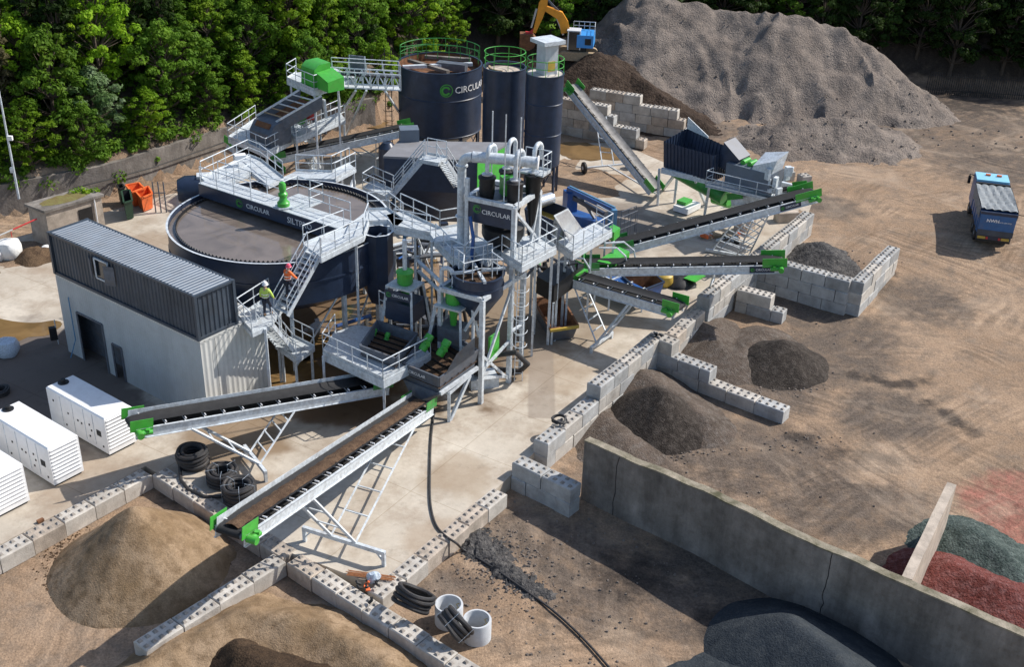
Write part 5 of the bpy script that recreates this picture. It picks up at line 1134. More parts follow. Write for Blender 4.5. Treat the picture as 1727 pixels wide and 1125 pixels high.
st2, c2, P2 = stand('right cyclone stand with bright green cyclone beside the round sand tank', 765, 500, 5.8, 5.3, None, 3.2)
pts = [c2 + Vector((0, 0, 6.2)), c2 + Vector((0, 0, 7.0))]
for k in range(1, 8): t = math.pi * k / 8; pts.append(c2 + Vector((0, 0, 7.0)) - xd * (.38 - .38 * math.cos(t)) + Vector((0, 0, .38 * math.sin(t))))
pts.append(pts[-1] + Vector((0, 0, -2.2))); MB().path(pts, .12, 10).build('overflow_pipe', 'galv', st2)
a = pts[-1] + Vector((0, 0, 1.5)); b = G(705, 440, 6.2); MB().path([a, b, b + Vector((0, 0, .3))], .11, 8).build('delivery_pipe', 'galv', st2); MB().path([a - Vector((0, 0, .6)), b - Vector((0, 0, .6)), b - Vector((0, 0, 2.4))], .11, 8).build('delivery_pipe', 'galv', st2)
MB().path([b - Vector((0, 0, .5)), b + Vector((.3, -.6, -2.2)), b + Vector((.9, -1.5, -3.6))], .10, 8).build('rubber_hose', 'rubber', st2)
MB().path([c2 + Vector((.4, 0, 6.0)), c2 + xd * 1.1 + Vector((0, 0, 5.7)), c2 + xd * 1.2 + Vector((0, 0, 4.6)), c2 + xd * 1.2 + Vector((0, 0, 3.2))], .08, 8).build('drain_pipe', 'galv', st2)
MB().box((c2.x, c2.y, 3.2), (1.3, 1.2, .9), math.atan2(xd.y, xd.x), True).build('feed_box', 'dark_grey', st2)
# green lettered mesh panel and pump below the tower
pt = thing('slurry_pump', 'green slurry pump with dark hoses between the tower legs', 'pump', (B1.x + 1.0, B1.y + 1.8, 0)); q = lerp(B1, B2, .55) + Vector((-.2, .2, 0))
MB().box((q.x, q.y, 1.9), (.9, .12, 1.6), math.atan2((B2 - B1).y, (B2 - B1).x), True).build('belt_guard', 'green', pt)
MB().lathe((q.x - .8, q.y + .6, 1.2), [(0, -.3), (.5, -.3), (.6, -.2), (.6, .2), (.5, .3), (0, .3)], 20, (1, -.3, 0)).build('pump_casing', 'black', pt)
MB().box((q.x - .6, q.y + .6, 0), (1.6, 1.2, .6), .3, True).build('pump_base', 'galv', pt)
MB().path([Vector((q.x - .8, q.y + .6, 1.7)), Vector((q.x + 1.2, q.y + .2, 2.3)), Vector((q.x + 1.9, q.y + .7, 1.3)), Vector((q.x + 1.5, q.y + 1.4, .4)), Vector((q.x - .2, q.y + 2, .2))], .16, 10).build('rubber_hose', 'rubber', pt)

# ================================================================ SILOS AND BIG TANK
def silo(name, label, x, y, r_, z0, z1, bands, legs=6):
    th = thing(name, label, 'silo', (x, y, 0)); c = Vector((x, y, 0)); mb = MB(); mb.lathe(c, [(.2, max(.3, z0 - r_ * 1.0)), (r_, z0), (r_, z1), (r_ + .04, z1), (r_ + .04, z1 + .05), (r_ - .08, z1 + .05), (r_ - .08, z1 - .06)], 56)
    for z in bands: mb.lathe(c, [(r_ + .005, z - .05), (r_ + .045, z), (r_ + .005, z + .05)], 56)
    mb.build('silo_shell', 'navy', th)
    for k in range(legs):
        t = 2 * math.pi * k / legs + .3; t2 = 2 * math.pi * (k + 1) / legs + .3; a = c + Vector((math.cos(t), math.sin(t), 0)) * (r_ - .1); b = c + Vector((math.cos(t2), math.sin(t2), 0)) * (r_ - .1)
        mb = MB(); mb.box((a.x, a.y, 0), (.16, .16, z0 + .1), t, True); mb.build('leg', 'navy', th); MB().beam(a + Vector((0, 0, .1)), b + Vector((0, 0, z0)), .06, .06).build('cross_brace', 'navy', th)
    return th, c
sr, c = silo('silo', 'right hand dark silo with a square filter chimney on top', 1.85, 85.3, 1.42, 2.5, 9.55, (7.4, 5.0))
mb = MB(); mb.lathe(c, [(0, 9.6), (1.35, 9.55)], 40); mb.build('silo_roof', 'concrete_block', sr)
mb = MB(); mb.box((c.x + .1, c.y, 9.55), (1.15, 1.15, 2.3), .6, True); fb = mb.build('filter_chimney', 'ring_concrete', sr)
MB().box((c.x + .1, c.y, 11.85), (1.9, 1.9, .28), .6, True).build('chimney_cap', 'galv', fb); n_ = Vector((math.sin(.6), -math.cos(.6), 0)); q = c + Vector((.1, 0, 9.85)) + n_ * .59
MB().beam(q - Vector((n_.y * -.32, n_.x * .32, -.35)) , q + Vector((n_.y * -.32, n_.x * .32, .35)), .03, .75).build('warning_plate', 'yellow', fb)
def ring_rail(th, c, r_, z, a0, a1, mt, n=14, h=1.1):
    mb = MB(); P = [c + Vector((math.cos(a0 + (a1 - a0) * k / n), math.sin(a0 + (a1 - a0) * k / n), 0)) * r_ + Vector((0, 0, z)) for k in range(n + 1)]
    mb.path([p + Vector((0, 0, h)) for p in P], .032, 6); mb.path([p + Vector((0, 0, h * .5)) for p in P], .026, 6)
    for p in P[::2]: mb.path([p, p + Vector((0, 0, h))], .03, 6)
    mb.build('handrail', mt, th)
ring_rail(sr, c, 1.38, 9.6, 0, 6.283, 'green', 16)
sm_, c = silo('silo', 'middle dark silo with an open top between the tank and the chimney silo', -1.25, 88, 1.66, 2.6, 9.2, ())
mb = MB(); mb.lathe(c, [(0, 8.95), (1.58, 8.9)], 40); mb.build('silo_filling', 'block_dirty', sm_); ring_rail(sm_, c, 1.6, 9.3, 0, 6.283, 'green', 18)
MB().path([c + Vector((1.2 * math.cos(.2 * k + 3), 1.2 * math.sin(.2 * k + 3), 9.15)) for k in range(9)], .1, 8).build('inlet_pipe', 'wood', sm_)
bt_, c = silo('round_tank', 'big round navy tank lettered with a green emblem', -6.55, 92, 3.4, 2.9, 8.25, (6.0, 3.0), 10)
c92 = c
mb = MB(); mb.lathe(c, [(3.33, 8.3), (3.33, 7.6), (0, 7.55)], 56); mb.build('tank_inside', 'rust', bt_)
for k, (a_, b_) in enumerate((((-2.9, -1.2), (2.6, .4)), ((-2.6, .9), (.8, -2.2)), ((-1.4, 2.2), (2.4, 1.7)))): MB().beam(c + Vector((a_[0], a_[1], 8.15)), c + Vector((b_[0], b_[1], 8.15)), .35, .25).build('bridge_beam', 'old_concrete' if k else 'galv', bt_)
MB().box((c.x + 1.0, c.y - .3, 7.8), (2.4, .8, .6), -.25, True).build('gear_cover', 'dark_grey', bt_)
ring_rail(bt_, c, 3.3, 8.35, .3, 3.0, 'green_dark', 18); 
mb = MB(); P = [c + Vector((x_, y_, 8.35)) for x_, y_ in ((-3.2, 0), (-1.2, 1.2), (1.6, .8), (3.1, -.3))]; rail(mb, P, toe=False, gap=.9); mb.build('walkway_rail', 'green_dark', bt_)
def wrapT(a0, zc, rr):
    def f_(x, y, z): t = a0 + x / rr; return c92 + Vector((math.cos(t) * (rr + .02 + z), math.sin(t) * (rr + .02 + z), zc + y))
    return f_
emblem((0, 0, 0), (1, 0, 0), (0, 0, 1), .52, bt_, wrap=wrapT(-1.35, 6.95, 3.4)); textobj('CIRCULAR', (0, 0, 0), (1, 0, 0), (0, 0, 1), .75, 'white', bt_, wrap=wrapT(-1.35 + .68 / 3.4, 6.68, 3.4))
# ladder cage at left of the tank
lt = thing('caged_ladder', 'black caged ladder standing left of the big lettered tank', 'ladder', (c.x - 4.2, c.y - .3, 0))
for dx in (-.25, .25): MB().path([c + Vector((-4.2 + dx, -.3, 0)), c + Vector((-4.2 + dx, -.3, 9.4))], .035, 6).build('ladder_rail', 'black', lt)
for k in range(22): z = .6 + k * .4; MB().path([c + Vector((-4.45, -.3, z)), c + Vector((-3.95, -.3, z))], .02, 5).build('rung', 'black', lt)
for k in range(8): z = 2.6 + k * .85; MB().path([c + Vector((-4.2 + .42 * math.cos(t), -.3 - .55 * math.sin(t), z)) for t in [math.pi * j / 8 for j in range(9)]], .02, 5).build('cage_hoop', 'black', lt)

# press building with grey roof, navy sides and green end
def box_px(th, name, mt, tops, z1, z0):
    P = [G(u, v, z1) for u, v in tops]; MB().prism([(p.x, p.y) for p in P], z0, z1).build(name, mt, th); return P
pr = thing('press_building', 'flat grey roofed plant box with navy sides and a green end panel', 'building', G(760, 300, 0))
RF = [G(u, v, 7.0) for u, v in ((646, 264), (672, 238), (859, 241), (806, 272))]
MB().prism([(p.x, p.y) for p in RF], 6.9, 7.05).build('roof', 'roof_grey', pr)
ins = sum(RF, Vector()) / 4; BD = [p + (ins - p) * .02 for p in RF]
for i, mt_ in ((0, 'navy'), (1, 'navy'), (2, 'green'), (3, 'navy')):
    a, b = BD[i], BD[(i + 1) % 4]; MB().beam(a - Vector((0, 0, 1.2)), b - Vector((0, 0, 1.2)), .06, 2.25).build('end_panel' if mt_ == 'green' else 'wall', mt_, pr)
mb = MB(); cz = ins; mb.hexa([cz + Vector((-1.2, -.5, -5.0)), cz + Vector((1.2, -.5, -5.0)), cz + Vector((1.2, .5, -5.0)), cz + Vector((-1.2, .5, -5.0))] + [p - Vector((0, 0, 2.3)) for p in (BD[0], BD[3], BD[2], BD[1])]); mb.build('hopper_bottom', 'navy', pr)
for p in BD: MB().box((p.x, p.y, 0), (.25, .25, 4.9), 0, True).build('leg', 'galv', pr)
q = G(690, 235, 7.05); MB().box((q.x, q.y, 5.6), (1.3, 1.1, 2.3), .2, True).build('feed_chute', 'cont_roof', pr)

th = thing('plant_machinery', 'dark pumps and motors packed on the wet floor between the two cyclone stands', 'machinery', G(700, 520, 0)); rp = random.Random(17)
for k in range(9):
    q_ = G(rp.uniform(655, 790), rp.uniform(500, 640), 0); h_ = rp.uniform(.5, 1.5); MB().box((q_.x, q_.y, 0), (rp.uniform(.5, 1.3), rp.uniform(.5, 1.0), h_), rp.uniform(0, 1), True).build('pump_body', rp.choice(('black', 'navy', 'dark_grey')), th); MB().path([q_ + Vector((0, 0, h_)), q_ + Vector((.3, 0, h_ + .5)), q_ + Vector((1.2, .4, h_ + .4)), q_ + Vector((1.4, .5, .2))], rp.choice((.08, .12)), 8).build('rubber_hose', 'rubber', th)
for k in range(10):
    a = G(rp.uniform(560, 700), rp.uniform(430, 560), rp.uniform(.4, 1.6)); b = a + Vector((rp.uniform(-2, 3), rp.uniform(-1, 2), 0)); MB().path([a, b, b - Vector((0, 0, .3))], rp.choice((.07, .12)), 7).build('pipe', rp.choice(('black', 'galv', 'dark_grey', 'machine_blue')), th)
# ================================================================ UPPER LEFT WASHING PLANT
lw, P_ = platform('upper left screening platform with railings above the boundary wall', [(385, 232), (417, 243), (449, 258), (523, 218), (470, 196), (432, 200)], 4.6, [(0, 1), (1, 2), (2, 3), (5, 0)], [(392, 234), (449, 256), (520, 218), (470, 200), (430, 205)], t=.35)
a0, b0, a1, b1 = G(433, 196, 6.3), G(466, 206, 6.3), G(505, 152, 8.4), G(542, 162, 8.4)
th = thing('inclined_screen', 'long brown decked screen climbing to the green drive box', 'screen', (a0.x, a0.y, 4.6)); D = Vector((0, 0, -.9))
for p, q, nm in ((a0, a1, 'side_plate'), (b0, b1, 'side_plate')):
    MB().hexa([p + D, q + D, q + D + Vector((.06, .03, 0)), p + D + Vector((.06, .03, 0)), p, q, q + Vector((.06, .03, 0)), p + Vector((.06, .03, 0))]).build(nm, 'dark_grey', th); MB().beam(p + Vector((0, 0, .05)), q + Vector((0, 0, .05)), .14, .14).build('rim_rail', 'galv', th)
MB().add([a0 + D * .7, b0 + D * .7, b1 + D * .7, a1 + D * .7], [(0, 1, 2, 3)]).build('sieve_deck', 'rust', th)
for k in range(1, 6): MB().beam(lerp(a0, a1, k / 6) + Vector((0, 0, .02)), lerp(b0, b1, k / 6) + Vector((0, 0, .02)), .08, .08).build('cross_bar', 'wood' if k < 3 else 'galv', th)
hb0, hb1 = G(417, 240, 4.62), G(452, 252, 4.62); e = (hb1 - hb0).normalized(); f = Vector((-e.y, e.x, 0)); 
mb = MB(); q = [hb0 + f * .3, hb1 + f * .3, hb1 + f * 2.3, hb0 + f * 2.3]; Z = Vector((0, 0, 1)); mb.hexa(q + [q[0] + Z * .95, q[1] + Z * .95, q[2] + Z * 1.75, q[3] + Z * 1.75]); mb.hexa([q[0] + Z * .95, q[1] + Z * .95, q[2] + Z * 1.75, q[3] + Z * 1.75, q[0] + f * .5 + Z * 1.6, q[1] + f * .5 + Z * 1.6, q[2] - f * .3 + Z * 1.9, q[3] - f * .3 + Z * 1.9]); mb.build('discharge_hood', 'dark_grey', th)
c = q[0] + e * .35 + f * .22 + Z * 1.3; c2 = q[1] - e * .35 + f * .22 + Z * 1.3; MB().hexa([c, c2, c2 + f * .02, c + f * .02, c + f * .26 + Z * .34, c2 + f * .26 + Z * .34, c2 + f * .28 + Z * .34, c + f * .28 + Z * .34]).build('rubber_flap', 'rust', th)
d = G(506, 199, 6.0); MB().lathe(d, [(0, 0), (.45, 0), (.45, .18), (0, .18)], 22, (.25, -1, .15)).build('fly_wheel', 'green', th)
d = G(523, 194, 6.0); MB().lathe(d - Vector((0, 0, .3)), [(0, 0), (.3, 0), (.3, .62), (0, .64)], 14).build('drive_drum', 'red', th)
p = G(538, 166, 7.9); MB().path([G(470, 208, 6.2), p, p + Vector((.35, 0, -.1)), p + Vector((.45, 0, -1.4))], .13, 8).build('spray_pipe', 'galv', th)
for u in (500, 516, 530, 548): q_ = G(u, 225, 3.0); MB().path([q_, Vector((q_.x, q_.y, 5.6))], .16, 8).build('chute_pipe', 'dark_grey', th)
platform('mid height walkway with long rails beside the red drum', [(492, 226), (500, 234), (582, 200), (574, 190)], 5.0, [(1, 2), (0, 3)], [(500, 232), (580, 198), (540, 214)], t=.3)
platform('top drive platform of the upper left screen', [(484, 132), (530, 152), (566, 141), (600, 130), (560, 112), (500, 122)], 8.8, [(0, 1), (1, 2), (5, 0)], [(530, 150), (490, 134), (570, 145)], t=.4)
g0, g1, g2 = G(508, 140, 8.85), G(530, 149, 8.85), G(556, 139, 8.85); th = thing('drive_box', 'bright green drive box with a sloping lid on the top platform', 'box', g0)
e = (g1 - g0).normalized(); f = Vector((-e.y, e.x, 0))
mb = MB(); h = 1.65; q = [g0, g1, g1 + f * 1.5, g0 + f * 1.5]; mb.hexa(q + [q[0] + Z * h * .8 + f * .1, q[1] + Z * h * .8 + f * .1, q[2] + Z * h, q[3] + Z * h]); mb.hexa([q[0] + Z * h * .8 + f * .1, q[1] + Z * h * .8 + f * .1, q[2] + Z * h, q[3] + Z * h, q[0] + Z * h + f * .5, q[1] + Z * h + f * .5, q[2] + Z * (h + .03), q[3] + Z * (h + .03)]); mb.build('main_housing', 'green', th)
mb = MB(); q = [g1 + e * .05 + f * .2, g1 + e * 1.5 + f * .2, g1 + e * 1.5 + f * 1.6, g1 + e * .05 + f * 1.6]; mb.hexa(q + [q[0] + Z * 1.15, q[1] + Z * .75, q[2] + Z * .95, q[3] + Z * 1.3]); mb.build('low_housing', 'green', th)
# lattice gangway to the big tank
w0, w1 = G(562, 146, 8.6), G(676, 152, 8.2); th = thing('lattice_gangway', 'lattice sided gangway running from the green drive box to the big tank', 'gangway', (w0.x, w0.y, 0))
d = (w1 - w0).normalized(); r = Vector((d.y, -d.x, 0))
if r.y > 0: r = -r
mb = MB(); mb.quadbox(w0, w1, w1 - r * 1.1, w0 - r * 1.1, .06); mb.build('deck', 'galv_deck', th)
mb = MB(); mb.quadbox(w0 - r * 1.0 + Z * .7, w1 - r * 1.0 + Z * .7, w1 - r * 1.6 + Z * .7, w0 - r * 1.6 + Z * .7, .1); mb.build('belt', 'rubber', th)
for s in (0, -1.1):
    mb = MB(); n = 9; L_ = (w1 - w0)
    for z in (0, 1.15): mb.beam(w0 + r * s + Z * z, w1 + r * s + Z * z, .09, .09)
    for k in range(n + 1): q_ = lerp(w0, w1, k / n) + r * s; mb.beam(q_, q_ + Z * 1.15, .06, .06)
    for k in range(n): q_ = lerp(w0, w1, k / n) + r * s; q2 = lerp(w0, w1, (k + 1) / n) + r * s; mb.beam(*( (q_, q2 + Z * 1.15) if k % 2 else (q_ + Z * 1.15, q2)), .05, .05)
    mb.build('lattice_side', 'galv', th); mb = MB(); rail(mb, [w0 + r * s + Z * 1.15, w1 + r * s + Z * 1.15], h=.75, toe=False, mid=False); mb.build('handrail', 'galv', th)
for (u, v), (u2, v2) in (((570, 150), (580, 232)), ((618, 152), (582, 232)), ((600, 152), (560, 215)), ((650, 154), (690, 215))): MB().beam(G(u, v, 8.4), G(u2, v2, .3), .14, .14).build('leg', 'galv', th)
q_ = G(603, 118, 9.4); th = thing('louvred_panel', 'square louvred panel raised on a stub mast above the gangway', 'panel', (q_.x, q_.y, 8.6)); mb = MB(); mb.box((q_.x, q_.y, q_.z + .35), (1.15, .12, 1.5), -.3); mb.build('panel_face', 'dark_grey', th)
mb = MB(); [mb.beam(q_ + Vector((a_ * .55, -a_ * .16, .35 - .75)), q_ + Vector((a_ * .55, -a_ * .16, .35 + .75)), .06, .18) for a_ in (-1, 0, 1)]; mb.build('panel_frame', 'galv', th); MB().path([q_ + Vector((.2, 0, -.8)), q_ + Vector((.2, 0, -.2))], .09, 8).build('mast', 'galv', th)
f4 = thing('stair_flight', 'steep stair hanging from the upper left platform above the dark conveyor', 'stairs', G(520, 240, 2.8)); stairs(f4, G(524, 240, 3.0), G(503, 216, 5.0), .8)
f5 = thing('stair_flight', 'lower stair behind the settling tank ending near the ground', 'stairs', G(536, 290, .5)); stairs(f5, G(538, 290, .6), G(516, 256, 3.0), .85)
platform('walkway behind the left end of the settling tank bridge', [(340, 300), (420, 262), (440, 270), (478, 300), (452, 312), (424, 290), (362, 318)], 7.0, [(0, 1), (1, 2), (2, 3), (5, 6)], [(350, 305), (432, 275), (470, 300)], t=.2)
q_ = G(405, 264, 7.6); mb = MB(); mb.box((q_.x, q_.y, q_.z), (.7, .5, .3), .4); one('flood_lamp', mb, 'white', 'white box lamp on the rail behind the settling tank', 'lamp')
platform('service walkway at the far side of the settling tank', [(470, 302), (500, 288), (560, 290), (590, 276), (600, 284), (566, 302), (505, 300)], 6.9, [(1, 2), (2, 3), (5, 4)], [(505, 298), (560, 300), (596, 282)], t=.2)
# dark tanks and pipes packed behind the settling tank
th = thing('pipe_cluster', 'tangle of navy and grey pipes between the settling tank and the press building', 'pipes', G(640, 330, 0)); rp = random.Random(9)
for k in range(16):
    a = G(rp.uniform(560, 760), rp.uniform(322, 372), rp.uniform(1, 3.2)); b = a + Vector((rp.uniform(-3, 3), rp.uniform(-1.6, 1.6), rp.uniform(-.5, .8))); MB().path([a, a + Vector((0, 0, .5)), b + Vector((0, 0, .5)), b], rp.choice((.10, .14, .2)), 8).build('pipe', rp.choice(('navy', 'galv', 'black', 'galv', 'rubber')), th)
for u, v, r_, h in ((690, 345, .8, 3.0), (655, 322, .7, 3.6), (745, 362, .9, 2.6), (720, 340, .6, 2.2)):
    q_ = G(u, v, 0); MB().lathe(q_, [(r_, 0), (r_, h), (r_ * .5, h + .4), (0, h + .4)], 18).build('pump_tank', 'navy', th)
for k in range(5):
    q_ = G(700 + k * 12, 440 - k * 12, 0); MB().box((q_.x, q_.y, 0), (.6, .5, .8), .3, True).build('pump', rp.choice(('navy', 'machine_blue', 'dark_grey')), th)
for k in range(4):
    a = G(660 + 14 * k, 415 + 8 * k, 3.0); MB().path([a, a + Vector((2.5, 1.5, .2)), a + Vector((2.6, 1.6, -1.5))], .13, 8).build('pipe', ('galv', 'machine_blue', 'galv', 'bag')[k], th)
# ================================================================ RIGHT OF THE TOWER: dark box, sloping plate, green tails
th = thing('feed_hopper', 'dark box with a bright sloping steel plate right of the cyclone tower', 'hopper', G(950, 400, 5))
q = [G(934, 363, 8.4), G(958, 351, 8.4), G(981, 384, 7.0), G(961, 406, 6.9)]; mb = MB(); T_ = Vector((0, 0, -.05)); mb.hexa([p + T_ for p in q] + q); mb.build('sloping_plate', 'steel_bright', th)
q2 = [G(884, 352, 8.0), G(902, 330, 8.0), G(958, 350, 8.0), G(934, 372, 8.0)]; ins = sum(q2, Vector()) / 4
for i in range(4): a, b = q2[i], q2[(i + 1) % 4]; mb = MB(); mb.hexa([lerp(a, ins, .3) - Z * 2.4, lerp(b, ins, .3) - Z * 2.4, lerp(b, ins, .34) - Z * 2.4, lerp(a, ins, .34) - Z * 2.4, a, b, lerp(b, ins, .05), lerp(a, ins, .05)]); mb.build('hopper_side', 'navy', th)
mb = MB(); mb.add([lerp(p, ins, .12) - Z * .7 for p in q2], [(0, 1, 2, 3)]); mb.build('ore_load', 'yellow', th); MB().tube(G(905, 342, 8.2), G(930, 334, 8.2), .36, 16).build('steel_drum', 'steel_bright', th)
for p in q2: MB().box((p.x, p.y, 0), (.16, .16, 7.0), 0, True).build('leg', 'galv', th)
def hood(label, px, z, h, arms, mt='green'):
    P = [G(u, v, z) for u, v in px]; th = thing('tail_hood', label, 'hood', (P[0].x, P[0].y, 0)); mb = MB(); mb.hexa([p - Z * h for p in P] + P); mb.build('hood_shell', mt, th)
    for a in arms: mb = MB(); mb.path([G(*q) for q in a], .06, 6); mb.build('guard_arm', 'galv', th)
    for p in P[:2]: MB().box((p.x, p.y, 0), (.12, .12, max(.1, z - h)), 0, True).build('leg', 'galv', th)
    return th
hood('bright green box hood at the tail of the longest conveyor', [(1007, 440), (1032, 446), (1062, 424), (1044, 416)], 3.2, .8, [[(1010, 418, 4.4), (1040, 418, 4.4), (1055, 432, 3.8), (1058, 450, 2.6)], [(1020, 410, 4.6), (1052, 408, 4.6), (1069, 422, 4.0), (1072, 438, 2.8)]])
hood('flat green cover at the tail of the short dark conveyor', [(930, 458), (958, 470), (992, 455), (968, 446)], 3.6, .35, [[(940, 442, 4.6), (958, 440, 4.6), (966, 456, 4.0), (968, 478, 2.6)], [(952, 434, 4.6), (984, 436, 4.6), (994, 452, 4.0), (995, 472, 2.6)]])
hood('dark machine body under the lower access deck with pipes along it', [(905, 466), (935, 482), (985, 446), (950, 432)], 3.9, 1.1, [], 'black')
th = thing('pipe_cluster', 'jumble of dark pipes and brackets beside the conveyor tails', 'pipes', G(930, 480, 0)); rp = random.Random(31)
for k in range(16):
    a = G(rp.uniform(890, 985), rp.uniform(435, 466), rp.uniform(2.8, 4.4)); b = a + Vector((rp.uniform(-1, 1.2), rp.uniform(-1, 1), rp.uniform(-1.5, .6))); MB().path([a, a + Vector((0, .3, .3)), b], rp.choice((.06, .09, .14)), 7).build('pipe', rp.choice(('black', 'dark_grey', 'green_dark', 'black', 'galv')), th)
hood('small green motor cover at the end of the lower access deck', [(1022, 386), (1036, 392), (1046, 384), (1034, 378)], 4.6, .6, [])
th = thing('rail_frame', 'grey open rail frame standing behind the green motor cover', 'frame', G(1050, 410, 0)); 
for a, b in (((1040, 412), (1072, 398)), ((1045, 400), (1070, 390))): mb = MB(); rail(mb, [G(*a, 0), G(*b, 0)], h=2.0, toe=False, gap=.8); mb.build('rail', 'dark_grey', th)
# blue machine
th = thing('lifting_machine', 'long blue machine with a folded boom parked behind the plant', 'machine', G(990, 350, 0))
a, b = G(958, 318, 2.9), G(1034, 354, 2.4); MB().beam(a, b, .34, .34).build('boom', 'machine_blue', th); MB().beam(a + Vector((.1, -.3, .3)), b + Vector((.1, -.3, .3)), .12, .12).build('boom_rail', 'hose_blue', th); e = (b - a).normalized()
c = lerp(a, b, .40) - Z * 1.2; mb = MB(); mb.box((c.x, c.y, .55), (2.9, 1.1, .7), math.atan2(e.y, e.x), True); mb.build('chassis', 'machine_blue', th)
MB().beam(lerp(a,b,.12) - Z*.45, lerp(a,b,.8) - Z*.65, .3, .3).build('boom', 'navy', th); MB().beam(lerp(a,b,.3) - Z*.2, lerp(a,b,.62) - Z*1.3, .16, .16).build('boom_cylinder', 'dark_grey', th); MB().box((a.x + .2, a.y, .5), (.8, 1.0, 2.2), .3, True).build('counter_weight', 'machine_blue', th); MB().box((b.x, b.y, .3), (.4, .7, 2.2), .3, True).build('end_post', 'hose_blue', th)
for k in (.15, .62):
    for s in (-.7, .7): q_ = lerp(a, b, k); q_ = Vector((q_.x, q_.y + s - .1, .42)); MB().lathe(q_ - Vector((0, .12, 0)), [(.1, 0), (.40, 0), (.42, .05), (.42, .2), (.40, .25), (.1, .25)], 16, (0, 1, 0)).build('wheel', 'rubber', th)
# skips
def skip(label, px, z, zb, mt, rim, inner='rust', group=None, name='skip'):
    P = [G(u, v, z) for u, v in px]; c = sum(P, Vector()) / 4; th = thing(name, label, 'skip', (c.x, c.y, zb), group)
    B_ = [Vector((c.x + (p.x - c.x) * .82, c.y + (p.y - c.y) * .78, zb + .08)) for p in P]; I = [lerp(p, Vector((c.x, c.y, p.z)), .06) for p in P]; J = [lerp(p, Vector((c.x, c.y, p.z)), .1) + Z * .12 for p in B_]
    mb = MB(); mb.add(B_ + P, [(3, 2, 1, 0)] + [(i, (i + 1) % 4, 4 + (i + 1) % 4, 4 + i) for i in range(4)]); mb.build('skip_shell', mt, th)
    mb = MB(); mb.add(J + I, [(0, 1, 2, 3)] + [(4 + i, 4 + (i + 1) % 4, (i + 1) % 4, i) for i in range(4)]); mb.build('skip_inside', inner, th)
    mb = MB()
    for i in range(4): mb.beam(P[i], P[(i + 1) % 4], .12, .10)
    mb.build('rim', rim, th); mb = MB(); mb.box((c.x, c.y, zb), ((P[0] - P[1]).length * .5, .6, .1), .3, True); mb.build('skid', 'black', th); return th
skip('rusty brown skip with a yellow front lip below the plant deck', [(899, 504), (946, 499), (975, 549), (928, 555)], 1.15, 0, 'dark_grey', 'rust')
th = find('rusty brown skip with'); MB().beam(G(976, 551, 1.2), G(928, 558, 1.2), .12, .16).build('front_lip', 'yellow', th)
skip('rust brown skip behind the level conveyor', [(1050, 466), (1104, 462), (1120, 476), (1078, 492)], 1.2, 0, 'machine_blue', 'navy')
skip('faded orange skip nearest the boundary wall', [(212, 312), (234, 308), (244, 318), (222, 324)], 1.3, 0, 'orange', 'orange', 'orange')
skip('brighter orange skip standing in front of its twin', [(228, 322), (250, 314), (257, 326), (238, 334)], 1.25, 0, 'orange', 'orange', 'orange')
skip('dark green wheeled bin left of the orange skips', [(197, 312), (206, 310), (210, 316), (201, 319)], 1.3, 0, 'bin_green', 'black', 'black', name='wheeled_bin')
skip('dark green container bin in front of the orange skips', [(205, 322), (219, 320), (223, 338), (209, 342)], 1.5, 0, 'bin_green', 'bin_green', 'black', name='wheeled_bin')
th = thing('flat_trailer', 'blue flat trailer with a galvanised frame under the level conveyor', 'trailer', G(1050, 490, 0)); a, b, c, d = G(1012, 466, 1.1), G(1084, 500, 1.1), G(1098, 492, 1.1), G(1030, 458, 1.1)
MB().quadbox(a, b, c, d, .25).build('trailer_bed', 'machine_blue', th)
for t in (.25, .55, .85): MB().beam(lerp(a, b, t) + Z * .05, lerp(d, c, t) + Z * .05, .08, .08).build('cross_bar', 'galv', th)
for p in (a, b, c, d): MB().box((p.x, p.y, 0), (.1, .1, .95), 0, True).build('leg', 'galv', th)
MB().beam(a + Z * .1, b + Z * .1, .08, .12).build('side_rail', 'galv', th)
q_ = G(1122, 470, .5); one('round_weight', MB().lathe((q_.x, q_.y, 0), [(0, 0), (.4, 0), (.55, .3), (.5, .75), (.2, .95), (0, .95)], 18), 'yellow', 'dull yellow rounded weight beside the rust brown skip', 'weight')
th = thing('rubbish_pile', 'small pile of orange and black scrap under the longest conveyor', 'scrap', G(1205, 405, 0)); rp = random.Random(2)
for k in range(26):
    q_ = G(rp.uniform(1178, 1245), rp.uniform(396, 412), 0); MB().box((q_.x, q_.y, rp.uniform(.05, .3)), (rp.uniform(.2, .9), rp.uniform(.1, .3), rp.uniform(.06, .3)), rp.uniform(0, 3)).build('scrap_piece', rp.choice(('bag', 'wood', 'black', 'galv', 'orange')), th)
th = thing('tarpaulin_heap', 'crumpled black sheet with a green panel beside the block wall', 'sheet', G(1155, 470, 0)); q_ = G(1148, 474, .2)
mb = MB(); mb.lathe((q_.x, q_.y, 0), [(1.1, 0), (.9, .3), (.5, .5), (0, .55)], 12)
for v in mb.v: v += Vector((mn.noise(v * 3), mn.noise(v * 3.3 + Vector((5, 0, 0))), .5 * mn.noise(v * 2.7))) * .35
mb.build('sheet_body', 'black', th); a = G(1172, 464, .7); MB().box((a.x, a.y, .55), (1.3, .9, .05), .9).build('green_panel', 'green', th)
q_ = G(1158, 355, 0); th = thing('small_generator', 'small white machine with a green lid on the concrete below the hopper', 'machine', q_); MB().box((q_.x, q_.y, .1), (1.9, 1.3, .45), .9, True).build('body', 'white', th); MB().box((q_.x - .2, q_.y + .2, .56), (1.0, .8, .25), .9, True).build('lid', 'green', th); MB().box((q_.x, q_.y, 0), (1.7, 1.1, .1), .9, True).build('skid', 'black', th)

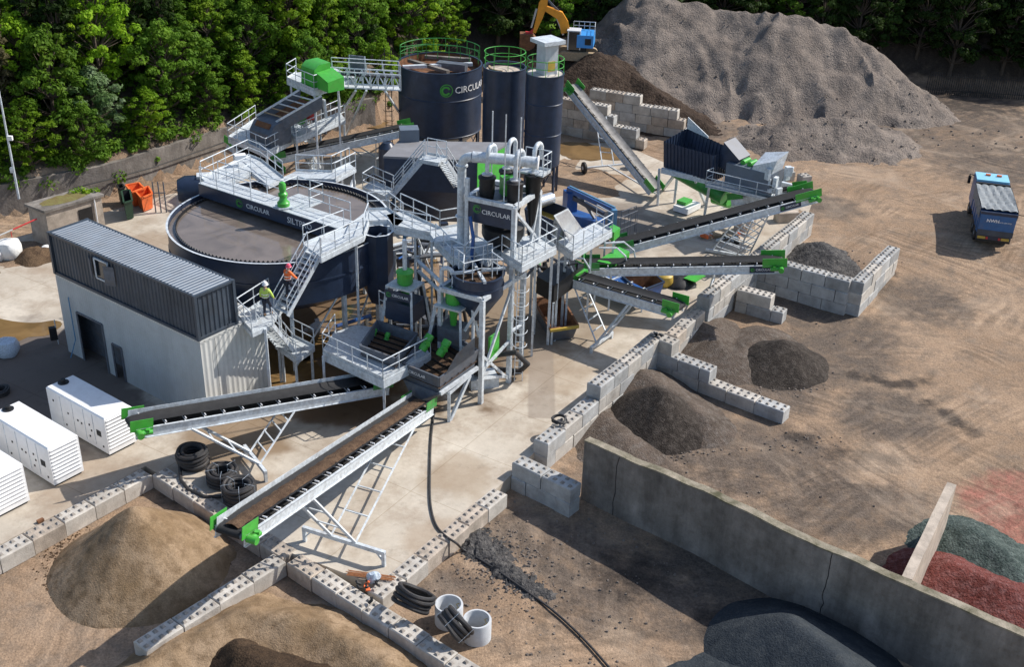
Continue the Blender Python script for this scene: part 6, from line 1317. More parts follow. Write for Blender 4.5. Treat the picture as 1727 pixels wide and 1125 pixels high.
# ================================================================ FEED HOPPER WITH SCREEN, UPPER RIGHT
th = thing('feed_hopper', 'black corrugated feed hopper with grey scrubber on galvanised legs, upper right', 'hopper', G(1150, 350, 0))
A0, A1 = G(1120, 282, 3.6), G(1202, 306, 3.6); e = (A1 - A0).normalized(); f = Vector((-e.y, e.x, 0)); L_ = (A1 - A0).length; wb_ = 2.4
b0 = [A0, A1, A1 + f * wb_, A0 + f * wb_]; o_ = .35; t0 = [A0 - f * o_ + e * -.0 + Z * 2.1, A1 - f * o_ + Z * 2.1, A1 + f * (wb_ + o_) + Z * 1.7, A0 + f * (wb_ + o_) + Z * 2.4]
for i in range(4):
    a, b, c, d = b0[i], b0[(i + 1) % 4], t0[(i + 1) % 4], t0[i]; mb = MB(); nn = (b - a).cross(Z).normalized(); n = max(4, int((b - a).length / .3)); vs = []; fs = []
    for k in range(n):
        for t, s in ((0, 0), (.5, 0), (.55, .06), (.95, .06)): vs += [lerp(a, b, (k + t) / n) + nn * s, lerp(d, c, (k + t) / n) + nn * s]
    vs += [b, c]
    for k in range(len(vs) // 2 - 1): fs.append((2 * k, 2 * k + 2, 2 * k + 3, 2 * k + 1))
    mb.add(vs, fs); mb.build('hopper_side', 'navy', th)
mb = MB(); a = t0[3]; b = lerp(t0[3], t0[2], .45); mb.hexa([a, b, b - f * .05, a - f * .05, a + Z * .9, b + Z * .15, b + Z * .15 - f * .05, a + Z * .9 - f * .05]); mb.build('splash_plate', 'galv', th)
mb = MB(); a = A1 + f * .6 + Z * 1.0; mb.hexa([a, a + e * 1.2 + f * .1 - Z * .3, a + e * 1.2 + f * 1.6 - Z * .3, a + f * 1.6, a + Z * 1.9 + e * .2, a + e * 1.6 + Z * .9, a + e * 1.6 + f * 1.6 + Z * .9, a + f * 1.6 + Z * 1.9 + e * .2]); mb.build('chute', 'navy', th)
A2 = G(1312, 338, 3.2); zf = 3.4
a, b = A0 - f * .3 - Z * .15, Vector((A2.x, A2.y, zf)); MB().beam(a, b, .25, .4).build('main_beam', 'galv', th); MB().beam(a + f * 2.8, b + f * 2.8, .25, .4).build('main_beam', 'galv', th)
for (u, v, u2, v2) in ((1112, 285, 1109, 346), (1197, 310, 1187, 369), (1172, 302, 1190, 345), (1140, 292, 1118, 320), (1246, 322, 1236, 372), (1236, 320, 1248, 352)): MB().beam(G(u, v, 3.3), G(u2, v2, 0), .18, .18).build('leg', 'galv', th)
for u, v in ((1137, 342), (1222, 345), (1140, 320)): q_ = G(u, v, 0); MB().box((q_.x, q_.y, 0), (.16, .16, 3.3), 0, True).build('leg', 'galv', th)
c = A1 + e * 2.6 + f * 1.2; mb = MB(); mb.box((c.x, c.y, 3.7), (3.6, 1.9, 1.5), math.atan2(e.y, e.x), True); mb.build('scrubber_box', 'cont_roof', th)
c3 = c + e * .9; mb = MB(); q = [c3 - e * .6 - f * .9 + Z * 5.3 * 0, c3 + e * .9 - f * .9, c3 + e * .9 + f * .7, c3 - e * .6 + f * .7]; q = [Vector((p.x, p.y, 5.2)) for p in q]; mb.hexa(q + [q[0] + Z * .3, q[1] + Z * 1.1 + e * .3, q[2] + Z * 1.4 + e * .3, q[3] + Z * .9]); mb.build('feed_box', 'galv', th)
for k in range(3): q_ = Vector((c.x, c.y, 5.35)) - e * (1.3 - k * .55); MB().path([q_ - f * .5, q_ + f * .4], .2, 10).build('vibrator_motor', 'green', th)
rr_ = random.Random(3)
for k in range(14): q_ = Vector((c.x, c.y, 4.2)) + e * rr_.uniform(1.4, 2.6) + f * rr_.uniform(-1.1, .9) + Z * rr_.uniform(-.8, 1.3); MB().box(q_, (rr_.uniform(.1, .5), rr_.uniform(.1, .4), rr_.uniform(.2, .9)), rr_.uniform(0, 1.5)).build('bracket', 'galv', th)
mb = MB(); mb.quadbox(A1 - f * 1.0 - Z * .1, b - f * .8, b, A1 - f * .1 - Z * .1, .06); mb.build('access_deck', 'galv_deck', th); mb = MB(); rail(mb, [A1 - f * .1, A1 - f * 1.0, b - f * .8]); mb.build('handrail', 'galv', th)
q0 = A0 + e * .3 + f * 1.2 - Z * .4; q1 = A1 + e * .5 + f * 1.2 - Z * 1.4; MB().path([q0, q1], .62, 16).build('green_drum', 'green_dark', th)
q_ = G(1218, 335, 1.5); MB().path([q_ - e * .7, q_ + e * .7], .55, 16).build('green_drum', 'green', th)
for k in range(8): a = G(1216 + k * 5, 350 - k * 2, .3 + .15 * k); MB().beam(a, a + e * 1.6 + Z * .5, .12, .08).build('pipe_piece', 'bag' if k % 3 == 0 else 'galv', th)
for k in range(5):
    a = G(1268 + 12 * k, 345 - 6 * k, 2.6); MB().beam(a, a + Vector((.4, .2, 1.6)), .07, .07).build('handrail_post', 'galv', th)
conveyor('short rear conveyor hidden behind the longest one on the upper right', (1235, 330, 2.6), (1352, 318, 4.2), .9, None, (.3, .7), None, 0, motor=False, guard=.8)

# ================================================================ EXCAVATOR on the soil bank
ex = thing('excavator', 'tracked excavator with orange arm and blue body reaching left over the silos', 'excavator', PY(975, 90, 112)); Y0 = 112.0
def EP(u, v, dy=0): return PY(u, v, Y0 + dy)
def limb(name, pts, w, hs, mt):
    mb = MB(); P = [EP(*p) for p in pts]; vs = []
    for i, p in enumerate(P):
        d = (P[min(i + 1, len(P) - 1)] - P[max(i - 1, 0)]).normalized(); n = d.cross(Vector((0, 1, 0))).normalized() * hs[i] / 2; yv = Vector((0, w / 2, 0)); vs += [p - n - yv, p + n - yv, p + n + yv, p - n + yv]
    fs = [(3, 2, 1, 0), tuple(range(len(vs) - 4, len(vs)))]
    for i in range(len(P) - 1):
        for j in range(4): fs.append((4 * i + j, 4 * i + (j + 1) % 4, 4 * i + 4 + (j + 1) % 4, 4 * i + 4 + j))
    mb.add(vs, fs); return mb.build(name, mt, ex)
limb('boom', [(954, 54), (951, 38), (944, 25), (920, 13)], .55, [.9, .85, .8, .45], 'exc_orange')
limb('stick', [(922, -12), (916, 6), (910, 28), (901, 54)], .42, [.3, .85, .6, .3], 'exc_orange')
limb('boom_cylinder', [(950, 58), (936, 22)], .16, [.18, .14], 'steel_bright'); limb('stick_cylinder', [(944, 20), (932, 8), (922, -4)], .16, [.2, .2, .12], 'dark_grey'); limb('bucket_cylinder', [(905, 14), (896, 46)], .16, [.2, .16], 'steel_bright')
limb('bucket_link', [(904, 46), (894, 56), (886, 55)], .35, [.25, .35, .3], 'red')
mb = MB(); P = [EP(u, v) for u, v in ((877, 55), (898, 56), (906, 66), (900, 78), (892, 82), (876, 80))]; yv = Vector((0, .65, 0)); n = len(P); mb.add([p - yv for p in P] + [p + yv for p in P], [tuple(range(n)), tuple(range(2 * n - 1, n - 1, -1))] + [(i, i + n, (i + 1) % n + n, (i + 1) % n) for i in range(n) if i != 4]); mb.build('bucket', 'rust', ex)
mb = MB(); [mb.box(EP(u, 83, d_), (.12, .12, .35)) for u in (879, 886) for d_ in (-.5, 0, .5)]; mb.build('bucket_teeth', 'black', ex)
mb = MB(); a = EP(976, 79, -1.0); mb.box((a.x + .72, a.y + 1.0, a.z), (1.6, 2.6, 1.2), -.12, True); mb.build('engine_body', 'exc_blue', ex); top_z = a.z + 1.2
MB().box((a.x + .85, a.y - .33, a.z + .6), (.6, .06, .6), -.12).build('grille', 'black', ex)
ca_ = EP(962, 82, -1.1); mb = MB(); mb.box((ca_.x + .32, ca_.y + .7, ca_.z - .1), (1.15, 1.2, 1.75), -.12, True); cab = mb.build('cab', 'glass_dark', ex); MB().box((ca_.x + .32, ca_.y + .7, ca_.z + 1.65), (1.3, 1.35, .1), -.12, True).build('cab_roof', 'ring_concrete', cab)
[MB().box((ca_.x + .32 + sx * .58, ca_.y + .7 + sy * .6, ca_.z - .1), (.1, .1, 1.76), -.12, True).build('cab_post', 'white', cab) for sx in (-1, 1) for sy in (-1, 1)]; MB().box((ca_.x + .2, ca_.y + .3, ca_.z + .3), (.4, .3, .8), 0, True).build('operator_seat', 'red', cab)
mb = MB(); rail(mb, [Vector((a.x - .5, a.y + 2.1, top_z)), Vector((a.x + 1.6, a.y + 1.9, top_z)), Vector((a.x + 1.45, a.y - .1, top_z))], h=.8, gap=.6, toe=False); mb.build('handrail', 'galv', ex)
for dy in (-1.0, 1.0):
    c = EP(974, 90, 0) + Vector((.1, dy, 0)); mb = MB(); L2 = 1.75; pr_ = []
    for k in range(9): t = -math.pi / 2 + math.pi * k / 8; pr_.append((L2 * .85 + .42 * math.cos(t), .42 * math.sin(t)))
    for k in range(9): t = math.pi / 2 + math.pi * k / 8; pr_.append((-L2 * .85 + .42 * math.cos(t), .42 * math.sin(t)))
    n = len(pr_); vs = [(c.x + x_, c.y - .28 - x_ * .12, c.z + z_) for x_, z_ in pr_] + [(c.x + x_, c.y + .28 - x_ * .12, c.z + z_) for x_, z_ in pr_]; mb.add(vs, [tuple(range(n)), tuple(range(2 * n - 1, n - 1, -1))] + [(i, (i + 1) % n, (i + 1) % n + n, i + n) for i in range(n)]); mb.build('track', 'wood', ex)
c = EP(974, 88, 0); MB().box((c.x, c.y, c.z - .1), (1.6, 1.6, .8), 0, True).build('undercarriage', 'black', ex)
heap('soil_bank', 'dark soil ramp directly under the tracks of the excavator', [(c.x - 2.2, c.y + .4, c.z - .55), (c.x + 2.6, c.y, c.z - .5)], .7, 'topsoil', .25, .4, .25, rough2=.2)

# ================================================================ TIPPER TRUCK
RL = Vector((33.45, 77.3, 0)); RR = Vector((35.82, 76.68, 0)); ex_ = (RR - RL).normalized(); fy = Vector((-ex_.y, ex_.x, 0)); tk = thing('tipper_truck', 'blue tipper truck with a grey sheeted load seen from behind on the open dirt', 'truck', (RL + RR) / 2 + fy * 4)
def TP(x, y, z): return RL + ex_ * x + fy * y + Z * z
def tb(name, x0, x1, y0, y1, z0, z1, mt, par=tk, tx=0, ty0=0): 
    mb = MB(); mb.hexa([TP(x0, y0, z0), TP(x1, y0, z0), TP(x1, y1, z0), TP(x0, y1, z0), TP(x0 - tx, y0 - ty0, z1), TP(x1 + tx, y0 - ty0, z1), TP(x1 + tx, y1, z1), TP(x0 - tx, y1, z1)]); return mb.build(name, mt, par)
tb('chassis', .55, 1.9, .3, 8.0, .75, 1.0, 'black')
body = tb('tipping_body', .0, 2.45, .1, 5.4, 1.1, 2.75, 'truck_blue', tx=.04)
tb('tailgate', .02, 2.43, -.02, .08, 1.15, 2.62, 'truck_blue', ty0=.12)
tb('tailgate_rib', -.03, 2.48, -.16, .02, 2.62, 2.82, 'navy'); tb('tailgate_rib', .0, 2.45, -.06, .0, 1.0, 1.42, 'navy_cont')
textobj('NWH', TP(.45, -.16, 2.08), ex_, Z + fy * -.07, .34, 'white', tk, bold=.008); textobj('WASTE SERVICES', TP(1.18, -.14, 2.08), ex_, Z, .13, 'white', tk)
# sheet sagging over the load
mb = MB(); n1, n2 = 14, 20; vs = [TP(-.02 + 2.5 * i / n1, .15 + 5.2 * j / n2, 2.96 - .14 * math.sin(math.pi * i / n1) * math.sin(math.pi * j / n2) + .05 * math.sin(i * 2.1 + j * .35) + .03 * mn.noise(Vector((i * .6, j * .5, 0)))) for j in range(n2 + 1) for i in range(n1 + 1)]
mb.add(vs, [(j * (n1 + 1) + i, j * (n1 + 1) + i + 1, (j + 1) * (n1 + 1) + i + 1, (j + 1) * (n1 + 1) + i) for j in range(n2) for i in range(n1)], True); mb.build('load_sheet', 'tarp', tk)
for x in (-.06, 2.51):
    mb = MB(); vs = []; 
    for j in range(13): y_ = .2 + 5.1 * j / 12; vs += [TP(x, y_, 2.96), TP(x + (.03 if x > 0 else -.03) * (1 + math.sin(j * 2)), y_, 2.15 + .15 * math.sin(j * 1.7))]
    mb.add(vs, [(2 * j, 2 * j + 2, 2 * j + 3, 2 * j + 1) for j in range(12)]); mb.build('sheet_flap', 'tarp', tk)
cabo = tb('cab', .02, 2.43, 5.75, 7.7, .9, 3.0, 'truck_blue', ty0=-.05); tb('cab_roof', .05, 2.4, 5.85, 7.6, 3.003, 3.15, 'truck_light', cabo); tb('headboard', .0, 2.45, 5.42, 5.6, 1.2, 3.05, 'black')
for x in (.75, 1.55): tb('beacon', x, x + .35, 6.9, 7.05, 3.15, 3.28, 'orange', cabo)
tb('windscreen', .12, 2.33, 7.70, 7.73, 1.9, 2.9, 'glass_dark', cabo)
for x in (-.28, 2.5): mb = MB(); mb.path([TP(x + (.28 if x < 0 else 0), 7.4, 2.9), TP(x - .02, 7.5, 2.95), TP(x - .02, 7.5, 2.3)], .05, 6); mb.box(TP(x, 7.5, 2.5), (.2, .12, .6)); mb.build('mirror', 'black', cabo)
for y_ in (1.0, 2.4, 6.2, 7.2 if False else 6.3):
    if y_ == 6.3: continue
    for x in (.0, 1.95): w_ = MB().lathe(TP(x, y_ + .5, .5), [(.2, 0), (.46, 0), (.5, .05), (.5, .42), (.46, .47), (.2, .47)], 22, ex_).build('wheel', 'rubber', tk); MB().lathe(TP(x + .03, y_ + .5, .5), [(0, 0), (.24, 0), (.24, .4), (0, .4)], 14, ex_).build('rim', 'galv', w_)
tb('rear_bumper', .05, 2.4, .15, .3, .45, .6, 'black'); tb('rear_panel', .05, 2.4, .12, .22, .62, .98, 'navy')
for x in (.12, 1.75): tb('marker_board', x, x + .55, .08, .13, .66, .86, 'yellow'); tb('tail_light', x + (.58 if x < 1 else -.2), x + (.72 if x < 1 else -.05), .08, .13, .66, .84, 'red')
mb = MB(); mb.path([TP(2.55, .3, 2.7), TP(2.95, .1, 2.75), TP(3.1, .6, 3.5)], .035, 6); mb.build('sheeting_arm', 'black', tk)
for x in (-.02, 2.38): tb('mudguard', x, x + .1, .7, 3.5, 1.0, 1.12, 'black')
for k in range(5): tb('side_rib', -.06, -.01, .5 + k * 1.1, .6 + k * 1.1, 1.1, 2.7, 'truck_blue'); 

# ================================================================ HOSES, COILS, RINGS, BAGS, LITTER
def coil(name, label, c, r0, turns, rt, axis=(0, 0, 1), layers=3, ties=True, group='coils of black corrugated hose', seed=1):
    c = Vector(c); ax = Vector(axis).normalized(); a = ax.orthogonal().normalized(); b = ax.cross(a); rd = random.Random(seed); th = thing(name, label, 'hose', c, group)
    for l in range(layers):
        rr = r0 - l * rt * 1.75 if False else r0
    for k in range(turns):
        for l in range(layers):
            R_ = r0 - l * rt * 1.9 + rd.uniform(-.03, .03); z = rt + k * rt * 1.85; N_ = 44; o = Vector((rd.uniform(-.03, .03), rd.uniform(-.03, .03), 0)); P = [c + o + ax * (z + .03 * math.sin(i * .3 + k)) + (a * math.cos(2 * math.pi * i / N_) + b * math.sin(2 * math.pi * i / N_)) * R_ * (1 + .015 * math.sin(3 * 2 * math.pi * i / N_ + k)) for i in range(N_)]
            MB().path(P, rt, 8, close=True).build('hose_turn', 'rubber', th)
    if ties:
        for k in range(5):
            t = 2 * math.pi * k / 5 + rd.uniform(0, .5); d = a * math.cos(t) + b * math.sin(t); top = turns * rt * 1.85 + rt * .5; ri = r0 - (layers) * rt * 1.95; ro = r0 + rt * 1.2
            MB().path([c + d * ro + ax * .02, c + d * ro + ax * top, c + d * ri + ax * top, c + d * ri + ax * .02], .008, 5, close=True).build('tie', 'plastic_bag', th)
    return th
coil('hose_coil', 'standing coil of black hose furthest from the front conveyor with its loose end', G(327, 784, 0), .70, 5, .10, layers=2, ties=False, seed=1)
coil('hose_coil', 'middle one of the three black hose coils tied with blue string', G(377, 812, 0), .70, 4, .10, layers=2, seed=2)
coil('hose_coil', 'black hose coil nearest the front conveyor tied with blue string', G(405, 843, 0), .70, 5, .10, layers=2, seed=3)
one('hose', MB().path([G(303, 785, .25), G(305, 810, .1), G(318, 826, .09), G(345, 838, .09), G(372, 838, .09), G(392, 826, .09)], .085, 8), 'rubber', 'loose black hose end curving from the back coil to the front coils', 'hose')
c = G(692, 1036, .0); coil('hose_coil', 'flattened hose coil leaning off the block kerb behind the rings', c + Vector((0, .1, .32)), .78, 4, .10, (.35, .45, .8), 1, False, seed=4)
c = G(752, 1078, .0); coil('hose_coil', 'tied hose coil leaning against the concrete rings', c + Vector((.1, .05, .36)), .68, 4, .10, (.75, .5, .52), 2, True, seed=5)
coil('hose_coil', 'small black hose loop lying on the pad edge wall', G(943, 710, .92), .36, 2, .05, layers=1, ties=False, seed=6)
coil('hose_coil', 'old black hose ring lying at the left edge behind the cabinets', G(0, 664, 0), .5, 3, .06, layers=2, ties=False, seed=7)
def ring(u, v, label, irons=True):
    c = G(u, v, -.9); r_, h = .60, 1.1; th = thing('concrete_ring', label, 'ring', c, 'pair of concrete manhole rings'); MB().lathe(c, [(r_ - .07, 0), (r_, 0), (r_, h - .05), (r_ - .02, h), (r_ - .09, h), (r_ - .1, h - .04), (r_ - .1, 0)], 40).build('ring_wall', 'ring_concrete', th)
    for k in range(3):
        z = .3 + .28 * k; t = .35; d = Vector((math.cos(t), math.sin(t), 0)); s = Vector((-d.y, d.x, 0)); q_ = c + d * (r_ - .1) + Z * z; MB().path([q_ + s * .12, q_ + s * .12 - d * .13, q_ - s * .12 - d * .13, q_ - s * .12], .018, 6).build('step_iron', 'yellow', th)
ring(757, 1052, 'rear concrete manhole ring with yellow step irons'); ring(804, 1078, 'front concrete manhole ring touching the tied hose coil')
hp = [(733, 690, .06), (727, 740, .06), (725, 800, .06), (726, 850, .06), (735, 885, .06), (752, 905, .06), (770, 917, .1), (783, 930, -.75), (830, 960, -.8), (885, 1000, -.85), (935, 1035, -.9), (985, 1080, -.95), (1040, 1140, -1.0)]
P = [G(*q) for q in hp]; 
for p in P[7:]: p.z = ground_z(p.x, p.y) + .1
S = []
for i in range(len(P) - 1):
    a, b, c_, d = P[max(i - 1, 0)], P[i], P[i + 1], P[min(i + 2, len(P) - 1)]
    for k in range(6): t = k / 6; S.append(.5 * ((2 * b) + (-a + c_) * t + (2 * a - 5 * b + 4 * c_ - d) * t * t + (-a + 3 * b - 3 * c_ + d) * t ** 3))
one('hose', MB().path(S, .055, 8), 'rubber', 'long black hose snaking from the plant over the block kerb to the bottom edge', 'hose')
th = thing('pipe_fittings', 'cluster of black pipe fittings and a clear plastic bag on the block kerb', 'fittings', G(620, 990, .1)); rp = random.Random(12)
for k in range(9):
    q_ = G(rp.uniform(604, 640), rp.uniform(975, 1000), .15); d = Vector((rp.uniform(-1, 1), rp.uniform(-1, 1), rp.uniform(0, .8))).normalized(); MB().path([q_, q_ + d * .16, q_ + d * .16 + Vector((d.y, -d.x, .2)) * .16], .06, 8).build('pipe_elbow', 'black' if k % 4 else 'orange', th)
q_ = G(630, 978, .15); mb = MB(); mb.lathe(q_, [(.1, -.1), (.26, 0), (.3, .2), (.15, .38), (0, .4)], 14)
for v in mb.v: v += Vector((mn.noise(v * 6), mn.noise(v * 6.3 + Vector((5, 0, 0))), mn.noise(v * 5.7))) * .1
mb.build('plastic_bag', 'plastic_bag', th); q_ = G(622, 1018, .12); MB().path([q_, q_ + Vector((.12, .05, .12)), q_ + Vector((.1, .15, .2))], .07, 8).build('pipe_elbow', 'black', th)
th = thing('steel_bars', 'bundle of rusty steel bars lying at the pad corner', 'bars', G(620, 965, .05)); rp = random.Random(5)
mat('rusty_bar', (.36, .15, .06), .8, 0, .3, 8)
for k in range(8): a = G(586 + rp.uniform(-3, 3), 962 + k * 1.2, .12 + .03 * rp.random()); b = G(664 + rp.uniform(-4, 4), 973 + k * 1.0, .12); MB().path([a, b], .018, 6).build('bar', 'rusty_bar', th)
q_ = G(68, 878, .1); one('brick', MB().box((q_.x, q_.y, .02), (.3, .16, .13), .9, True), 'rust', 'broken red brick lying on the sandy block kerb', 'brick')
def bag(u, v, w, h, label, mt='bag', z=0, cat='bag'):
    c = G(u, v, z); mb = MB(); mb.lathe(c, [(.01, 0), (w * .42, .02), (w * .5, h * .25), (w * .52, h * .6), (w * .42, h * .9), (w * .2, h), (0, h * .95)], 20)
    for q_ in mb.v:
        d = q_ - c; k = max(abs(d.x), abs(d.y)) / max(1e-3, math.hypot(d.x, d.y)); q_.x = c.x + d.x * (1 / max(k, .72)) ** .5; q_.y = c.y + d.y * (1 / max(k, .72)) ** .5; q_ += Vector((mn.noise(q_ * 2), mn.noise(q_ * 2.2), mn.noise(q_ * 1.9) * .6 if d.z > .1 else 0)) * .09
    return one('bulk_bag', mb, mt, label, cat, None)
bag(18, 433, 1.5, 1.25, 'full white bulk bag with a red and white lifting pole over it'); bag(-6, 437, 1.2, 1.0, 'white bulk bag cut by the left edge behind the full one'); bag(14, 598, 1.2, 1.0, 'grubby grey bulk bag lying left of the shed', 'plastic_bag'); bag(80, 425, .6, .5, 'small white sack by the little concrete building')
a, b = G(-12, 402, 1.6), G(62, 369, 2.2); th = thing('lifting_pole', 'red and white lifting pole above the full white bulk bag', 'pole', a); MB().path([a, b], .05, 8).build('pole', 'clad_trim', th); MB().path([lerp(a, b, .45), b], .056, 8).build('red_stretch', 'red', th); MB().path([lerp(a, b, .4), lerp(a, b, .4) - Z * .5], .03, 6).build('hook', 'red', th)
q_ = G(93, 580, 0); th = thing('barrel_stand', 'black fittings hanging at the far left corner of the shed', 'fittings', q_); MB().box((q_.x, q_.y, .3), (.4, .3, .8), .5, True).build('box', 'black', th); MB().path([q_ + Vector((.2, 0, 0)), q_ + Vector((.2, 0, 1.6))], .03, 6).build('post', 'galv', th)

# more steelwork round the tower
th = thing('caged_ladder', 'galvanised caged ladder climbing the right leg of the cyclone tower', 'ladder', B2 + Vector((.5, .3, 0)))
lx = B2 + Vector((.55, .2, 0))
for dx in (-.22, .22): MB().path([lx + Vector((dx, 0, 0)), lx + Vector((dx, 0, 8.5))], .03, 6).build('ladder_rail', 'galv', th)
for k in range(20): MB().path([lx + Vector((-.22, 0, .5 + k * .4)), lx + Vector((.22, 0, .5 + k * .4))], .018, 5).build('rung', 'galv', th)
for k in range(7): MB().path([lx + Vector((.40 * math.cos(t), -.55 * math.sin(t), 2.4 + k * .85)) for t in [math.pi * j / 8 for j in range(9)]], .022, 5).build('cage_hoop', 'galv', th)
sc_ = G(806, 458, 7.3); th = thing('guard_frame', 'starred guard rail frame standing over the round sand tank', 'rails', (sc_.x, sc_.y, 7.2))
pts = [sc_ + Vector((math.cos(a) * rr, math.sin(a) * rr, 0)) for a, rr in [(k * math.pi / 4 + .3, 1.5 if k % 2 else .75) for k in range(9)]]
for i in range(8): mb = MB(); rail(mb, [pts[i], pts[i + 1]], h=1.05, gap=.7, toe=False); mb.build('handrail', 'galv', th)
for (u0, v0, z0), (u1, v1, z1) in (((700, 390, 7.3), (735, 480, 0)), ((728, 404, 7.3), (700, 470, 0)), ((765, 434, 7.1), (790, 520, 0)), ((600, 402, 7.3), (632, 470, 0))):
    MB().beam(G(u0, v0, z0), G(u1, v1, z1), .1, .1).build('cross_brace', 'galv', tw)
for z in (3.2, 6.2):
    for a, b in ((B1, B0), (B2, B3)): MB().beam(Vector((a.x, a.y, z)), Vector((b.x, b.y, z)), .12, .12).build('cross_brace', 'galv', tw)
th = thing('pipe_run', 'run of grey and blue pipes and hoses below the bridge walkway', 'pipes', G(700, 430, 4)); rp = random.Random(77)
for k in range(12):
    a = G(655 + rp.uniform(-5, 60), 395 + rp.uniform(0, 50), rp.uniform(3.5, 6)); b = a + Vector((rp.uniform(1.5, 3), rp.uniform(-.5, 1.2), rp.uniform(-.4, .4))); MB().path([a + Vector((0, 0, -1.5)), a, lerp(a, b, .5) + Vector((0, 0, .1)), b, b + Vector((0, 0, -2.5))], rp.choice((.07, .1, .14)), 8).build('pipe', rp.choice(('galv', 'galv', 'black', 'hose_blue', 'dark_grey')), th)
platform('small mid level grating between the sand tank and the tower legs', [(742, 478), (770, 492), (800, 478), (775, 464)], 5.2, [(0, 1), (1, 2)], [(745, 478), (798, 478)], t=.2)
platform('low service grating behind the left vibrating screen', [(640, 520), (660, 530), (710, 512), (690, 500)], 3.6, [(0, 1), (2, 3)], [(642, 520), (708, 512)], t=.2)

# ================================================================ PEOPLE
def skinned(name, joints, edges, mt, parent, sub=1):
    me = bpy.data.meshes.new(name); o0 = parent.location
    me.from_pydata([tuple(Vector(j[0]) - o0) for j in joints], edges, []); o = bpy.data.objects.new(name, me); COL.objects.link(o)
    o.modifiers.new('skin', 'SKIN'); sv = me.skin_vertices[0].data
    for i, j in enumerate(joints): sv[i].radius = (j[1], j[2] if len(j) > 2 else j[1]); sv[i].use_root = (i == 0)
    o.modifiers['skin'].use_smooth_shade = True; s = o.modifiers.new('sub', 'SUBSURF'); s.levels = sub; s.render_levels = sub
    bpy.context.view_layer.update(); m2 = bpy.data.meshes.new_from_object(o.evaluated_get(bpy.context.evaluated_depsgraph_get())); bpy.data.objects.remove(o); bpy.data.meshes.remove(me)
    m2.materials.clear(); m2.materials.append(MT[mt]); m2.name = name; o = bpy.data.objects.new(name, m2); COL.objects.link(o); o.parent = parent; return o
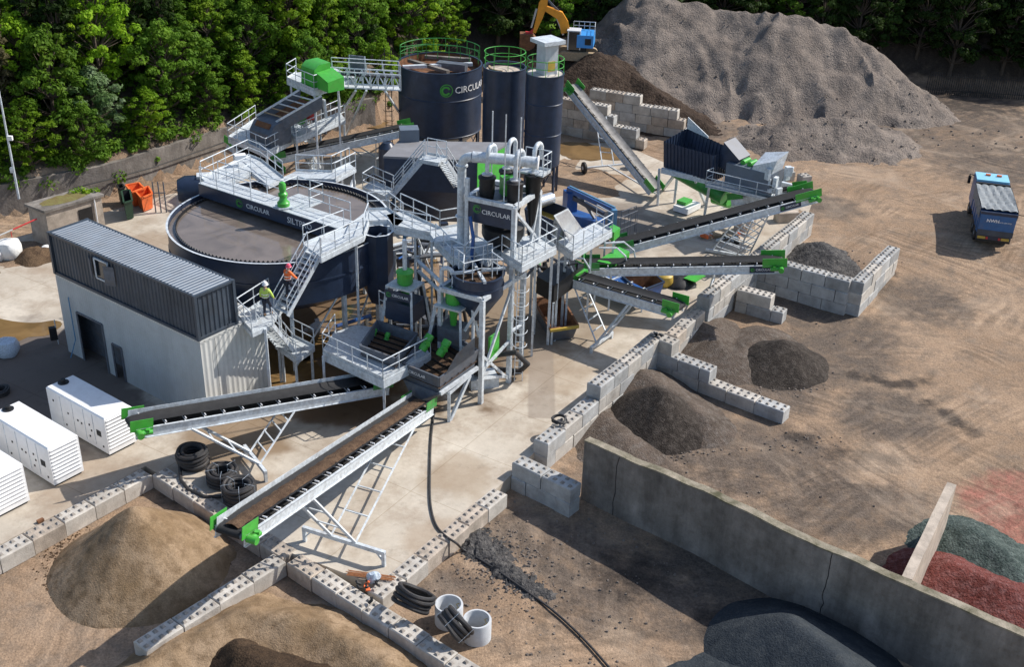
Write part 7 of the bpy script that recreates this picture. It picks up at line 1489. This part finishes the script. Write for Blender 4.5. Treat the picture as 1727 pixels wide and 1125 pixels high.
def person(label, foot, yaw, H, jacket, hat, rh, lh, step=0.0, lean=0.0, raised=0.0, group=None):
    s = H / 1.8; f = Vector((-math.sin(yaw), math.cos(yaw), 0)); r = Vector((f.y, -f.x, 0)); foot = Vector(foot)
    th = thing('person', label, 'person', foot, group)
    def J(x, y, z): return foot + (r * x + f * (y + lean * max(0, z - .9)) + Z * z) * s
    pel = J(0, 0, .95); ches = J(0, .02, 1.32); neck = J(0, .03, 1.50); hd = J(0, .06, 1.62)
    kl, al = J(-.11, .06, .50), J(-.11, .0, .08); kr, ar_ = J(.11, .12 + step * .6, .50 + raised * .8), J(.11, .05 + step, .08 + raised)
    hl, hr = J(-.10, 0, .90), J(.10, 0, .90); sl, sr_ = J(-.19, .02, 1.43), J(.19, .02, 1.43)
    L_, R_ = Vector(lh) if isinstance(lh, Vector) else J(*lh), Vector(rh) if isinstance(rh, Vector) else J(*rh)
    el = lerp(sl, L_, .52) - r * .05 * s - Z * .07 * s; er = lerp(sr_, R_, .52) + r * .05 * s - Z * .07 * s
    body = [(pel, .13, .10), (ches, .15, .11), (neck, .055), (hd, .075, .085), (J(0, .06, 1.72), .07, .08), (hl, .08), (kl, .055), (al, .04), (hr, .08), (kr, .055), (ar_, .04), (sl, .055), (el, .04), (L_, .026), (sr_, .055), (er, .04), (R_, .026), (al + f * .16 * s, .035), (ar_ + f * .16 * s, .035)]
    E_ = [(0, 1), (1, 2), (2, 3), (3, 4), (0, 5), (5, 6), (6, 7), (0, 8), (8, 9), (9, 10), (1, 11), (11, 12), (12, 13), (1, 14), (14, 15), (15, 16), (7, 17), (10, 18)]
    skinned('body', [(b[0], *[q * s for q in b[1:]]) for b in body], E_, 'skin', th)
    jk = [(J(0, 0, .93), .165, .13), (ches, .19, .14), (J(0, .03, 1.46), .09), (sl, .085), (el, .065), (lerp(el, L_, .9), .045), (sr_, .085), (er, .065), (lerp(er, R_, .9), .045)]
    skinned('jacket', [(b[0], *[q * s for q in b[1:]]) for b in jk], [(0, 1), (1, 2), (1, 3), (3, 4), (4, 5), (1, 6), (6, 7), (7, 8)], jacket, th)
    tr = [(J(0, 0, .92), .15, .12), (hl, .10), (kl, .078), (lerp(kl, al, .85), .062), (hr, .10), (kr, .078), (lerp(kr, ar_, .85), .062)]
    skinned('trousers', [(b[0], *[q * s for q in b[1:]]) for b in tr], [(0, 1), (1, 2), (2, 3), (0, 4), (4, 5), (5, 6)], 'trousers', th)
    for a in (al, ar_): skinned('boot', [(a + Z * .06 * s, .06 * s), (a - Z * .02 * s, .06 * s), (a + f * .15 * s - Z * .03 * s, .045 * s)], [(0, 1), (1, 2)], 'boot', th)
    mb = MB(); top = J(0, .06, 1.70); mb.lathe(top, [(.13 * s, -.03 * s), (.128 * s, .0), (.115 * s, .07 * s), (.07 * s, .12 * s), (0, .135 * s)], 20); mb.lathe(top, [(.155 * s, -.035 * s), (.128 * s, -.01 * s)], 20); mb.build('helmet', hat, th)
    mb = MB()
    for z in (1.08, 1.22): mb.lathe(J(0, .01, z) - Z * .02, [(.185 * s if z > 1.1 else .178 * s, 0), (.186 * s if z > 1.1 else .18 * s, .05 * s)], 20)
    mb.build('reflective_band', 'reflect', th)
    mb = MB(); c = J(0, .155, 1.60); mb.path([c - f * .04 * s + Z * .03 * s, c + f * .015 * s - Z * .02 * s], .014 * s, 6); mb.build('nose', 'skin', th)
    for hnd, sg in ((L_, -1), (R_, 1)):
        for k in range(4): a = hnd + r * (.022 * (k - 1.5)) * s; MB().path([a, a + (f * .05 - Z * .01) * s, a + (f * (.085 - .008 * abs(k - 1)) - Z * .04) * s], [.012 * s, .011 * s, .008 * s], 6).build('finger', 'skin', th)
        MB().path([hnd - r * sg * .03 * s, hnd - r * sg * .05 * s + f * .03 * s - Z * .03 * s], [.012 * s, .010 * s], 6).build('thumb', 'skin', th)
    return th
p_ = G(450, 534, 4.9); person('person in yellow work jacket and white helmet walking away on the high landing', p_, -.25, 1.98, 'hivis_yellow', 'white', (.38, .12, .98), (-.26, .05, .98), .22, .03)
o1, o2 = G(474, 528, 4.9), G(531, 424, 7.6); t = .22; q_ = lerp(o1, o2, t) ; yaw = math.atan2(-(o2 - o1).x, (o2 - o1).y)
person('person in orange jacket and pink helmet climbing the stair beside the settling tank', q_ + Z * .06, yaw, 1.95, 'hivis_orange', 'helmet_pink', (.46, .25, 1.12), (-.25, .2, 1.05), .30, .10, .2)
